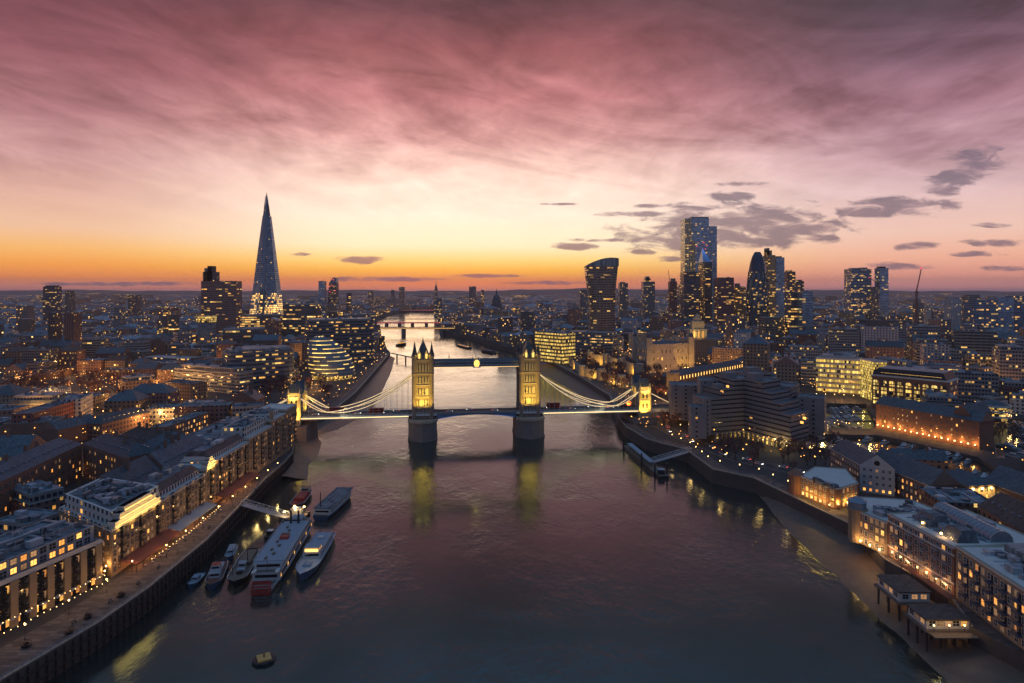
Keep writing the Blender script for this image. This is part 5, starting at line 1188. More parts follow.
wing([(176, 447), (190, 436), (203, 452), (190, 466)], 44); wing([(193, 434), (207, 424), (216, 440), (203, 450)], 38, 'hotel_plain')
wing([(117, 418), (127, 417), (129, 431), (119, 432)], 33.5, 'hotel_plain'); wing([(127.2, 424), (133.3, 428), (131, 446), (125, 443)], 38, 'hotel_plain')
wing([(119, 478), (141, 474), (144, 498), (122, 500)], 39, 'hotel_plain'); wing([(133, 452), (146, 453), (150, 474), (137, 474)], 46, 'hotel_plain'); wing([(168, 463), (188, 467), (184, 486), (164, 482)], 50)
mb = MB()
for (x, y, a, b_, z, h) in ((152, 450, 9, 7, 48.3, 4), (166, 438, 8, 8, 48.3, 5), (171, 447, 5, 6, 48.3, 3), (142, 442, 6, 5, 42.3, 3), (176, 470, 10, 7, 49.3, 4)): mb.obox(x, y, z, a, b_, h, .4, 'concrete')
mb.build('roof_plant', hotel)
mb = MB()
for seg, n_ in (((L_, I_), 7), ((I_, R_), 9), ((R_, E_), 5)):
    for k in range(n_): q = lerp(*seg, (k+.5)/n_); q = lerp(q, (162, 445), .06); mb.obox(q[0], q[1], GZ, 1.3, 1.3, 4.98, .4, 'concrete')
mb.prism([(138, 436), (158, 444), (174, 410), (188, 420), (178, 450), (150, 458)], GZ, 12.9, 'quay_lit', None); mb.build('undercroft', hotel)
# lit rooms in the set-back terraces
for q, z in (((184.3, 403.9), 28.5), ((182.2, 402.9), 26), ((172, 412), 34), ((168, 421), 39.5), ((142, 433.5), 40.5), ((146, 434), 44)):
    mb = MB(); mb.obox(q[0], q[1]-.6, z, 2.0, .2, 1.5, -.9, 'window_lit'); mb.build('window', hotel)

# ------------------------------------------------------------------ dock offices
A, B = U(816, 392), U(860, 395.5); P = rect(A, B, 26); take(P); o = thing('dock_office', (*A, GZ), 'wide office with five long bands of bright yellow windows above the marina', 'office building')
mb, Q = walls_flat(P, GZ, 42.5, 'lit_office', 'white_trim'); mb.build('wall', o); mb = MB(); mb.face([(*q, 41.8) for q in Q], 'zinc'); mb.prism(inset(P, .72), 41.81, 45, 'render', 'zinc'); mb.build('roof', o)
mb = MB(); z = GZ+4.8
while z < 42: mb.prism(rect((A[0]-.3, A[1]-.5), (B[0]-.1, B[1]-.5), .48), z-.5, z+1.0, 'white_trim', 'white_trim', bottom=True); z += 4.8
mb.build('spandrel', o); roof_kit(inset(P, .7), 45.02, rr, 6, big=1.3).build('roof_plant', o)
A, B = U(860.5, 396.5), U(873, 401); P = rect(A, B, 12); take(P); o = thing('stair_tower', (*A, GZ), 'gridded glass corner tower glowing yellow beside the marina office', 'office building'); mb = MB(); mb.prism(P, GZ, 43.5, 'stair_glass', 'zinc'); mb.build('glass_facade', o)
mb = MB(); mb.prism(inset(P, 1.04), 43.52, 44.6, 'white_trim', 'zinc', bottom=True); mb.build('roof', o)
A, B = (311, 553), (348, 511); P = rect(A, B, 30); take(P); o = thing('arched_office', (*A, GZ), 'red brick office with tall arched yellow windows and a black mansard roof', 'office building'); mb = MB(); mb.prism(P, GZ, 36, 'brick_red', 'flat_roof'); mb.build('wall', o)
mb = MB(); mb.loft(ccw(inset(P, .97)), 37.3, ccw(inset(P, .86)), 43, 'dark_metal', 'zinc'); mb.build('roof', o); mb = MB(); mb.prism(inset(P, 1.015), 36.01, 36.9, 'white_trim', 'white_trim', bottom=True); mb.build('cornice', o)
mb = MB(); mb.prism(inset(P, .974), 36.92, 37.28, 'white_trim', 'white_trim'); q0, q1 = lerp(A, B, .12), lerp(A, B, .92); mb.bar((q0[0]+.9, q0[1]+.75, 38.6), (q1[0]+.9, q1[1]+.75, 38.6), .3, 1.5, 'warm_strip'); mb.build('light_strip', o)
W0 = []
def arch_mesh(w_, h_):
    mb = MB(); pts = [(-w_/2, 0), (w_/2, 0)]+[(w_/2*cos(pi*k/8), h_-w_/2+w_/2*sin(pi*k/8)) for k in range(9)]; mb.face([(x, -.08, z) for x, z in pts], 'quay_lit', [(x+50, z) for x, z in pts])
    prev = None
    for k in range(9):
        a = pi*k/8; q = (w_/2*cos(a), h_-w_/2+w_/2*sin(a)); q2 = ((w_/2+.45)*cos(a), h_-w_/2+(w_/2+.45)*sin(a))
        if prev: mb.face([(prev[0][0], -.25, prev[0][1]), (prev[1][0], -.25, prev[1][1]), (q2[0], -.25, q2[1]), (q[0], -.25, q[1])], 'brick_brown')
        prev = (q, q2)
    for z in (3.4, 7.4, 11.4, 15.4):
        if z < h_-w_/2: mb.box(-w_/2, -.22, z, w_/2, -.09, z+.9, 'brick_brown')
    mb.box(-.12, -.2, 0, .12, -.09, h_-.4, 'dark_metal'); return mb.mesh('window')
am = arch_mesh(4.3, 21); rz = atan2(B[1]-A[1], B[0]-A[0])
for k in range(9): q = lerp(A, B, (k+.5)/9); link_mesh('arched_window', am, (q[0], q[1], 12.2), rz, o)
for a, b_ in edges(P):
    if abs(a[0]-A[0])+abs(a[1]-A[1]) > 1: win_rows(o, a, b_, GZ+2, 6, 6, 4.5, 2, 2.4, .2, 'white_trim', 1, 2)
# long warehouse by the dock
A, B = (269, 473), (298, 408); P = rect(A, B, 15); take(P); o = thing('dock_warehouse', (*A, GZ), 'long brown brick warehouse with slate roof and a row of amber uplights by the marina', 'warehouse')
mb = MB(); mb.prism(P, GZ, 26, 'brick_red', None); mb.build('wall', o); mb = MB(); mb.gable(P, 26.01, 5.5, 'slate', 'brick_red', over=.7); mb.build('roof', o)
e = [x for x in edges(P) if hypot(x[0][0]-x[1][0], x[0][1]-x[1][1]) > 40]
for a, b_ in e: win_rows(o, a, b_, GZ+4.5, 20, 4, 3.5, 1.0, 1.5, .06, 'brick_stock', .9, 2, lits=('window_lit',), litrows={0: .35})
q = lerp(A, B, .83); mb = MB(); Pc = rect(lerp(A, B, .76), lerp(A, B, .90), 24); Pc = [(x+2, y+1) for x, y in Pc]; mb.prism(Pc, 26, 29, 'brick_red', None); mb.gable(Pc, 29.01, 6, 'slate', 'brick_red', over=.6); mb.build('cross_gable', o)
for k in range(17):
    q = lerp(A, B, (k+.5)/17); mb = MB(); mb.obox(q[0]-1.0, q[1]-.5, 10.6, .5, .5, .6, 0, 'lamp_glow'); lp = mb.build('wall_lamp', o)
    if k % 2 == 0: l = near_lamp(q[0]-2.0, q[1]-.9, 11.5, 520, (1, .5, .14)); l.parent = o; l.location = (q[0]-2.0-A[0], q[1]-.9-A[1], 11.5-GZ)
# rotunda, houses and arcade at the right edge
q = U(993, 421); o = thing('round_restaurant', (*q, GZ), 'round white restaurant with stacked curved balconies right of the warehouse', 'restaurant'); mb = MB(); mb.lathe(q[0], q[1], [(9, GZ), (9, 21)], 24, 'quay_lit'); mb.lathe(q[0], q[1], [(10.2, 21), (6, 23.4), (.5, 25)], 24, 'slate'); mb.build('wall', o); take([(q[0]-13, q[1]-13), (q[0]+13, q[1]-13), (q[0]+13, q[1]+13), (q[0]-13, q[1]+13)])
for z in (12, 16, 20): mb = MB(); mb.lathe(q[0], q[1], [(9.1, z), (11.6, z+.02), (11.6, z+1.5), (11.4, z+1.5), (11.4, z+.4), (9.1, z+.4)], 24, 'white_trim', top=False); mb.build('balcony', o)
q = U(822, 431.5); o = thing('domed_pavilion', (*q, GZ), 'small round pavilion with domed roof on columns at the edge of the marina', 'pavilion'); mb = MB(); mb.lathe(q[0], q[1], [(5, GZ+6), (5, GZ+7), (4.4, GZ+7.2), (3.2, GZ+9.3), (1, GZ+10.6), (.7, GZ+11.6), (.1, GZ+12.4)], 16, 'zinc'); mb.build('dome', o)
for k in range(8): mb = MB(); a = 2*pi*k/8; mb.lathe(q[0]+4.2*cos(a), q[1]+4.2*sin(a), [(.4, GZ), (.35, GZ+6)], 8, 'white_trim'); mb.build('column', o)
l = near_lamp(q[0], q[1], GZ+4.6, 900, (1, .7, .3)); l.parent = o; l.location = (0, 0, 4.6); take([(q[0]-7, q[1]-7), (q[0]+7, q[1]-7), (q[0]+7, q[1]+7), (q[0]-7, q[1]+7)])

# ------------------------------------------------------------------ generic building placed by its roof front edge
def pb(a, b_, zt, dep, fac, kind, label, tint=(1, 1, 1), name='city_building', cat='building', kit=4, seed=0, windows=None):
    A, B = U(*a, zt), U(*b_, zt); P = rect(A, B, dep); rr = random.Random(seed+int(a[0]))
    o = generic(P, zt-GZ, fac, kind, tint, label, rr, None, n_kit=kit, name=name, cat=cat)
    if windows:
        cols, rows, fh, w_, h_, lp, trim = windows
        for e0, e1 in edges(P):
            L = hypot(e1[0]-e0[0], e1[1]-e0[1]); win_rows(o, e0, e1, GZ, max(1, int(L/cols)), rows, fh, w_, h_, lp, trim, 1.0, .8, seed=seed+int(L))
    return o
# left bank midground
pb((108,441),(158,451),23,22,'brick_dark','hip','wide dark slate roofed block behind the cream pediment wharf'); pb((161,451),(200,441),23,20,'brick_dark','hip','second slate roofed block right of the wide one with rows of rooflights')
pb((166,427),(209,412),22,11,'brick_red','flat','brick terrace with pale balcony edge and warm windows beneath',windows=(3.2,4,3.2,1.4,1.7,.35,'white_trim'))
pb((174,407),(229,405),26,16,'brick_dark','flat','long low block with pale blue metal roof at the left midground',kit=2); pb((232,407),(264,405),26,16,'concrete_office','flat','continuation block with pale roof and lit slot windows near the gate tower',kit=2)
pb((33,413),(80,399),25,14,'brick_dark','flat','long red brick block with rows of small windows at far left',tint=(1.3,.8,.8)); pb((81,399),(93,393),26,14,'render_white','flat','white rendered end block joined to the red brick block')
pb((125,378),(158,375),28,20,'stock_brick','setback','amber lit brick apartment block with grey penthouse',tint=(1.1,.9,.8)); pb((161,382),(191,384),26,18,'stock_brick','flat','second amber lit brick block right of the penthouse block',tint=(1.1,.85,.7))
pb((174,364),(240,369),33,16,'concrete_band','setback','white banded slab office with empty looking floors left of the tent like building')
pb((139,357),(186,359),25,30,'louvre_glass','flat','low station hall with pale curved roof and lit side',kit=1); pb((252,364),(282,370),22,20,'concrete_office','flat','dark sloping roofed block with bright pale braces beside the glass office')
pb((2,424),(52,422),19,22,'brick_brown','flat','low flat block with pale roof plant at the left edge',kit=9); pb((4,446),(36,441),18,16,'brick_dark','flat','small brick block with roof terrace at the left edge',kit=5)
pb((0,487),(30,497),20,16,'brick_dark','setback','dark mansard block at the left edge above the modern wharf',kit=6); pb((-6,520),(27,524),19,15,'concrete_office','flat','low grey flat roofed block tucked behind the modern wharf')
pb((58,430),(98,421),19,14,'brick_brown','gable','gabled brick block behind the amber brick courtyard'); pb((102,424),(150,412),19,14,'brick_dark','hip','slate roofed range below the white end block')
o = pb((214,420),(246,426),24,18,'render_white','setback','white stepped penthouse block near the end of the wharf row')
# amber brick courtyard
wl = (3.3, 5, 3.3, 1.2, 1.6, .16, 'brick_brown')
pb((-8,486),(82,444),26,16,'brick_red','hip','brown brick courtyard range with dormers and dark slate roof',seed=3,windows=wl); pb((83,444),(126,458),26,16,'brick_red','hip','shorter brick range closing the courtyard behind the cream wharf',seed=4,windows=wl)
# right bank wharves
def wharf(P, z, wall, roofkind, label, cols=3.0, rows=4, fh=3.1, lit=.2, trim='white_trim', win=(1.2, 1.7), rise=5, par='stone', cat='warehouse', litrows=None, seed=0, z0=GZ, rmat='flat_roof', kit=6, capw=100, sk=None):
    P = ccw(P); c = (sum(p[0] for p in P)/len(P), sum(p[1] for p in P)/len(P)); o = thing('wharf_building', (c[0], c[1], z0), label, cat); take(P)
    if roofkind == 'flat':
        mb, Q = walls_flat(P, z0, z, wall, par, .8, .95); mb.build('wall', o); mb = MB((.62, .58, .56)); mb.face([(*q, z-.8) for q in Q], rmat); mb.build('roof', o)
        if kit: roof_kit(P[:4], z-.78, random.Random(seed+5), kit).build('roof_plant', o)
    else:
        mb = MB(); mb.prism(P, z0, z, wall, None); mb.build('wall', o); mb = MB(); mb.gable(P, z+.01, rise, 'slate', 'render' if 'rendered gable front' in label else wall, over=.05 if 'rendered gable front' in label else .6, hip=.9 if roofkind == 'hip' else 0); mb.build('roof', o)
    mb = MB(); O = inset(P, 1.012); mb.prism(O, z-.7, z-.2, 'white_trim', 'white_trim', bottom=True) if roofkind == 'flat' else mb.prism(O, z-.3, z-.02, 'white_trim', 'white_trim', bottom=True); mb.build('cornice', o)
    for e0, e1 in edges(P):
        L = hypot(e1[0]-e0[0], e1[1]-e0[1])
        if L > 3 and cols: win_rows(o, e0, e1, z0, max(1, int(L/cols)), rows, fh, win[0], win[1], lit, trim, 1.0, .7, skip=sk, seed=seed+int(L*3), litrows=litrows, cap=capw)
    return o
wharf([(143,318),(148,299.5),(150.5,297.5),(153,298),(165.6,306),(172,330),(158,334)], 18, 'brick_red', 'flat', 'three storey brick wharf with curved corner and golden ground floor lights', rows=3, litrows={0: .85, 1: .1, 2: .1}, rmat='flat_roof', seed=1, kit=20)
mb = MB(); q = (142.5, 321); mb.lathe(q[0], q[1], [(3.6, GZ), (3.6, 17), (4, 17.2), (4, 17.6), (2, 19.5), (.2, 20.4)], 14, 'brick_red'); solo(mb, 'corner_turret', (*q, GZ), 'round brick corner turret at the upstream end of the curved brick wharf', 'tower')
o = wharf([(176,324),(189,316),(192,352),(178,358)], 21.5, 'brick_brown', 'gable', 'warehouse with a pale rendered gable front pierced by small square windows', rows=4, fh=3.3, win=(1.1, 1.3), rise=6, litrows={0: .9, 1: 0, 2: 0, 3: 0}, cols=2.7, seed=2)
mb = MB(); a, b_ = (176, 324), (189, 316); nx, ny = -.06*8/15, -.06*13/15; m_ = lerp(a, b_, .5); nx *= .35; ny *= .35; mb.face([(a[0]+nx, a[1]+ny, GZ), (b_[0]+nx, b_[1]+ny, GZ), (b_[0]+nx, b_[1]+ny, 21.4), (m_[0]+nx, m_[1]+ny, 27.4), (a[0]+nx, a[1]+ny, 21.4)], 'render'); g_ = mb.build('gable_front', o)
mb = MB(); r = 1.3; ang = atan2(b_[1]-a[1], b_[0]-a[0]); mb.face([(m_[0]+nx*3+r*cos(t_)*cos(ang), m_[1]+ny*3+r*cos(t_)*sin(ang), 23.3+r*sin(t_)) for t_ in [2*pi*k/14 for k in range(14)]], 'black_glass'); mb.build('round_window', g_)
wharf([(194,298),(211,302),(206,345),(190,341)], 19, 'brick_brown', 'gable', 'long slate roofed brick warehouse with small amber windows behind the rendered gable', rows=3, fh=3.2, win=(1.0, 1.5), lit=.45, rise=6.5, seed=3)
o = wharf([(213,299),(228,302),(226,322),(212,320)], 18.5, 'brick_stock', 'hip', 'floodlit yellow brick building with three bright wall lights under the eaves', rows=3, fh=3.2, lit=.05, rise=4, trim='brick_brown', seed=4)
for k in range(3):
    q = lerp((213, 299), (228, 302), (k+.5)/3); mb = MB(); mb.obox(q[0], q[1]-.55, 16.6, .8, .6, .7, .2, 'lamp_glow'); mb.build('wall_lamp', o); spot(q[0], q[1]-2.2, 18, q[0], q[1]-.3, 12, 2600, (1, .68, .2), 130, .3)
wharf([(232,288),(252,294),(250,318),(230,312)], 17, 'brick_dark' if False else 'brick_brown', 'gable', 'dark gabled brick shed at the right edge beyond the floodlit building', rows=2, lit=.05, seed=6, rise=7)
o = wharf([(139.6,259),(143.8,245.4),(174,252),(170,272),(150,276)], 21, 'brick_stock', 'flat', 'flat dark roofed yellow brick wharf with four bright windows facing the river', rows=4, fh=3.1, win=(1.3, 1.8), litrows={0: .1, 1: .1, 2: .85, 3: .0}, kit=26, seed=7, cols=2.6)
mb = MB(); q = (140.5, 260.5); mb.lathe(q[0], q[1], [(3.3, GZ), (3.3, 20.6), (3.9, 20.8), (3.9, 21.4)], 14, 'brick_stock'); mb.lathe(q[0], q[1], [(3.4, 21.4), (3.4, 24), (3.8, 24.2), (1.5, 25.6), (.2, 26)], 14, 'roof_glass'); mb.build('corner_turret', o)
for k in range(3):
    q = lerp((139.4, 258.5), (143.4, 245.6), (k+.5)/3); mb = MB(); mb.obox(q[0]-.5, q[1], 9.2, .5, .4, .6, 0, 'lamp_glow'); mb.build('wall_lamp', o); near_lamp(q[0]-1.6, q[1]-.3, 10, 220)
# big balcony wharf nearest on the right
F6 = [(144, 245), (146.9, 212.6)]; o = wharf([F6[0], F6[1], (180, 216), (177, 249)], 24.6, 'brick_red', 'flat', 'big red brick wharf with white string courses, balconies and a glass vaulted roof', rows=5, fh=3.1, win=(1.4, 2.0), lit=.08, cols=2.7, seed=8, kit=34, sk=None)
A, B = (144.2, 243), (146.9, 214)
mb = MB()
for z in (12.1, 21.4): mb.prism([(143.75, 245.2), (146.65, 212.4), (146.95, 212.4), (144.05, 245.2)], z, z+.55, 'white_trim', 'white_trim', bottom=True)
mb.build('string_course', o); balconies(o, A, B, GZ+3.1, (.12, .34, .56, .78, .93), (0, 1, 2, 3), 3.1, 2.2, 'plant_metal', 1.3)
mb = MB(); n_ = 10; xc, z0 = 166, 24.6
for k in range(n_):
    a0, a1 = pi*k/n_, pi*(k+1)/n_
    mb.face([(xc+4*cos(a0), 217, z0+3.6*sin(a0)), (xc+4*cos(a0), 247, z0+3.6*sin(a0)), (xc+4*cos(a1), 247, z0+3.6*sin(a1)), (xc+4*cos(a1), 217, z0+3.6*sin(a1))], 'roof_glass')
mb.face([(xc+4*cos(pi*k/n_), 217, z0+3.6*sin(pi*k/n_)) for k in range(n_+1)], 'roof_glass'); mb.build('glass_vault', o)
mb = MB()
for k in range(16): y = 217+k*2; [mb.bar((xc+4.05*cos(pi*j/8), y, z0+3.65*sin(pi*j/8)), (xc+4.05*cos(pi*(j+1)/8), y, z0+3.65*sin(pi*(j+1)/8)), .12, .12, 'white_trim') for j in range(8)]
mb.build('vault_rib', o)
for y0, y1 in ((216, 226), (230, 241)):
    mb = MB(); mb.loft(ccw([(150, y0), (158, y0), (158, y1), (150, y1)]), 24, ccw([(153, y0+2), (157.5, y0+2), (157.5, y1-2), (153, y1-2)]), 28, 'slate', 'flat_roof')
    for k in range(7): y = y0+1.5+k*(y1-y0-3)/6; mb.bar((150.3, y, 24.4), (152.9, y, 27.6), .5, .18, 'roof_glass')
    mb.build('mansard', o)
for y in (222, 232): mb = MB(); mb.box(148.6, y-.25, 25.3, 149.1, y+.25, 25.9, 'lamp_glow'); mb.box(148.8, y-.05, 23.8, 148.9, y+.05, 25.3, 'dark_metal'); mb.build('roof_lamp', o); near_lamp(149.6, y-.8, 26, 120)
for k in range(7):
    y = 242-k*4.4; x = 144.2+(245-y)/33*2.9-.6; mb = MB(); mb.box(x-.2, y-.2, 10.7, x+.1, y+.2, 11.15, 'lamp_glow'); mb.build('wall_lamp', o)
    if k % 2 == 0: near_lamp(x-1.2, y, 11.2, 240, (1, .52, .2))
o = wharf([(147, 212), (144.4, 176), (178, 172), (180, 211)], 25.5, 'brick_stock', 'flat', 'yellow brick wharf with dark blue balconies at the lower right corner', rows=5, fh=3.2, win=(1.3, 1.9), lit=.14, cols=2.9, seed=9, kit=44)
balconies(o, (147, 211.5), (144.5, 178), GZ+3.2, (.15, .32, .5, .68, .86), (0, 1, 2, 3), 3.2, 2.6, 'hull_blue', 1.5)
mb = MB(); mb.box(160, 190, 24.72, 176, 208, 27.5, 'zinc'); mb.build('roof_hall', o)
# river pavilions on piles
def pavilion(x0, y0, x1, y1, zt, label, lit, roof='tile_brown'):
    o = thing('river_pavilion', ((x0+x1)/2, (y0+y1)/2, 2.5), label, 'pavilion'); mb = MB(); mb.box(x0-1, y0-1, 6.4, x1+1, y1+1, 7.0, 'deck_wood'); mb.build('deck', o)
    mb = MB(); mb.box(x0, y0, 7.0, x1, y1, zt, 'white_trim'); mb.build('wall', o); mb = MB(); mb.box(x0-.5, y0-.5, zt, x1+.5, y1+.5, zt+.45, roof); mb.build('roof', o)
    for (a, b_) in (((x0, y1), (x0, y0)), ((x0, y0), (x1, y0))): win_rows(o, a, b_, 7.0, max(3, int(hypot(a[0]-b_[0], a[1]-b_[1])/2.6)), 1, 3, 1.9, 1.5, lit, 'white_trim', .9, .5, lits=('window_lit',))
    for i in range(4):
        for j in range(3): mb = MB(); mb.bar((x0+(x1-x0)*i/3, y0+(y1-y0)*j/2, 0), (x0+(x1-x0)*i/3, y0+(y1-y0)*j/2, 6.4), .5, .5, 'bark'); mb.build('pile', o)
    return o
pavilion(128, 211.5, 138, 223.5, 10.0, 'white walled pavilion with dark roof on piles over the foreshore', .0, 'tile_brown')
o = pavilion(126, 194.5, 139, 203.5, 9.6, 'dark roofed river terrace pavilion with lamps glowing over its landing', .12, 'tile_brown')
for k in range(3): q = (127+k*4.6, 192.6); mb = MB(); mb.box(q[0]-.16, q[1]-.16, 8.9, q[0]+.16, q[1]+.16, 9.25, 'lamp_glow'); mb.box(q[0]-.05, q[1]-.05, 7.0, q[0]+.05, q[1]+.05, 8.9, 'dark_metal'); mb.build('lamp', o); near_lamp(q[0], q[1]-.7, 9.4, 60, (1, .62, .22))
mb = MB(); mb.box(126, 190.4, 6.2, 139, 193.4, 6.5, 'deck_wood'); mb.build('landing', o)
o = thing('terrace', (141, 206, GZ), 'amber lit terrace canopy along the foot of the balcony wharf', 'terrace'); mb = MB(); mb.box(140.4, 206, 10.4, 143.2, 232, 10.7, 'canvas_red'); mb.build('canopy', o)
for k in range(9): mb = MB(); mb.bar((140.6, 207+k*3, GZ), (140.6, 207+k*3, 10.4), .12, .12, 'dark_metal'); mb.build('post', o)

# ------------------------------------------------------------------ left wharf row
def side(P): return edges(P)
# modern wharf in the corner
A, B = (-161, 160), (-143.4, 222.8); P = rect(A, B, 25); take(P); o = thing('wharf_building', (*lerp(A, B, .5), GZ), 'modern wharf with brick piers, dark glass bays and two glazed top floors at lower left', 'apartment building')
mb = MB(); mb.prism(P, GZ, 22.7, 'black_glass', 'flat_roof'); mb.build('wall', o); mb = MB(); Pp = rect(lerp(A, B, .0), lerp(A, B, .985), 22); dxn = (B[0]-A[0], B[1]-A[1]); Ln = hypot(*dxn); nn = (dxn[1]/Ln, -dxn[0]/Ln)
Pp = [(x-nn[0]*1.6, y-nn[1]*1.6) for x, y in Pp]; mb, Q = walls_flat(Pp, 22.71, 28.3, 'plant_metal', 'zinc', .6, .95); ph = mb.build('penthouse', o); mb = MB(); mb.face([(*q, 27.7) for q in Q], 'flat_roof'); mb.build('roof', ph)
mb = MB(); mb.prism([(x+nn[0]*.5, y+nn[1]*.5) for x, y in P], 22.72, 23.5, 'white_trim', None); mb.prism(inset(P, 1.03), 21.9, 22.69, 'white_trim', 'white_trim', bottom=True); mb.prism([(x+nn[0]*.4, y+nn[1]*.4) for x, y in Pp], 28.31, 28.8, 'zinc', 'zinc', bottom=True) if False else None; mb.build('cornice', o)
mb = MB(); k0 = inset(P, 1.03)
rrw = random.Random(77); rz = atan2(dxn[1], dxn[0]); nbay = 11
pier_m = MB(); pier_m.box(-1.15, -.75, 0, 1.15, .2, 13.9, 'brick_stock'); pm_ = pier_m.mesh('brick_pier')
for k in range(nbay+1): q = lerp(A, B, k/nbay*.97+.015); link_mesh('brick_pier', pm_, (q[0], q[1], GZ), rz, o)
balconies(o, A, B, GZ+.2, [(k+.5)/nbay*.97+.015 for k in range(nbay)], (1, 2, 3), 3.3, 3.0, 'dark_metal', .9)
win_rows(o, A, B, GZ, nbay*2, 4, 3.35, 1.5, 2.3, .0, 'dark_metal', .6, 1.2, seed=31, litrows={0: .55, 1: .12, 2: .12, 3: .4})
A2, B2 = (A[0]-nn[0]*1.6, A[1]-nn[1]*1.6), lerp((A[0]-nn[0]*1.6, A[1]-nn[1]*1.6), (B[0]-nn[0]*1.6, B[1]-nn[1]*1.6), .985)
win_rows(o, A2, B2, 22.71, 20, 2, 2.75, 1.9, 1.7, .42, 'zinc', .5, 1.0, seed=32, cap=200)
for e0, e1 in edges(P):
    if hypot(e0[0]-A[0], e0[1]-A[1]) > 1: win_rows(o, e0, e1, GZ, 6, 4, 3.35, 1.4, 1.9, .15, 'dark_metal', .6, 1.2, seed=33, cap=200)
rk = roof_kit(Pp, 27.72, random.Random(9), 26); rk.build('roof_plant', o)
mb = MB(); q0, q1 = lerp(Pp[0], Pp[3], .22), lerp(Pp[1], Pp[2], .22); mb.bar((*q0, 28.9), (*q1, 28.9), .3, 1.2, 'zinc'); q0, q1 = lerp(Pp[0], Pp[3], .6), lerp(Pp[1], Pp[2], .6); mb.bar((*q0, 28.4), (*q1, 28.4), 1.4, 1.2, 'plant_metal'); mb.build('roof_screen', o)
# brick row
XW = -142.0
def row(y0, y1, z, label, seed, dep=17, loft=True, rows=6, white=0, fh=2.85, near=None, lit=.09, dk=False):
    P = [(XW, y0), (XW, y1), (XW-dep, y1+1), (XW-dep, y0+1)] if not near else near
    P = ccw(P); c = (sum(p[0] for p in P)/4, sum(p[1] for p in P)/4); o = thing('wharf_building', (c[0], c[1], GZ), label, 'warehouse'); take(P); mb, Q = walls_flat(P, GZ, z, 'brick_stock', 'white_trim', .5, .94); mb.build('wall', o)
    mb = MB(); mb.face([(*q, z-.5) for q in Q], 'flat_roof'); mb.build('roof', o); mb = MB(); mb.prism(inset(P, 1.012), z-.9, z-.35, 'white_trim', 'white_trim', bottom=True); mb.build('cornice', o)
    L = y1-y0; nb_ = max(1, round(L/11)); bal = [(k+.5)/nb_ for k in range(nb_)]
    for e0, e1 in edges(P):
        if abs(e0[0]-XW) < .1 and abs(e1[0]-XW) < .1:
            n_ = max(2, int(L/2.6)); fl = [abs((c_+.5)/n_-(1-b_ if e0[1] > e1[1] else b_))*L < 1.5 for c_ in range(n_) for b_ in [min(bal, key=lambda b_: abs((c_+.5)/n_-b_))]]
            win_rows(o, e0, e1, GZ+.6, n_, rows, fh, 1.15, 1.55, lit, 'brick_brown', .9, .4, skip=lambda c_, r_: fl[c_], seed=seed); balconies(o, e0, e1, GZ+.6, bal, range(1, rows), fh, 2.3, 'dark_metal', 1.3)
        else: win_rows(o, e0, e1, GZ+.6, max(2, int(hypot(e0[0]-e1[0], e0[1]-e1[1])/3)), rows, fh, 1.15, 1.55, lit, 'brick_brown', .9, 1, seed=seed+1)
    if loft:
        mb = MB((1.2, 1, 1)); x0, x1 = XW-3.2, XW-dep+1.5; mb.prism([(x0, y0+.6), (x0, y1-.6), (x1, y1-.6), (x1, y0+.6)], z-.48, z+1.9, 'white_trim', None)
        mb.loft(ccw([(x0+.3, y0+.4), (x0+.3, y1-.4), (x1-.3, y1-.4), (x1-.3, y0+.4)]), z+1.92, ccw([(x0-3, y0+1.5), (x0-3, y1-1.5), (x1+3, y1-1.5), (x1+3, y0+1.5)]), z+4.2, 'tile_brown', 'flat_roof'); lf = mb.build('loft', o)
        n_ = int(L/2.4)
        for k in range(n_): mb = MB(); y = y0+1.2+(L-2.4)*(k+.5)/n_; mb.box(x0, y-.55, z-.2, x0+.06, y+.55, z+1.5, 'black_glass'); mb.build('window', lf)
        roof_kit([(x0-3, y0+2), (x0-3, y1-2), (x1+3, y1-2), (x1+3, y0+2)], z+4.22, random.Random(seed), 5).build('roof_plant', o)
    if white:
        P2 = [(XW-3.5, y0+1.5), (XW-3.5, y1-1.5), (XW-dep+1, y1-1.5), (XW-dep+1, y0+1.5)] if not near else inset(P, .88); mb, Q2 = walls_flat(ccw(P2), z-.48, z+white, 'render_white', 'white_trim', .5, .93); pw = mb.build('penthouse', o); mb = MB(); mb.face([(*q, z+white-.5) for q in Q2], 'flat_roof'); mb.build('roof', pw)
        roof_kit(P2, z+white-.48, random.Random(seed+2), 12).build('roof_plant', o)
    return o
def pediment(o, y0, y1, z, steps, e):
    L = y1-y0
    for i, (k, h0, h1) in enumerate(steps):
        a, b_ = y0+L*k, y1-L*k; mb = MB(); mb.box(XW-2.4, a, z+h0, XW+.25-i*.12, b_, z+h1-.02, 'white_trim'); mb.box(XW-2.5, a-.25, z+h1-.45, XW+.55-i*.12, b_+.25, z+h1-.02, 'white_trim'); q = mb.build('pediment', o)
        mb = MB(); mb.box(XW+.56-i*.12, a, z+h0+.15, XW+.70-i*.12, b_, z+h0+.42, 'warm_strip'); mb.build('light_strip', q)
    n_ = max(2, int(L/6))
    for k in range(n_): y = y0+L*(k+.5)/n_; spot(XW+4.2, y, z-1.2, XW, y, z+2.4, e, (1, .62, .14), 125, .3)
o = row(227, 262, 25, 'cream and brick corner wharf with golden lit stepped pediment and white penthouse', 50, near=[(XW, 227), (XW, 262), (-177, 276), (-177, 250)], loft=False, white=5.2); roof_kit([(-146,230),(-146,259),(-172,270),(-172,250)], 29.75, random.Random(3), 22).build('roof_plant', o); pediment(o, 228.5, 257.5, 25, ((0, 0, 2.1), (.10, 2.1, 4.2), (.2, 4.2, 5.8)), 1500)
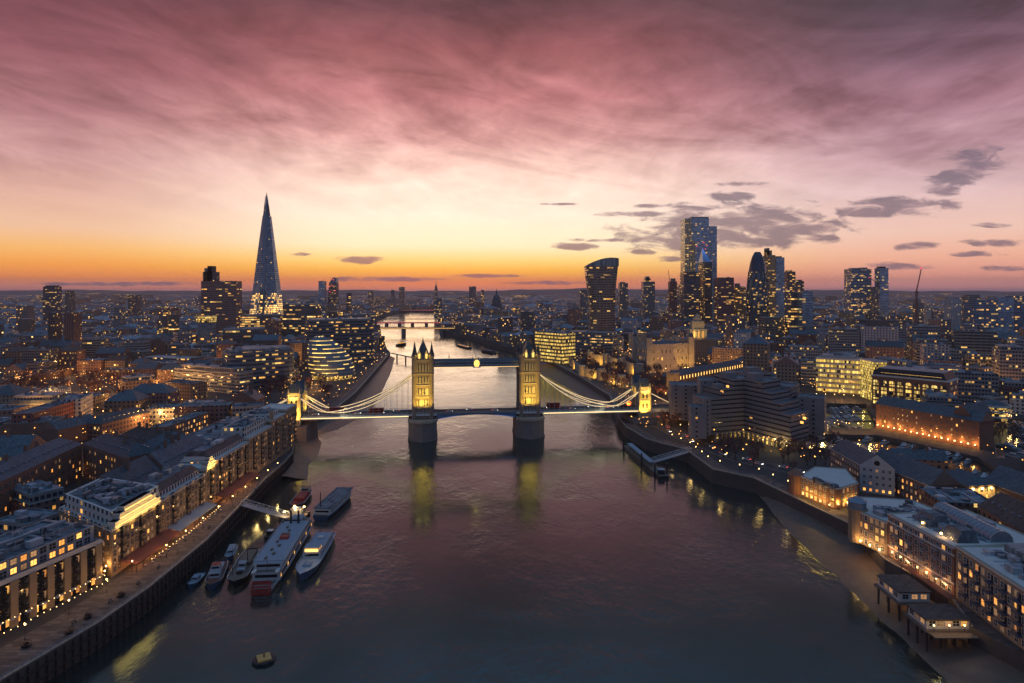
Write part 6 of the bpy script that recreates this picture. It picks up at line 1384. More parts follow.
o = row(262.3, 297, 25, 'long brick wharf with dark balconies, second in the row behind the white awning', 51)
o = row(297.3, 306, 27, 'narrow brick wharf bay crowned by a small gold lit pediment', 52, loft=False, white=0); pediment(o, 297.6, 305.7, 27, ((0, 0, 1.8), (.16, 1.8, 3.2), (.34, 3.2, 4.6)), 1500)
o = row(306.3, 346, 28.3, 'brick wharf with dark balconies just beyond the small gold pediment', 53, rows=7)
o = row(346.3, 379, 30, 'brick wharf topped by a white stepped penthouse further along the row', 54, rows=7, loft=False, white=5)
o = row(379.3, 402, 33, 'tall narrow brick wharf with chimney like piers near the end of the row', 55, rows=8, loft=False, dep=20, white=3); mb = MB(); mb.box(XW-2, 380, 33, XW-.2, 381.6, 38, 'brick_stock'); mb.build('chimney', o)
o = row(402.3, 422, 35, 'last pale wharf of the left row beside the south gate tower', 56, rows=8, loft=False, dep=18, lit=.12)
mb = MB(); P = [(-162, 262.5), (-162, 300), (-186, 308), (-186, 279)]; generic(P, 15, 'brick_dark', 'gable', (1, 1, 1), 'low warehouse with long brown rooflit roof directly behind the brick row', random.Random(4))
generic([(-162, 302), (-162, 345), (-184, 352), (-184, 310)], 16, 'brick_dark', 'gable', (1, .9, .9), 'second rooflit warehouse behind the small gold pediment', random.Random(5))
generic([(-163, 348), (-163, 398), (-186, 402), (-186, 352)], 19, 'stock_brick', 'flat', (1, .9, .9), 'flat roofed block behind the white stepped penthouse', random.Random(6), n_kit=9)
# awnings, umbrellas, tables and lamps on the left quay
def awning(y0, y1, w_, z, m, label, strip_m='warm_strip'):
    o = thing('awning', (XW+w_/2, (y0+y1)/2, GZ), label, 'awning'); mb = MB(); mb.face([(XW+.05, y0, z+1.1), (XW+.05, y1, z+1.1), (XW+w_, y1, z), (XW+w_, y0, z)], m); mb.face([(XW+w_, y0, z), (XW+w_, y1, z), (XW+w_, y1, z-.35), (XW+w_, y0, z-.35)], m); mb.face([(XW+.05, y0, z+1.0), (XW+w_, y0, z-.1), (XW+w_, y1, z-.1), (XW+.05, y1, z+1.0)], m); mb.build('canopy', o)
    n_ = int((y1-y0)/4)
    for k in range(n_+1): y = y0+(y1-y0)*k/n_; mb = MB(); mb.bar((XW+w_-.1, y, GZ), (XW+w_-.1, y, z-.1), .12, .12, 'dark_metal'); mb.build('post', o)
    mb = MB(); mb.bar((XW+w_-.25, y0+.2, z-.45), (XW+w_-.25, y1-.2, z-.45), .1, .1, strip_m); mb.build('light_strip', o)
    for k in range(max(1, int((y1-y0)/9))): near_lamp(XW+w_*.6, y0+4.5+9*k, z-.9, 210, (1, .42, .16))
awning(231, 262, 6.5, 11, 'canvas_red', 'dark red awning over cafe tables below the corner wharf'); awning(263, 296, 5.5, 11, 'canvas', 'pale blue grey awning running below the second brick wharf'); awning(305, 345, 6, 11, 'canvas_red', 'red lit awning along the foot of the far brick wharves', 'warm_strip')
for i in range(11):
    y = 176+i*4.6; x = -144.5+(y-222)*.28; o = thing('cafe_awning', (x, y, GZ), 'dark cafe parasol on the lower left terrace, %s from the lower left corner' % ORD[i], 'parasol', 'dark parasols below the modern wharf'); mb = MB(); mb.loft(ccw([(x-1.9, y-1.9), (x+1.9, y-1.9), (x+1.9, y+1.9), (x-1.9, y+1.9)]), GZ+2.6, ccw([(x-.1, y-.1), (x+.1, y-.1), (x+.1, y+.1), (x-.1, y+.1)]), GZ+3.4, 'canvas', None); mb.build('canopy', o)
    mb = MB(); mb.bar((x, y, GZ), (x, y, GZ+3.3), .1, .1, 'dark_metal'); mb.build('pole', o)
    near_lamp(x+.8, y+.8, GZ+2.3, 70, (1, .45, .12), .2)
bulb = MB(); bulb.lathe(0, 0, [(.02, -.12), (.12, 0), (.02, .12)], 6, 'lamp_glow'); bme = bulb.mesh('bulb')
def string_lights(P, n_, label, z=GZ+3.0):
    o = thing('string_lights', (*P[0], z), label, 'string lights'); mb = MB()
    for i in range(len(P)-1): mb.bar((*P[i], z), (*P[i+1], z), .05, .05, 'dark_metal')
    mb.build('cord', o); tot_ = sum(hypot(P[i+1][0]-P[i][0], P[i+1][1]-P[i][1]) for i in range(len(P)-1))
    for k in range(n_):
        s_ = tot_*(k+.5)/n_
        for i in range(len(P)-1):
            L = hypot(P[i+1][0]-P[i][0], P[i+1][1]-P[i][1])
            if s_ <= L: q = lerp(P[i], P[i+1], s_/L); break
            s_ -= L
        link_mesh('bulb', bme, (q[0], q[1], z-.15+.12*sin(k)), 0, o)
string_lights([(-155.5, 172), (-149, 197), (-140.5, 222)], 30, 'string of amber bulbs along the cafe front below the modern wharf', GZ+3.6)
string_lights([(-150.5, 168), (-145, 192), (-137.5, 219)], 26, 'outer string of amber bulbs beside the dark parasols', GZ+3.0)
string_lights([(-133.5, 236), (-132.5, 262), (-134.5, 296)], 26, 'string of pale bulbs along the tables in front of the red awning', GZ+2.6)
for i in range(15):
    y = 172+i*14.5; x = (-136.5 if y > 215 else -136.5-(215-y)*.19) ; x += 4.5 if y > 230 else 0
    if y > 372: break
    street_lamp(x, y, 'globe street lamp on the left quay, %s from the lower left corner' % ORD[i], 'globe lamps on the left quay', h=4.6, e=330)
# tables on the quay
tm = MB(); tm.lathe(0, 0, [(.45, .72), (.45, .76)], 8, 'white_trim'); tmt = tm.mesh('table_top'); tp = MB(); tp.cone((0, 0, 0), (0, 0, .72), .25, .05, 'dark_metal', 6); tps = tp.mesh('pedestal')
k = 0
for i in range(22):
    y = 236+i*2.8; x = -135.2+(i % 2)*1.1; o = thing('cafe_table', (x, y, GZ), 'small round cafe table on the quay, %s from the corner wharf' % ORD[i], 'table', 'cafe tables along the left quay'); link_mesh('table_top', tmt, (x, y, GZ), 0, o); link_mesh('pedestal', tps, (x, y, GZ), 0, o)
# planters on the quay
for i, (x, y) in enumerate(((-132, 199), (-131.5, 190), (-130.2, 213), (-139, 183))):
    mb = MB(); mb.lathe(x, y, [(1.0, GZ), (1.3, GZ+.7), (1.2, GZ+.75)], 10, 'dark_metal'); o = thing('planter', (x, y, GZ), 'dark round planter with low shrub on the left promenade, %s from the water corner' % ORD[i], 'planter', 'planters on the promenade'); mb.build('pot', o)
    mb = MB(); r3 = random.Random(i)
    for _ in range(90): d_ = Vector((r3.gauss(0, 1), r3.gauss(0, 1), abs(r3.gauss(0, .8)))).normalized()*r3.uniform(.4, 1.3); q = Vector((x, y, GZ+.8))+d_; mb.face([q, q+Vector((.3, 0, .2)), q+Vector((0, .3, -.1))], 'twigs')
    mb.build('shrub', o)
# remaining blocks of the right bank yard
generic([(232,262),(254,262),(254,284),(232,284)], 11, 'brick_dark', 'flat', (1,.9,.9), 'low blue roofed block between the dark gabled shed and the frame edge', random.Random(3), n_kit=6)
generic([(188,232),(206,230),(210,262),(192,264)], 13, 'brick_brown' if False else 'brick_flats', 'gable', (.8,.8,.8), 'slate roofed warehouse behind the glass vaulted balcony wharf', random.Random(8))
generic([(214,226),(232,224),(236,254),(218,256)], 11, 'brick_dark', 'hip', (1,1,1), 'low hipped warehouse in the yard at the right edge', random.Random(9))
generic([(186,176),(206,174),(210,216),(190,218)], 15, 'brick_flats', 'flat', (.8,.8,.8), 'flat roofed block behind the lower right yellow brick wharf', random.Random(10), n_kit=8)
generic([(182,272),(204,268),(208,290),(186,294)], 12, 'brick_dark', 'flat', (.8,.8,.8), 'low dark roofed block between the vaulted wharf and the slate roofed warehouse', random.Random(11), n_kit=9)
generic([(206,346),(232,340),(236,352),(210,358)], 11, 'brick_flats', 'gable', (.9,.9,.9), 'pale timber gabled inn like block at the dock behind the floodlit yellow building', random.Random(12))
# ------------------------------------------------------------------ vessels
def hull_mesh(L, B, h, m='hull_blue', deck='deck_wood', bow=.28, stern=.75, sheer=.8, n_=12):
    mb = MB(); prev = None
    for i in range(n_+1):
        t_ = i/n_; x = -L/2+L*t_
        w_ = B/2*(1-((t_-(1-bow))/bow)**2.2 if t_ > 1-bow else (stern+(1-stern)*min(1, t_/.25))); w_ = max(w_, .04); zz = h+sheer*max(0, (t_-.55)/.45)**2
        row = [(x, -w_, zz), (x, -w_*.82, h*.25), (x, -w_*.55, -.5), (x, w_*.55, -.5), (x, w_*.82, h*.25), (x, w_, zz)]
        if prev:
            for j in range(5): mb.face([prev[j], row[j], row[j+1], prev[j+1]], m)
            mb.face([(prev[0][0], prev[0][1]*.93, prev[0][2]-.45), (row[0][0], row[0][1]*.93, row[0][2]-.45), (row[5][0], row[5][1]*.93, row[5][2]-.45), (prev[5][0], prev[5][1]*.93, prev[5][2]-.45)], deck)
            for j in (0, 5): mb.face([prev[j], row[j], (row[j][0], row[j][1]*.93, row[j][2]), (prev[j][0], prev[j][1]*.93, prev[j][2])], 'white_paint'); mb.face([(prev[j][0], prev[j][1]*.93, prev[j][2]), (row[j][0], row[j][1]*.93, row[j][2]), (row[j][0], row[j][1]*.93, row[j][2]-.45), (prev[j][0], prev[j][1]*.93, prev[j][2]-.45)], m)
        else: mb.face(row, m)
        prev = row
    return mb
def vessel(name, a, b_, B, h, label, cat='boat', m='hull_blue', deck='deck_wood', parts=(), bow=.28, stern=.75, sheer=.8):
    """a = stern point, b_ = bow point (world); parts are (name, material, x0, x1, halfwidth, z0, z1) in fractions of the length"""
    L = hypot(b_[0]-a[0], b_[1]-a[1]); rz = atan2(b_[1]-a[1], b_[0]-a[0]); c = lerp(a, b_, .5); o = thing(name, (*c, 0), label, cat, rz=rz); hull_mesh(L, B, h, m, deck, bow, stern, sheer).build('hull', o, local=True)
    for p_ in parts:
        nm, mt, x0, x1, hw, z0, z1 = p_[:7]; top = p_[7] if len(p_) > 7 else mt; mb = MB(); mb.box(-L/2+L*x0, -hw, z0, -L/2+L*x1, hw, z1, mt, top); q = mb.build(nm, o, local=True)
        if nm in ('deck_house', 'wheelhouse', 'upper_deck', 'saloon'):
            mb = MB(); lit = 'window_lit' if (len(p_) > 8 and p_[8]) else 'black_glass'; n_ = max(2, int(L*(x1-x0)/1.9)); zc = z0+(z1-z0)*.42
            for k in range(n_):
                xx = -L/2+L*(x0+(x1-x0)*(k+.5)/n_)
                for s_ in (-1, 1): mb.box(xx-.5, min(s_*hw, s_*(hw+.05)), zc, xx+.5, max(s_*hw, s_*(hw+.05)), zc+(z1-z0)*.36, lit)
            for xx in (-L/2+L*x0-.05, -L/2+L*x1): mb.box(xx, -hw*.8, zc, xx+.05, hw*.8, zc+(z1-z0)*.36, lit)
            mb.build('window_strip', q, local=True)
    return o, L
def rails(o, L, x0, x1, hw, z, h=1.0, m='white_paint', name='railing'):
    mb = MB(); a, b_ = -L/2+L*x0, -L/2+L*x1
    for s_ in (-1, 1):
        for q in (.5, 1.0): mb.bar((a, s_*hw, z+h*q), (b_, s_*hw, z+h*q), .06, .06, m)
        n_ = int((b_-a)/1.8)+1
        for k in range(n_+1): mb.bar((a+(b_-a)*k/n_, s_*hw, z), (a+(b_-a)*k/n_, s_*hw, z+h), .06, .06, m)
    for xx in (a, b_): mb.bar((xx, -hw, z+h), (xx, hw, z+h), .06, .06, m)
    mb.build(name, o, local=True)
def mast(o, x, y, z0, z1, r=.12, m='dark_metal', name='mast', yard=0):
    mb = MB(); mb.cone((x, y, z0), (x, y, z1), r, r*.5, m, 6)
    if yard: mb.bar((x, y-yard, z0+(z1-z0)*.75), (x, y+yard, z0+(z1-z0)*.75), .1, .1, m)
    mb.build(name, o, local=True)
# paddle steamer
o, L = vessel('paddle_steamer', (-90.7, 233), (-97, 301), 11, 2.6, 'large white paddle steamer with long top deck and red stern wheel at the pontoon', 'boat', 'white_paint', 'deck_wood',
    [('deck_house', 'white_paint', .06, .86, 5.0, 2.2, 5.2, 'deck_wood', 0), ('upper_deck', 'white_paint', .10, .74, 5.3, 5.2, 7.8, 'canvas', 0), ('awning_deck', 'canvas', .12, .70, 5.7, 7.85, 8.05), ('wheelhouse', 'white_paint', .74, .80, 2.3, 5.2, 9.3, 'canvas', 0), ('roof_hatch', 'red_paint', .42, .46, 1.7, 8.06, 9.0), ('roof_locker', 'rust', .47, .50, 1.2, 8.06, 8.7)], bow=.25)
rails(o, L, .10, .74, 5.6, 8.05); rails(o, L, .03, .10, 4.8, 5.2); rails(o, L, .80, .95, 2.8, 3.2)
for s_ in (-1.6, 1.6): mb = MB(); mb.cone((-L/2+L*.69, s_, 8), (-L/2+L*.69, s_, 13.5), .5, .45, 'hull_black', 10); mb.build('funnel', o, local=True)
mb = MB(); xx = -L/2-1.8
for k in range(10):
    a = 2*pi*k/10; mb.bar((xx, -3, 2.2), (xx+2.4*cos(a), -3, 2.2+2.4*sin(a)), .14, .14, 'red_paint'); mb.bar((xx, 3, 2.2), (xx+2.4*cos(a), 3, 2.2+2.4*sin(a)), .14, .14, 'red_paint'); mb.bar((xx+2.2*cos(a), -3, 2.2+2.2*sin(a)), (xx+2.2*cos(a), 3, 2.2+2.2*sin(a)), .12, .6, 'red_paint')
    b_ = 2*pi*(k+1)/10; [mb.bar((xx+2.4*cos(a), y, 2.2+2.4*sin(a)), (xx+2.4*cos(b_), y, 2.2+2.4*sin(b_)), .16, .16, 'red_paint') for y in (-3, 0, 3)]
mb.build('paddle_wheel', o, local=True)
for k in range(9): mb = MB(); x = -L/2+L*(.15+.058*k); mb.box(x-.9, -.5 if k % 2 else 1.4, 8.06, x+.9, .5 if k % 2 else 2.2, 8.6, 'deck_wood'); mb.build('deck_bench', o, local=True)
mast(o, L*.38, 0, 3, 14, .14, yard=1.4); mast(o, -L*.42, 0, 5, 11, .1)
for s_ in (-1, 1): mb = MB(); mb.lathe(-L*.46+1, s_*4.2, [(.1, 5.3), (.7, 5.6), (.8, 6.2), (.2, 6.3)], 8, 'white_trim', sx=2.6); mb.build('lifeboat', o, local=True)
mb = MB()
for k in range(26): x = -L/2+L*(.08+.03*k); [mb.box(x-.45, s_*5.02-.03, 3.2, x+.45, s_*5.02+.03, 4.3, 'black_glass' if k % 5 else 'window_lit') for s_ in (-1, 1)]
o2 = mb.build('window_strip', o, local=True)
# white motor ship beside it (bow towards the camera)
o, L = vessel('motor_ship', (-81.5, 283), (-79.5, 240), 9, 2.7, 'white and blue motor ship with lit saloon window moored outside the paddle steamer', 'boat', 'hull_blue', 'white_paint',
    [('deck_house', 'white_paint', .12, .62, 3.5, 2.3, 4.9, 'canvas', 0), ('saloon', 'white_paint', .52, .62, 3.0, 4.9, 6.9, 'canvas', 1), ('locker', 'white_paint', .25, .30, 1.2, 4.95, 5.7), ('hatch', 'canvas', .72, .80, 1.5, 2.3, 3.1)], bow=.3, stern=.8)
rails(o, L, .12, .62, 3.4, 4.9); mast(o, L*.33, 0, 2.5, 9.5, .14, 'white_paint', yard=1.2); mast(o, -L*.1, 0, 5, 10, .1, 'white_paint')
mb = MB(); mb.box(L*.125, -2.6, 5.3, L*.13, 2.6, 6.2, 'warm_strip'); mb.build('lit_window', o, local=True)
# long passenger barge behind
o, L = vessel('passenger_barge', (-91.5, 305), (-88.5, 346), 10, 2.4, 'long passenger barge with grey roof moored furthest out behind the paddle steamer', 'boat', 'hull_blue', 'deck_wood',
    [('deck_house', 'white_paint', .06, .80, 4.2, 2.1, 4.6, 'flat_roof', 0), ('roof_canopy', 'flat_roof', .08, .88, 4.5, 4.65, 4.95)], bow=.3)
mast(o, -L*.36, 2, 4.9, 12, .35, 'hull_black', 'funnel')
o, L = vessel('river_lighter', (-110.5, 345), (-108.5, 318), 7.5, 2.2, 'red decked work boat moored inside near the gangway pontoon', 'boat', 'hull_black', 'red_paint', [('hatch', 'red_paint', .2, .6, 2.4, 2.0, 3.2), ('wheelhouse', 'white_paint', .06, .16, 2.2, 2.0, 4.9, 'hull_black', 0)]); mast(o, L*.2, 0, 2, 11)
o, L = vessel('black_barge', (-108.6, 268), (-102.6, 236), 7.5, 1.9, 'dark open barge with two thin masts between the tug and the paddle steamer', 'boat', 'hull_black', 'deck_wood', [('hold_cover', 'deck_wood', .1, .5, 2.4, 1.7, 2.7), ('wheelhouse', 'white_paint', .52, .60, 1.4, 1.7, 3.9, 'canvas', 0), ('winch', 'dark_metal', .7, .75, 1, 1.6, 2.5), ('tarpaulin', 'canvas', .62, .69, 1.5, 1.6, 2.4)], bow=.2)
mast(o, -L*.05, 1, 2, 15, .16); mast(o, L*.28, -2.2, 2, 13, .16)
o, L = vessel('tug_boat', (-116, 256), (-110, 233.5), 6, 1.9, 'small tug with white wheelhouse and orange hull line at the inner end of the moorings', 'boat', 'hull_blue', 'rust', [('deck_house', 'white_paint', .25, .68, 2.0, 1.6, 3.6, 'canvas', 0), ('wheelhouse', 'white_paint', .45, .60, 1.6, 3.6, 5.6, 'red_paint', 0), ('fender', 'rust', .02, .75, 3.08, 1.0, 1.3)]); mast(o, 0, 0, 5.6, 9, .1, yard=.8)
o, L = vessel('launch_boat', (-119.5, 247), (-118.5, 235), 3.6, 1.2, 'small pale launch tied alongside the tug on the quay side', 'boat', 'hull_blue', 'white_paint', [('wheelhouse', 'white_paint', .35, .6, 1.1, .9, 2.4, 'canvas', 0)])
o, L = vessel('cabin_launch', (-118.5, 273), (-115, 259), 4, 1.3, 'short cabin launch moored behind the tug', 'boat', 'hull_blue', 'white_paint', [('deck_house', 'white_paint', .2, .65, 1.3, 1.0, 2.8, 'canvas', 0)])
o, L = vessel('workboat', (-107, 292), (-107.5, 279), 4.4, 1.5, 'dark workboat under the foot of the gangway', 'boat', 'hull_black', 'deck_wood', [('wheelhouse', 'dark_metal', .5, .7, 1.3, 1.2, 3.4, 'white_paint', 0)])
mb = MB(); mb.box(-110, 302, -.5, -99, 314, 1.6, 'dark_metal', 'deck_wood'); o = thing('mooring_pontoon', (-104, 308, 0), 'floating mooring pontoon with glowing lamps where the gangway lands', 'pontoon'); mb.build('deck', o)
for k, (x, y) in enumerate(((-108, 304), (-104, 307), (-101, 311), (-106, 312))):
    mb = MB(); mb.box(x-.06, y-.06, 1.6, x+.06, y+.06, 4.4, 'dark_metal'); mb.box(x-.35, y-.35, 4.4, x+.35, y+.35, 4.95, 'lamp_glow'); mb.build('lamp', o); near_lamp(x+.6, y-.6, 4.6, 300, (1, .66, .28))
mb = MB(); mb.box(-107, 309, 1.62, -102, 313, 4.2, 'white_paint', 'canvas'); mb.build('kiosk', o)
def gangway(a, b_, w_, label, h=1.9):
    o = thing('gangway', a, label, 'gangway'); A, B = Vector(a), Vector(b_); dr = (B-A); n_ = max(4, int(dr.length/2.4)); sd_ = Vector((-dr.y, dr.x, 0)).normalized()*w_/2; up_ = Vector((0, 0, h)); mb = MB(); mb.bar(A, B, w_, .15, 'plant_metal'); mb.build('walkway', o); mb = MB()
    for s_ in (-1, 1):
        for k in range(n_+1):
            p_ = A+dr*k/n_+sd_*s_; mb.bar(p_, p_+up_, .14, .14, 'white_paint')
            if k < n_: q = A+dr*(k+1)/n_+sd_*s_; mb.bar(p_+up_*(k % 2), q+up_*((k+1) % 2), .12, .12, 'white_paint')
        mb.bar(A+sd_*s_+up_, B+sd_*s_+up_, .2, .2, 'white_paint'); mb.bar(A+sd_*s_, B+sd_*s_, .22, .3, 'white_paint')
    for k in range(n_+1): p_ = A+dr*k/n_+up_; mb.bar(p_-sd_, p_+sd_, .12, .12, 'white_paint')
    mb.build('truss', o); return o
gangway((-128, 304, 8.2), (-106, 303, 2.2), 3.2, 'white lattice gangway sloping from the left quay down to the moored boats', 2.2)
# right hand pier
o = thing('river_pontoon', (84, 410, 0), 'long dark floating pier along the right bank below the bridge', 'pontoon'); mb = MB(); P = [(77, 446), (85.5, 372), (91.5, 373), (83, 447)]; mb.prism(P, -.5, 1.7, 'hull_black', 'deck_wood', bottom=True); mb.build('deck', o)
mb = MB(); mb.prism([(79, 440), (84, 392), (87.5, 392.4), (82.5, 440.3)], 4.4, 4.7, 'canvas', 'canvas', bottom=True)
for k in range(9): q = lerp((80.6, 439), (85.7, 393), k/8); mb.bar((*q, 1.7), (*q, 4.4), .2, .2, 'dark_metal')
mb.build('shelter', o); mb = MB(); mb.obox(88, 378, 1.7, 4, 5, 2.6, -.1, 'hull_black', 'canvas'); mb.build('kiosk', o)
for q in ((76.5, 438), (81, 400), (84, 376), (91, 376)): mb = MB(); mb.cone((*q, -2), (*q, 8), .5, .5, 'hull_black', 8); mb.build('pile', o)
gangway((113, 405, 8.2), (88, 401, 2.2), 3.4, 'covered gangway sloping from the right quay to the long floating pier', 2.3)
# raft in the foreground
q = U0(264, 661); o = thing('mooring_raft', (*q, 0), 'small square yellow topped mooring raft floating alone in the foreground', 'raft', rz=.5); mb = MB(); mb.lathe(0, 0, [(3.3, -.4), (3.4, .7), (2.9, .75)], 8, 'hull_black'); mb.build('float', o, local=True)
mb = MB((4.2, 3.0, 1.2)); mb.box(-1.9, -1.9, .76, 1.9, 1.9, 1.25, 'deck_wood'); mb.build('deck', o, local=True); mb = MB(); mb.cone((0, 0, 1.2), (0, 0, 2.3), .25, .2, 'rust', 8); mb.build('bollard', o, local=True)
# boats further up the river
o, L = vessel('sightseeing_boat', U0(470, 349), U0(456, 345), 9, 2.4, 'dark moored sightseeing boat against the far right bank', 'boat', 'hull_black', 'deck_wood', [('deck_house', 'white_paint', .15, .75, 3, 2, 4.6, 'slate', 1)])
o, L = vessel('sightseeing_boat', U0(495, 354), U0(481, 351), 9, 2.4, 'second dark boat moored off the floodlit castle bank', 'boat', 'hull_black', 'deck_wood', [('deck_house', 'hull_blue', .15, .75, 3, 2, 4.4, 'slate', 0)])
o, L = vessel('tug_boat', U0(397, 346), U0(406, 344.6), 9, 3, 'dark ship moored off the left bank past the bridge tower', 'boat', 'hull_black', 'deck_wood', [('deck_house', 'hull_black', .3, .7, 3, 2.6, 7, 'slate', 1)]); mast(o, 0, 0, 7, 17, .4)
for i, (px, py) in enumerate(((449, 357), (452, 340), (424, 354))):
    q = U0(px, py); mb = MB(); mb.lathe(*q, [(1.2, -.3), (1.4, .5), (.3, 1.2), (.15, 7)], 8, 'rust'); solo(mb, 'river_buoy', (*q, 0), ['tall mooring buoy right of the south bridge tower', 'farther mooring buoy in the bright water mid river', 'mooring buoy seen just above the high walkway'][i], 'buoy')
# jetty past the left tower
A_, B_ = (-196, 1035), (-150, 965); o = thing('river_jetty', (*A_, 0), 'long jetty on tall posts running out from the left bank past the bridge', 'jetty'); mb = MB(); mb.bar((*A_, GZ), (*B_, GZ), 4, .8, 'stone'); mb.bar((*B_, GZ), (-120, 940, GZ), 4, .8, 'stone'); mb.build('deck', o)
for q in (lerp(A_, B_, .3), lerp(A_, B_, .7), B_, (-121, 941)): mb = MB(); mb.bar((*q, -2), (*q, GZ), 2, 2, 'pier_stone'); mb.build('pile', o)
# ------------------------------------------------------------------ marina yachts
def yacht_meshes(L, sail=False, tint=1):
    B = L*.29; h = hull_mesh(L, B, 1.25, 'white_paint', 'deck_wood', .5, .85, .5, 8).mesh('hull'); c = MB()
    c.loft(ccw([(-L*.28, -B*.36), (L*.22, -B*.30), (L*.22, B*.30), (-L*.28, B*.36)]), .9, ccw([(-L*.22, -B*.30), (L*.10, -B*.24), (L*.10, B*.24), (-L*.22, B*.30)]), 2.5, 'white_paint', 'white_paint'); w2 = MB()
    w2.loft(ccw([(-L*.26, -B*.37), (L*.185, -B*.31), (L*.185, B*.31), (-L*.26, B*.37)]), 1.45, ccw([(-L*.245, -B*.345), (L*.15, -B*.285), (L*.15, B*.285), (-L*.245, B*.345)]), 2.0, 'black_glass', None)
    f = None
    if L > 12: f = MB(); f.loft(ccw([(-L*.16, -B*.25), (L*.04, -B*.2), (L*.04, B*.2), (-L*.16, B*.25)]), 2.52, ccw([(-L*.14, -B*.22), (L*.0, -B*.17), (L*.0, B*.17), (-L*.14, B*.22)]), 3.7, 'white_paint', 'canvas'); f = f.mesh('flybridge')
    return h, c.mesh('cabin'), w2.mesh('window_strip'), f
YM = [yacht_meshes(9), yacht_meshes(12.5), yacht_meshes(15.5), yacht_meshes(10.5)]
mastm = MB(); mastm.cone((0, 0, 1), (0, 0, 13), .1, .05, 'plant_metal', 5); mastm.bar((0, 0, 2.6), (-4, 0, 2.6), .14, .14, 'canvas'); mastme = mastm.mesh('mast'); ry = random.Random(21)
def yacht(x, y, rz, label, group, k, sail, z=5.4):
    o = thing('motor_yacht' if not sail else 'sailing_yacht', (x, y, z), label, 'yacht', group, rz=rz); h, c, w2, f = YM[k]
    for nm, me in (('hull', h), ('cabin', c), ('window_strip', w2), ('flybridge', f), ('mast', mastme if sail else None)):
        if me: q = bpy.data.objects.new(nm, me); COL.objects.link(q); q.parent = o
def fill_basin(bi, n_, ang, desc, grp, sx, sy):
    P = basins[bi]; c0 = (sum(p[0] for p in P)/len(P), sum(p[1] for p in P)/len(P)); cand = []
    for i in range(-12, 13):
        for j in range(-12, 13):
            x = c0[0]+i*sx*cos(ang)-j*sy*sin(ang); y = c0[1]+i*sx*sin(ang)+j*sy*cos(ang)
            if all(inside((x+a*5, y+b_*5), P) for a in (-1, 1) for b_ in (-1, 1)): cand.append((x, y))
    ry.shuffle(cand); cand = sorted(cand[:n_], key=lambda q: pxof(*q)[0])
    mb = MB()
    for i, q in enumerate(cand):
        k = ry.randrange(4); sail = ry.random() < .25; yacht(q[0], q[1], ang+pi/2*(1 if ry.random() < .5 else -1)+ry.uniform(-.06, .06), '%s %s yacht in the %s, %s from left' % (['small white', 'white', 'large white', 'slim white'][k], 'masted' if sail else 'motor', desc, ORD[i]), grp, k, sail)
    return cand
fill_basin(0, 26, .25, 'marina below the yellow office', 'yachts in the west dock basin', 5.5, 17)
for i, (px, py, k) in enumerate(((817,440,2),(838,441,1),(868,441,1),(884,444,3),(905,448,2),(914,450,1),(927,453,2),(936,455,2),(948,457,2),(957,459,1),(968,463,0),(976,476,1),(984,480,2),(992,483,1))):
    q = U(px, py, 5.4); yacht(q[0], q[1], atan2(-65, 29)+pi/2*(1 if i % 3 else -1)+.2, '%s motor yacht in basin before the long warehouse, %s from left' % (['small white', 'white', 'large white', 'slim white'][k], ORD[i]), 'yachts in front of the warehouse', k, False)
fill_basin(2, 10, .3, 'basin at the right edge', 'yachts in the right edge basin', 7, 17)
for k, (a, b_) in enumerate(((U(812, 412, 5.6), U(870, 414, 5.6)), (U(808, 420, 5.6), U(872, 421, 5.6)), (U(812, 446, 5.6), U(960, 475, 5.6)))):
    mb = MB(); mb.bar((*a, 5.7), (*b_, 5.7), 1.6, .4, 'deck_wood'); solo(mb, 'dock_walkway', (*a, 5.5), ['upper floating walkway between yachts in the west basin', 'lower floating walkway between yachts in the west basin', 'floating walkway in front of the long warehouse'][k], 'walkway')
# ------------------------------------------------------------------ trees
rt = random.Random(99); TP = []
def grove(pp, n_, label, group, sc=(.8, 1.25), gap=6.5):
    xs = [p[0] for p in pp]; ys = [p[1] for p in pp]; c = 0; tries = 0
    while c < n_ and tries < n_*40:
        tries += 1; px, py = rt.uniform(min(xs), max(xs)), rt.uniform(min(ys), max(ys))
        if not inside((px, py), pp): continue
        q = U(px, py)
        if any(hypot(q[0]-a, q[1]-b_) < gap for a, b_ in TP[-160:]) or any(t_[0]-1 < q[0] < t_[1]+1 and t_[2]-1 < q[1] < t_[3]+1 and inside(q, t_[4]) for t_ in TAKEN) or inside(q, river_poly): continue
        TP.append(q); tree(q[0], q[1], label, group, rt.uniform(*sc), rr=rt); c += 1
grove([(552,352),(600,352),(648,372),(648,398),(606,390),(580,372)], 62, 'bare dark tree in the grove around the floodlit castle walls', 'trees around the castle', (1.1, 1.7))
grove([(645,374),(700,380),(690,400),(650,402)], 22, 'bare tree in front of the castle keep beside the bridge approach', 'trees below the keep', (1.1, 1.6))
grove([(655,408),(690,412),(700,430),(664,434)], 12, 'bare tree lit amber between the bridge gate and the concrete hotel', 'trees beside the hotel', (.9, 1.4))
grove([(720,446),(760,452),(758,470),(722,460)], 9, 'dark tree in front of the concrete hotel near the river wall', 'trees before the hotel')
grove([(775,448),(836,446),(842,466),(800,476),(778,466)], 16, 'tree lit olive and amber between the hotel and the curved brick wharf', 'trees right of the hotel', (.7, 1.0), 5)
grove([(60,372),(125,380),(160,398),(160,408),(90,402),(60,392)], 34, 'bare tree lit from below by amber street lights in the left midground', 'street trees in the left midground', (1.0, 1.5))
grove([(0,376),(60,374),(60,398),(0,404)], 22, 'dark tree along the railway at the far left', 'trees along the railway', (1.0, 1.5))
grove([(262,388),(325,384),(332,398),(300,404),(268,402)], 26, 'dark tree in the park between the glass egg and the bridge', 'park trees by the glass egg', (1.0, 1.5))
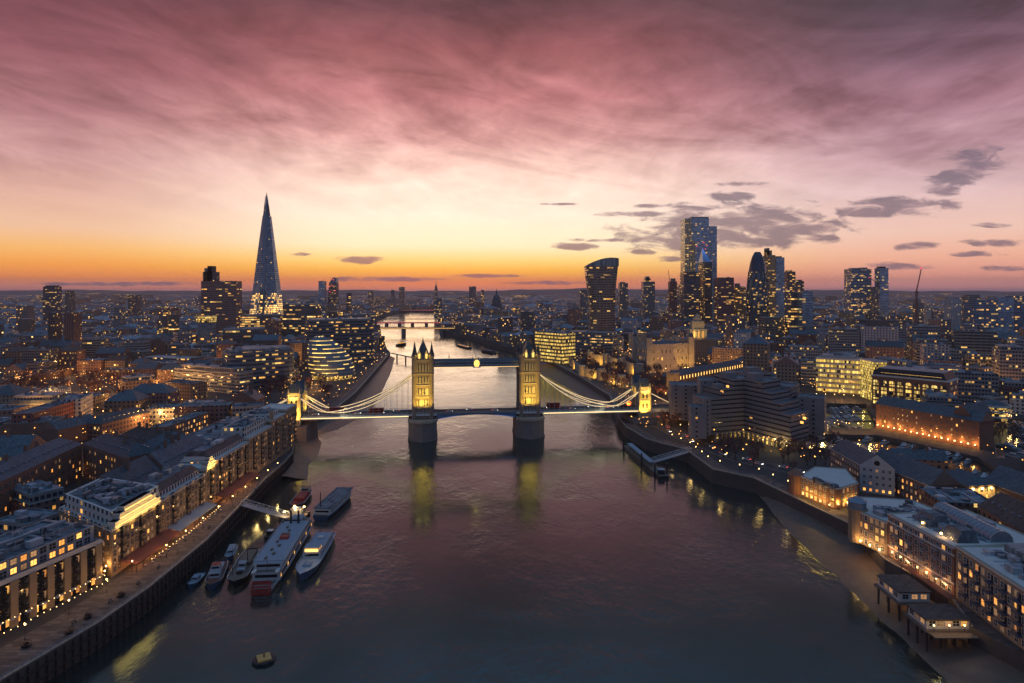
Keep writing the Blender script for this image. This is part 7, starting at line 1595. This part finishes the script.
grove([(990,428),(1016,430),(1018,446),(992,446)], 7, 'bare tree on the quay at the right end of the warehouse', 'trees at the warehouse end')
grove([(740,335),(805,338),(808,352),(745,350)], 22, 'bare tree in the square behind the hotel', 'trees in the square', (1.1, 1.6))
grove([(935,500),(960,506),(990,520),(985,530),(940,515)], 6, 'bare tree in the yard behind the balcony wharf', 'yard trees on the right', (.5, .8), 4)
# ------------------------------------------------------------------ lamps
def lamp_row(P, n_, label, group, e=380, h=6, light_every=1, px=True, col=(1, .55, .18)):
    W_ = [U(*p) for p in P] if px else P; tl = [hypot(W_[i+1][0]-W_[i][0], W_[i+1][1]-W_[i][1]) for i in range(len(W_)-1)]; T_ = sum(tl)
    for k in range(n_):
        s_ = T_*(k+.5)/n_; i = 0
        while i < len(tl)-1 and s_ > tl[i]: s_ -= tl[i]; i += 1
        q = lerp(W_[i], W_[i+1], s_/tl[i]); street_lamp(q[0], q[1], '%s, %s from its left end' % (label, ORD[k]), group, h=h, e=e, light=(k % light_every == 0), col=col)
lamp_row([(668,440),(690,450),(712,468),(757,477),(796,494)], 11, 'street lamp on the right river wall before the hotel', 'lamps on the right river wall', 150, 5, 2)
lamp_row([(757,447),(775,448),(790,455)], 4, 'bright lamp under the concrete hotel forecourt', 'hotel forecourt lamps', 380, 5, col=(1, .72, .25))
lamp_row([(655,406),(656,418),(668,428),(700,441)], 8, 'street lamp on the road curving down from the bridge', 'lamps on the curving road', 420)
lamp_row([(799,497),(831,511),(848,508),(858,505)], 7, 'lamp at the foot of the curved brick wharf', 'lamps below the curved wharf', 360, 2.6, col=(1, .6, .12))
lamp_row([(806,430.5),(840,431),(876,432)], 6, 'lamp on the quay between the two dock basins', 'lamps between the basins', 900)
lamp_row([(812,400),(840,401),(868,403)], 6, 'lamp at the foot of the yellow banded office', 'lamps below the yellow office', 500)
lamp_row([(985,422),(1020,423)], 5, 'lamp beside the round restaurant', 'lamps by the round restaurant', 800)
lamp_row([(600,384),(640,396)], 5, 'lamp on the wharf walk below the castle', 'lamps below the castle', 420)
lamp_row([(330,398),(345,392),(366,372),(388,356)], 9, 'lamp on the riverside walk beside the glass egg', 'lamps on the park riverside walk', 420, 5)
lamp_row([(262,380),(300,386),(320,384)], 6, 'lamp on the plaza in front of the glass egg', 'lamps on the plaza', 1500)
lamp_row([(2,404),(40,400),(80,404),(100,398)], 8, 'street lamp behind the long red brick block', 'lamps behind the red brick block', 1300, 9)
lamp_row([(40,424),(60,414),(100,406),(160,404)], 9, 'street lamp between the left midground roofs', 'lamps in the left midground street', 1700, 9)
lamp_row([(120,392),(165,396),(190,392)], 8, 'street lamp at the foot of the amber lit brick blocks', 'lamps below the amber blocks', 3200, 9)
lamp_row([(150,420),(180,432),(215,428)], 6, 'street lamp below the brick terrace roofs', 'lamps below the brick terrace', 1000, 8)
lamp_row([(30,500),(60,486),(90,470)], 6, 'lamp in the brick courtyard', 'courtyard lamps', 500, 4)
lamp_row([(104,585),(108,570)], 3, 'lamp in the lane beside the modern wharf', 'lamps in the wharf lane', 260, 4)
lamp_row([(866,478),(890,482),(930,492),(950,500)], 6, 'lamp in the yard behind the flat dark roof', 'yard lamps behind the wharves', 320, 5)
lamp_row([(740,352),(775,356),(806,352)], 7, 'street lamp beside the square behind the hotel', 'lamps by the square', 3500, 8)
lamp_row([(893,330),(899,340),(905,352)], 6, 'street lamp on the bright street among the right hand offices', 'lamps on the bright street', 6000, 8)
lamp_row([(610,352),(650,356),(700,352)], 7, 'street lamp behind the castle grove', 'lamps behind the castle', 3500, 8)
for i in range(12):
    x, y = -129.6-(.9 if i > 8 else 0)-(1.5 if i < 2 else 0), 196+i*13.0; x -= (3 if y < 205 else 0); mb = MB(); mb.box(x-.3, y-.9, GZ+.42, x+.3, y+.9, GZ+.5, 'deck_wood'); o = thing('quay_bench', (x, y, GZ), 'timber bench on the left promenade facing the water, %s from the lower left corner' % ORD[i], 'bench', 'benches on the left promenade'); mb.build('seat', o)
    mb = MB(); mb.box(x-.34, y-.9, GZ+.52, x-.28, y+.9, GZ+.95, 'deck_wood'); mb.build('backrest', o)
    for s_ in (-.7, .7): mb = MB(); mb.box(x-.25, y+s_-.05, GZ, x+.25, y+s_+.05, GZ+.42, 'dark_metal'); mb.build('leg', o)
# ------------------------------------------------------------------ named offices on the right
pb((865,320),(914,321),48,34,'tower_dark','flat','dark framed office with two bright rows of yellow windows',cat='office building'); pb((818,332),(864,336),40,22,'concrete_office','flat','grey slab with white vertical fins left of the dark framed office',tint=(1.3,1.3,1.4))
pb((822,355),(872,352),34,18,'concrete_band','setback','pale blue roofed block behind the yellow banded office'); pb((870,356),(905,362),36,18,'concrete_office','setback','grey blue stepped office above the black mansard',tint=(1.1,1.2,1.4))
pb((924,364),(962,366),38,20,'louvre_glass','flat','blue grey office with dark ribbon windows right of the black mansard',tint=(1.5,1.6,1.8)); pb((963,366),(984,368),36,18,'concrete_office','flat','narrower grey blue block attached to the ribbon window office')
pb((990,398),(1008,396),24,10,'render_white','setback','white terraced house with curved balconies near the right edge'); pb((1010,394),(1036,396),24,12,'render_white','setback','white villa block at the right edge above the round restaurant')
pb((535,332),(562,334),50,26,'lit_office','flat','square office with a grid of golden windows behind the north bridge tower',tint=(.8,.7,.5)); pb((563,331),(612,333),44,36,'louvre_glass','setback','wide glass office with bright sloping roof edge behind the castle grove',tint=(1.3,1.2,1.1))
pb((733,323),(770,330),38,22,'concrete_office','setback','pale office with blue lit floors behind the tree square',tint=(1.4,1.4,1.6)); pb((762,318),(790,319),46,22,'render_white','flat','white gridded office block among the right midground')
pb((746,362),(812,357),26,20,'stock_brick','hip','long brick range with dark roof behind the hotel',tint=(.9,.7,.6)); pb((750,372),(800,370),22,12,'brick_dark','flat','low brick range with lit ground floor directly behind the hotel')
# ------------------------------------------------------------------ railway viaduct on the left
RV = [U(-40,402), U(0,391), U(60,377.5), U(137,361), U(190,352), U(225,343)]
g = MB(); L0 = strip(RV, 11, 1, GZ+7.5, 'paving', g)
for P_ in (RV, L0):
    for i in range(len(P_)-1): g.prism(rect(P_[i], P_[i+1], .6), GZ, GZ+8.6, 'brick_brown', 'stone')
o = thing('railway_viaduct', (*RV[0], GZ), 'long pale edged brick railway viaduct crossing the left midground', 'viaduct'); g.build('deck', o)
g = MB()
for i in range(len(RV)-1):
    a, b_ = lerp(RV[i], L0[i], .5), lerp(RV[i+1], L0[i+1], .5)
    for s_ in (-2.4, -1, 1, 2.4): g.bar((a[0], a[1]+s_, GZ+7.6), (b_[0], b_[1]+s_, GZ+7.6), .12, .16, 'plant_metal')
g.build('rail', o)
for i in range(len(RV)-1): NOBUILD.append([(RV[i][0], RV[i][1]-9), (RV[i+1][0], RV[i+1][1]-9), (L0[i+1][0], L0[i+1][1]+8), (L0[i][0], L0[i][1]+8)])
# ------------------------------------------------------------------ fill city
LAND = [('glass egg', (322, 365)), ('spire', (267, 320)), ('hospital slab tower', (220, 310)), ('lantern topped tower', (205, 345)), ('paired brown towers', (60, 345)), ('lone slab tower', (49, 310)), ('brick terrace', (190, 425)),
        ('red brick block', (60, 405)), ('amber courtyard range', (60, 450)), ('rounded glass office', (345, 345)), ('low flat road bridge', (420, 330)), ('golden grid office', (548, 345)), ('castle keep', (670, 360)), ('concrete hotel', (750, 420)),
        ('domed office tower', (698, 345)), ('bullet tower', (757, 305)), ('yellow banded office', (840, 375)), ('arched brick office', (915, 390)), ('dark framed office', (890, 330)), ('long warehouse', (925, 435)), ('round restaurant', (993, 415)), ('balcony wharf', (950, 540)),
        ('rendered gable warehouse', (875, 480)), ('red crane', (917, 320)), ('white round tower', (956, 320)), ('top heavy tower', (603, 320)), ('right edge glass tower', (1018, 320)), ('floodlit yellow building', (970, 490)), ('grey slab with fins', (840, 345))]
rg = random.Random(2024); cand = []
def free(P, m_=2.0):
    c = (sum(p[0] for p in P)/4, sum(p[1] for p in P)/4); r = max(hypot(p[0]-c[0], p[1]-c[1]) for p in P)
    pts = list(P)+[lerp(P[i], P[(i+1) % 4], .5) for i in range(4)]+[c]
    for q in pts:
        if inside(q, river_poly): return False
        for B in basins:
            if inside(q, B): return False
        for Z in NOBUILD:
            if inside(q, Z): return False
    for x0, x1, y0, y1, T in TAKEN:
        if c[0]+r+m_ < x0 or c[0]-r-m_ > x1 or c[1]+r+m_ < y0 or c[1]-r-m_ > y1: continue
        if any(inside(lerp(q, c, -.12), T) for q in pts) or any(inside(q, [lerp(p_, c, .0) for p_ in ccw(P)]) for q in T) or inside(c, T): return False
        tc = (sum(p[0] for p in T)/len(T), sum(p[1] for p in T)/len(T))
        if inside(tc, ccw(P)): return False
        for i in range(len(T)):
            if any(inside(lerp(T[i], T[(i+1) % len(T)], k/6), ccw(P)) for k in range(7)): return False
    return True
PARK = [[U(*p) for p in Z] for Z in ([(545,350),(648,352),(720,376),(705,402),(655,404),(640,398),(600,390),(560,366)], [(648,402),(700,404),(712,450),(640,440)], [(255,386),(335,380),(345,402),(300,414),(262,404)], [(60,374),(125,381),(158,399),(158,406),(90,400),(60,390)],
        [(712,446),(770,448),(845,446),(856,470),(800,480),(756,476),(712,466)], [(742,335),(806,338),(808,353),(745,352)], [(805,436),(1000,470),(1010,500),(990,500),(800,452)], [(990,424),(1050,424),(1050,462),(990,462)], [(806,398),(882,400),(884,442),(804,440)])]
NOBUILD += PARK
NOBUILD.append([(-170, 425), (-130, 425), (-120, 700), (-200, 700)]); NOBUILD.append([(-220, 700), (-150, 700), (-190, 1060), (-230, 1060)]); NOBUILD.append([(60, 430), (118, 430), (110, 560), (60, 560)])
NOBUILD.append([(-142.5, 150), (-120, 150), (-120, 440), (-142.5, 440)]); NOBUILD.append([(110, 150), (140, 150), (143, 300), (110, 420)]); NOBUILD.append([(-180, 222), (-142, 222), (-142, 228), (-180, 250)])
pave = [((-1), .13, 20, 1000), (1, -.42, 20, 1000)]
NOBUILD += [[(128, 150), (262, 150), (240, 372), (128, 345)]]
for sgn, ang, _, _ in pave:
    for bi in range(-16, 17):
        for bj in range(-4, 26):
            bx, by = bi*86, bj*62
            for (u0, u1, v0, v1) in ((0, 33, 0, 22), (36, 74, 0, 20), (0, 24, 27, 50), (27, 50, 29, 50), (53, 74, 25, 50)):
                j = lambda: rg.uniform(-2.2, 2.2); q = [(u0+j(), v0+j()), (u1+j(), v0+j()), (u1+j(), v1+j()), (u0+j(), v1+j())]; q[1] = (q[1][0], q[0][1]); q[2] = (q[1][0], q[2][1]); q[3] = (q[0][0], q[2][1])
                P = [((bx+a)*cos(ang)-(by+b_)*sin(ang), 120+(bx+a)*sin(ang)+(by+b_)*cos(ang)) for a, b_ in q]; c = (sum(p[0] for p in P)/4, sum(p[1] for p in P)/4)
                if c[1] < 150 or c[1] > 930 or abs(c[0]) > c[1]*.83+25: continue
                # side of the river
                rx = -130 if c[1] < 1000 else -200
                if (sgn < 0) != (c[0] < (-0 if c[1] < 700 else -60)): continue
                if not free(P): continue
                hh = rg.choice((7, 9, 10, 12, 13, 15, 16, 18)) if c[0] < 0 and c[1] < 800 else rg.choice((10, 12, 13, 15, 16, 18, 20, 22)) + (rg.choice((0, 4, 8, 14)) if c[1] > 520 else 0) + (rg.choice((0, 0, 6, 14, 24)) if (c[0] > 200 and c[1] > 600) else 0)
                cand.append((P, c, hh))
def vis(t_): P, c, hh = t_; w_ = max(p[0] for p in P)-min(p[0] for p in P); return w_*(hh+14)/(c[1]**2)
cand.sort(key=vis, reverse=True); NIND = 245; indiv, rest = cand[:NIND], cand[NIND:]
FACS = [('brick_flats', 'brown brick'), ('brick_dark', 'dark red brick'), ('stock_brick', 'yellow brick'), ('render_white', 'white rendered'), ('concrete_office', 'grey concrete'), ('concrete_band', 'banded concrete'), ('glass_office', 'blue glass')]
meta = []
for P, c, hh in indiv:
    px, py = pxof(*c, GZ+hh*.5); lm = min(LAND, key=lambda l: hypot(l[1][0]-px, (l[1][1]-py)*1.6)); meta.append((P, c, hh, px, py, lm[0], hypot(lm[1][0]-px, (lm[1][1]-py)*1.6)))
rank = {}
for i in sorted(range(len(meta)), key=lambda i: meta[i][6]): rank.setdefault(meta[i][5], []).append(i)
for i, (P, c, hh, px, py, lm, d_) in enumerate(meta):
    wts = (5, 4, 4, 1, 2.2, 1.2, .6) if c[0] < 0 or c[1] < 420 else (3, 3, 2.5, 1.2, 3.5, 2.5, 2.2); fac, cn_ = rg.choices(FACS, wts)[0]
    kind = rg.choices(('flat', 'setback', 'gable', 'hip'), (4, 2, 3, 3) if fac in ('brick_flats', 'brick_dark', 'stock_brick') else (6, 4, 0, 0))[0]; k = rank[lm].index(i)
    tn = rg.uniform(.6, 1.25); tint = (tn, tn*rg.uniform(.9, 1.02), tn*rg.uniform(.88, 1.05)); lo_ = 'low' if hh < 15 else ('medium' if hh < 26 else 'tall')
    lab = '%s %s block, %s, %s plain block from %s' % (lo_, cn_, {'flat': 'flat roof', 'setback': 'setback top', 'gable': 'pitched roof', 'hip': 'hipped roof'}[kind], ORD[min(k, 48)], lm)
    generic(P, hh, fac, kind, tint, lab, rg, 'plain city blocks', n_kit=7 if c[1] < 480 else 4)
def simple_block(mb, P, hh, fac, roof, rnd_):
    P = ccw(P); tn = rnd_.uniform(.55, 1.35); mb.tint = (tn, tn*rnd_.uniform(.88, 1.02), tn*rnd_.uniform(.85, 1.1)); u0 = rnd_.randrange(400)*12.0; mb.prism(P, GZ, GZ+hh, fac, None, u0=u0); tn = rnd_.uniform(.6, 1.6); mb.tint = (tn, tn, tn*1.05)
    if rnd_.random() < .35: mb.gable(P, GZ+hh, 4+rnd_.random()*3, roof, fac, hip=rnd_.choice((0, .9)))
    else:
        mb.face([(*p_, GZ+hh) for p_ in P], roof)
        if rnd_.random() < .7: c = (sum(p[0] for p in P)/4, sum(p[1] for p in P)/4); k = rnd_.uniform(.25, .5); mb.prism(inset([(p[0]+rnd_.uniform(-1, 1), p[1]) for p in P], k), GZ+hh+.01, GZ+hh+rnd_.uniform(1.5, 4), 'concrete', 'flat_roof')
far = MB(); ff = ('far_city', 'far_city', 'far_city', 'brick_flats', 'concrete_office', 'stock_brick', 'render_white')
for P, c, hh in rest: simple_block(far, P, hh, rg.choice(ff), rg.choice(('flat_roof', 'slate', 'zinc')), rg)
def band(y0, y1, sp, wmin, wmax, hmin, hmax, ptall):
    y = y0
    while y < y1:
        x = -y*.84-40
        while x < y*.84+40:
            cx, cy = x+rg.uniform(-.25, .25)*sp, y+rg.uniform(-.25, .25)*sp; x += sp
            if rg.random() < .08: continue
            a = rg.choice((.13, -.42, .8))+rg.uniform(-.1, .1); wx_, wy_ = rg.uniform(wmin, wmax)/2, rg.uniform(wmin, wmax)/2.6
            P = [(cx+p_*cos(a)-q*sin(a), cy+p_*sin(a)+q*cos(a)) for p_, q in ((-wx_, -wy_), (wx_, -wy_), (wx_, wy_), (-wx_, wy_))]
            if not free(P) : continue
            hh = rg.uniform(hmin, hmax)
            if rg.random() < ptall: hh *= rg.uniform(1.6, 2.6)
            if cx > 100 and y < 2200 and rg.random() < .35: hh *= 1.5
            hh = min(hh, 62 if y < 2500 else 78)
            simple_block(far, P, hh, rg.choice(ff) if rg.random() < .93 else 'glass_lit', rg.choice(('flat_roof', 'slate', 'zinc')), rg)
        y += sp*.72
band(930, 1500, 34, 20, 32, 12, 26, .05); band(1500, 2700, 46, 26, 44, 12, 26, .05); band(2700, 5000, 84, 50, 84, 12, 26, .06); band(5000, 10300, 190, 120, 200, 12, 28, .07)
o = far.build('distant_city'); tag(o, 'mass of distant city rooftops stretching to the horizon', 'city', kind='stuff')
# distant street lights
ld = MB(); rl = random.Random(8)
def oct_(x, y, z, r):
    ld.face([(x-r, y-r, z), (x+r, y-r, z), (x, y, z+r*1.3)], 'far_lamp'); ld.face([(x+r, y-r, z), (x, y+r, z), (x, y, z+r*1.3)], 'far_lamp'); ld.face([(x, y+r, z), (x-r, y-r, z), (x, y, z+r*1.3)], 'far_lamp'); ld.face([(x-r, y-r, z), (x, y+r, z), (x+r, y-r, z)], 'far_lamp')
for (y0, y1, n_, r) in ((360, 930, 2600, .38), (930, 1600, 3600, .55), (1600, 3000, 4200, .85), (3000, 9000, 4200, 1.5)):
    for _ in range(n_):
        y = y0+(y1-y0)*rl.random()**.9; x = rl.uniform(-.83, .83)*y
        if inside((x, y), river_poly) or any(inside((x, y), B) for B in basins): continue
        if y < 1500 and any(t_[0] < x < t_[1] and t_[2] < y < t_[3] and inside((x, y), t_[4]) for t_ in TAKEN): continue
        oct_(x, y, GZ+rl.uniform(6, 9) if y < 1500 else GZ+rl.uniform(8, 26), r*rl.uniform(.5, 1.3))
o = ld.build('distant_street_lights'); tag(o, 'scattered amber street lights across the distant city', 'street lights', kind='stuff')
# warm pools of street light between the mid distance blocks
rq = random.Random(5)
for _ in range(190):
    y = rq.uniform(400, 1150); x = rq.choice((-1, 1))*rq.uniform(.24, .8)*y
    if (x > 0 and y < 560) or any(t_[0] < x < t_[1] and t_[2] < y < t_[3] and inside((x, y), t_[4]) for t_ in TAKEN) or inside((x, y), river_poly): continue
    street_lamp(x, y, 'tall amber street lamp between the mid distance city blocks', 'amber street lamps between the city blocks', h=9, e=4600, col=(1, .48, .14))
# ------------------------------------------------------------------ haze
hz = MB(); hz.box(-15200, -500, -3, 15200, 13800, 345, 'hill'); hzo = hz.build('haze'); hzo['kind'] = 'stuff'; hzo['label'] = 'thin evening haze over the whole city'; hzo['category'] = 'haze'
hm = bpy.data.materials.new('haze'); hm.use_nodes = True; hm.node_tree.nodes.clear(); n = NT(hm.node_tree); pv = n.node('ShaderNodeVolumePrincipled'); mo = n.node('ShaderNodeOutputMaterial'); n.l.new(pv.outputs[0], mo.inputs['Volume'])
pv.inputs['Color'].default_value = (.92, .84, .92, 1); pv.inputs['Density'].default_value = .000055; pv.inputs['Anisotropy'].default_value = .3
hzo.data.materials.clear(); hzo.data.materials.append(hm)
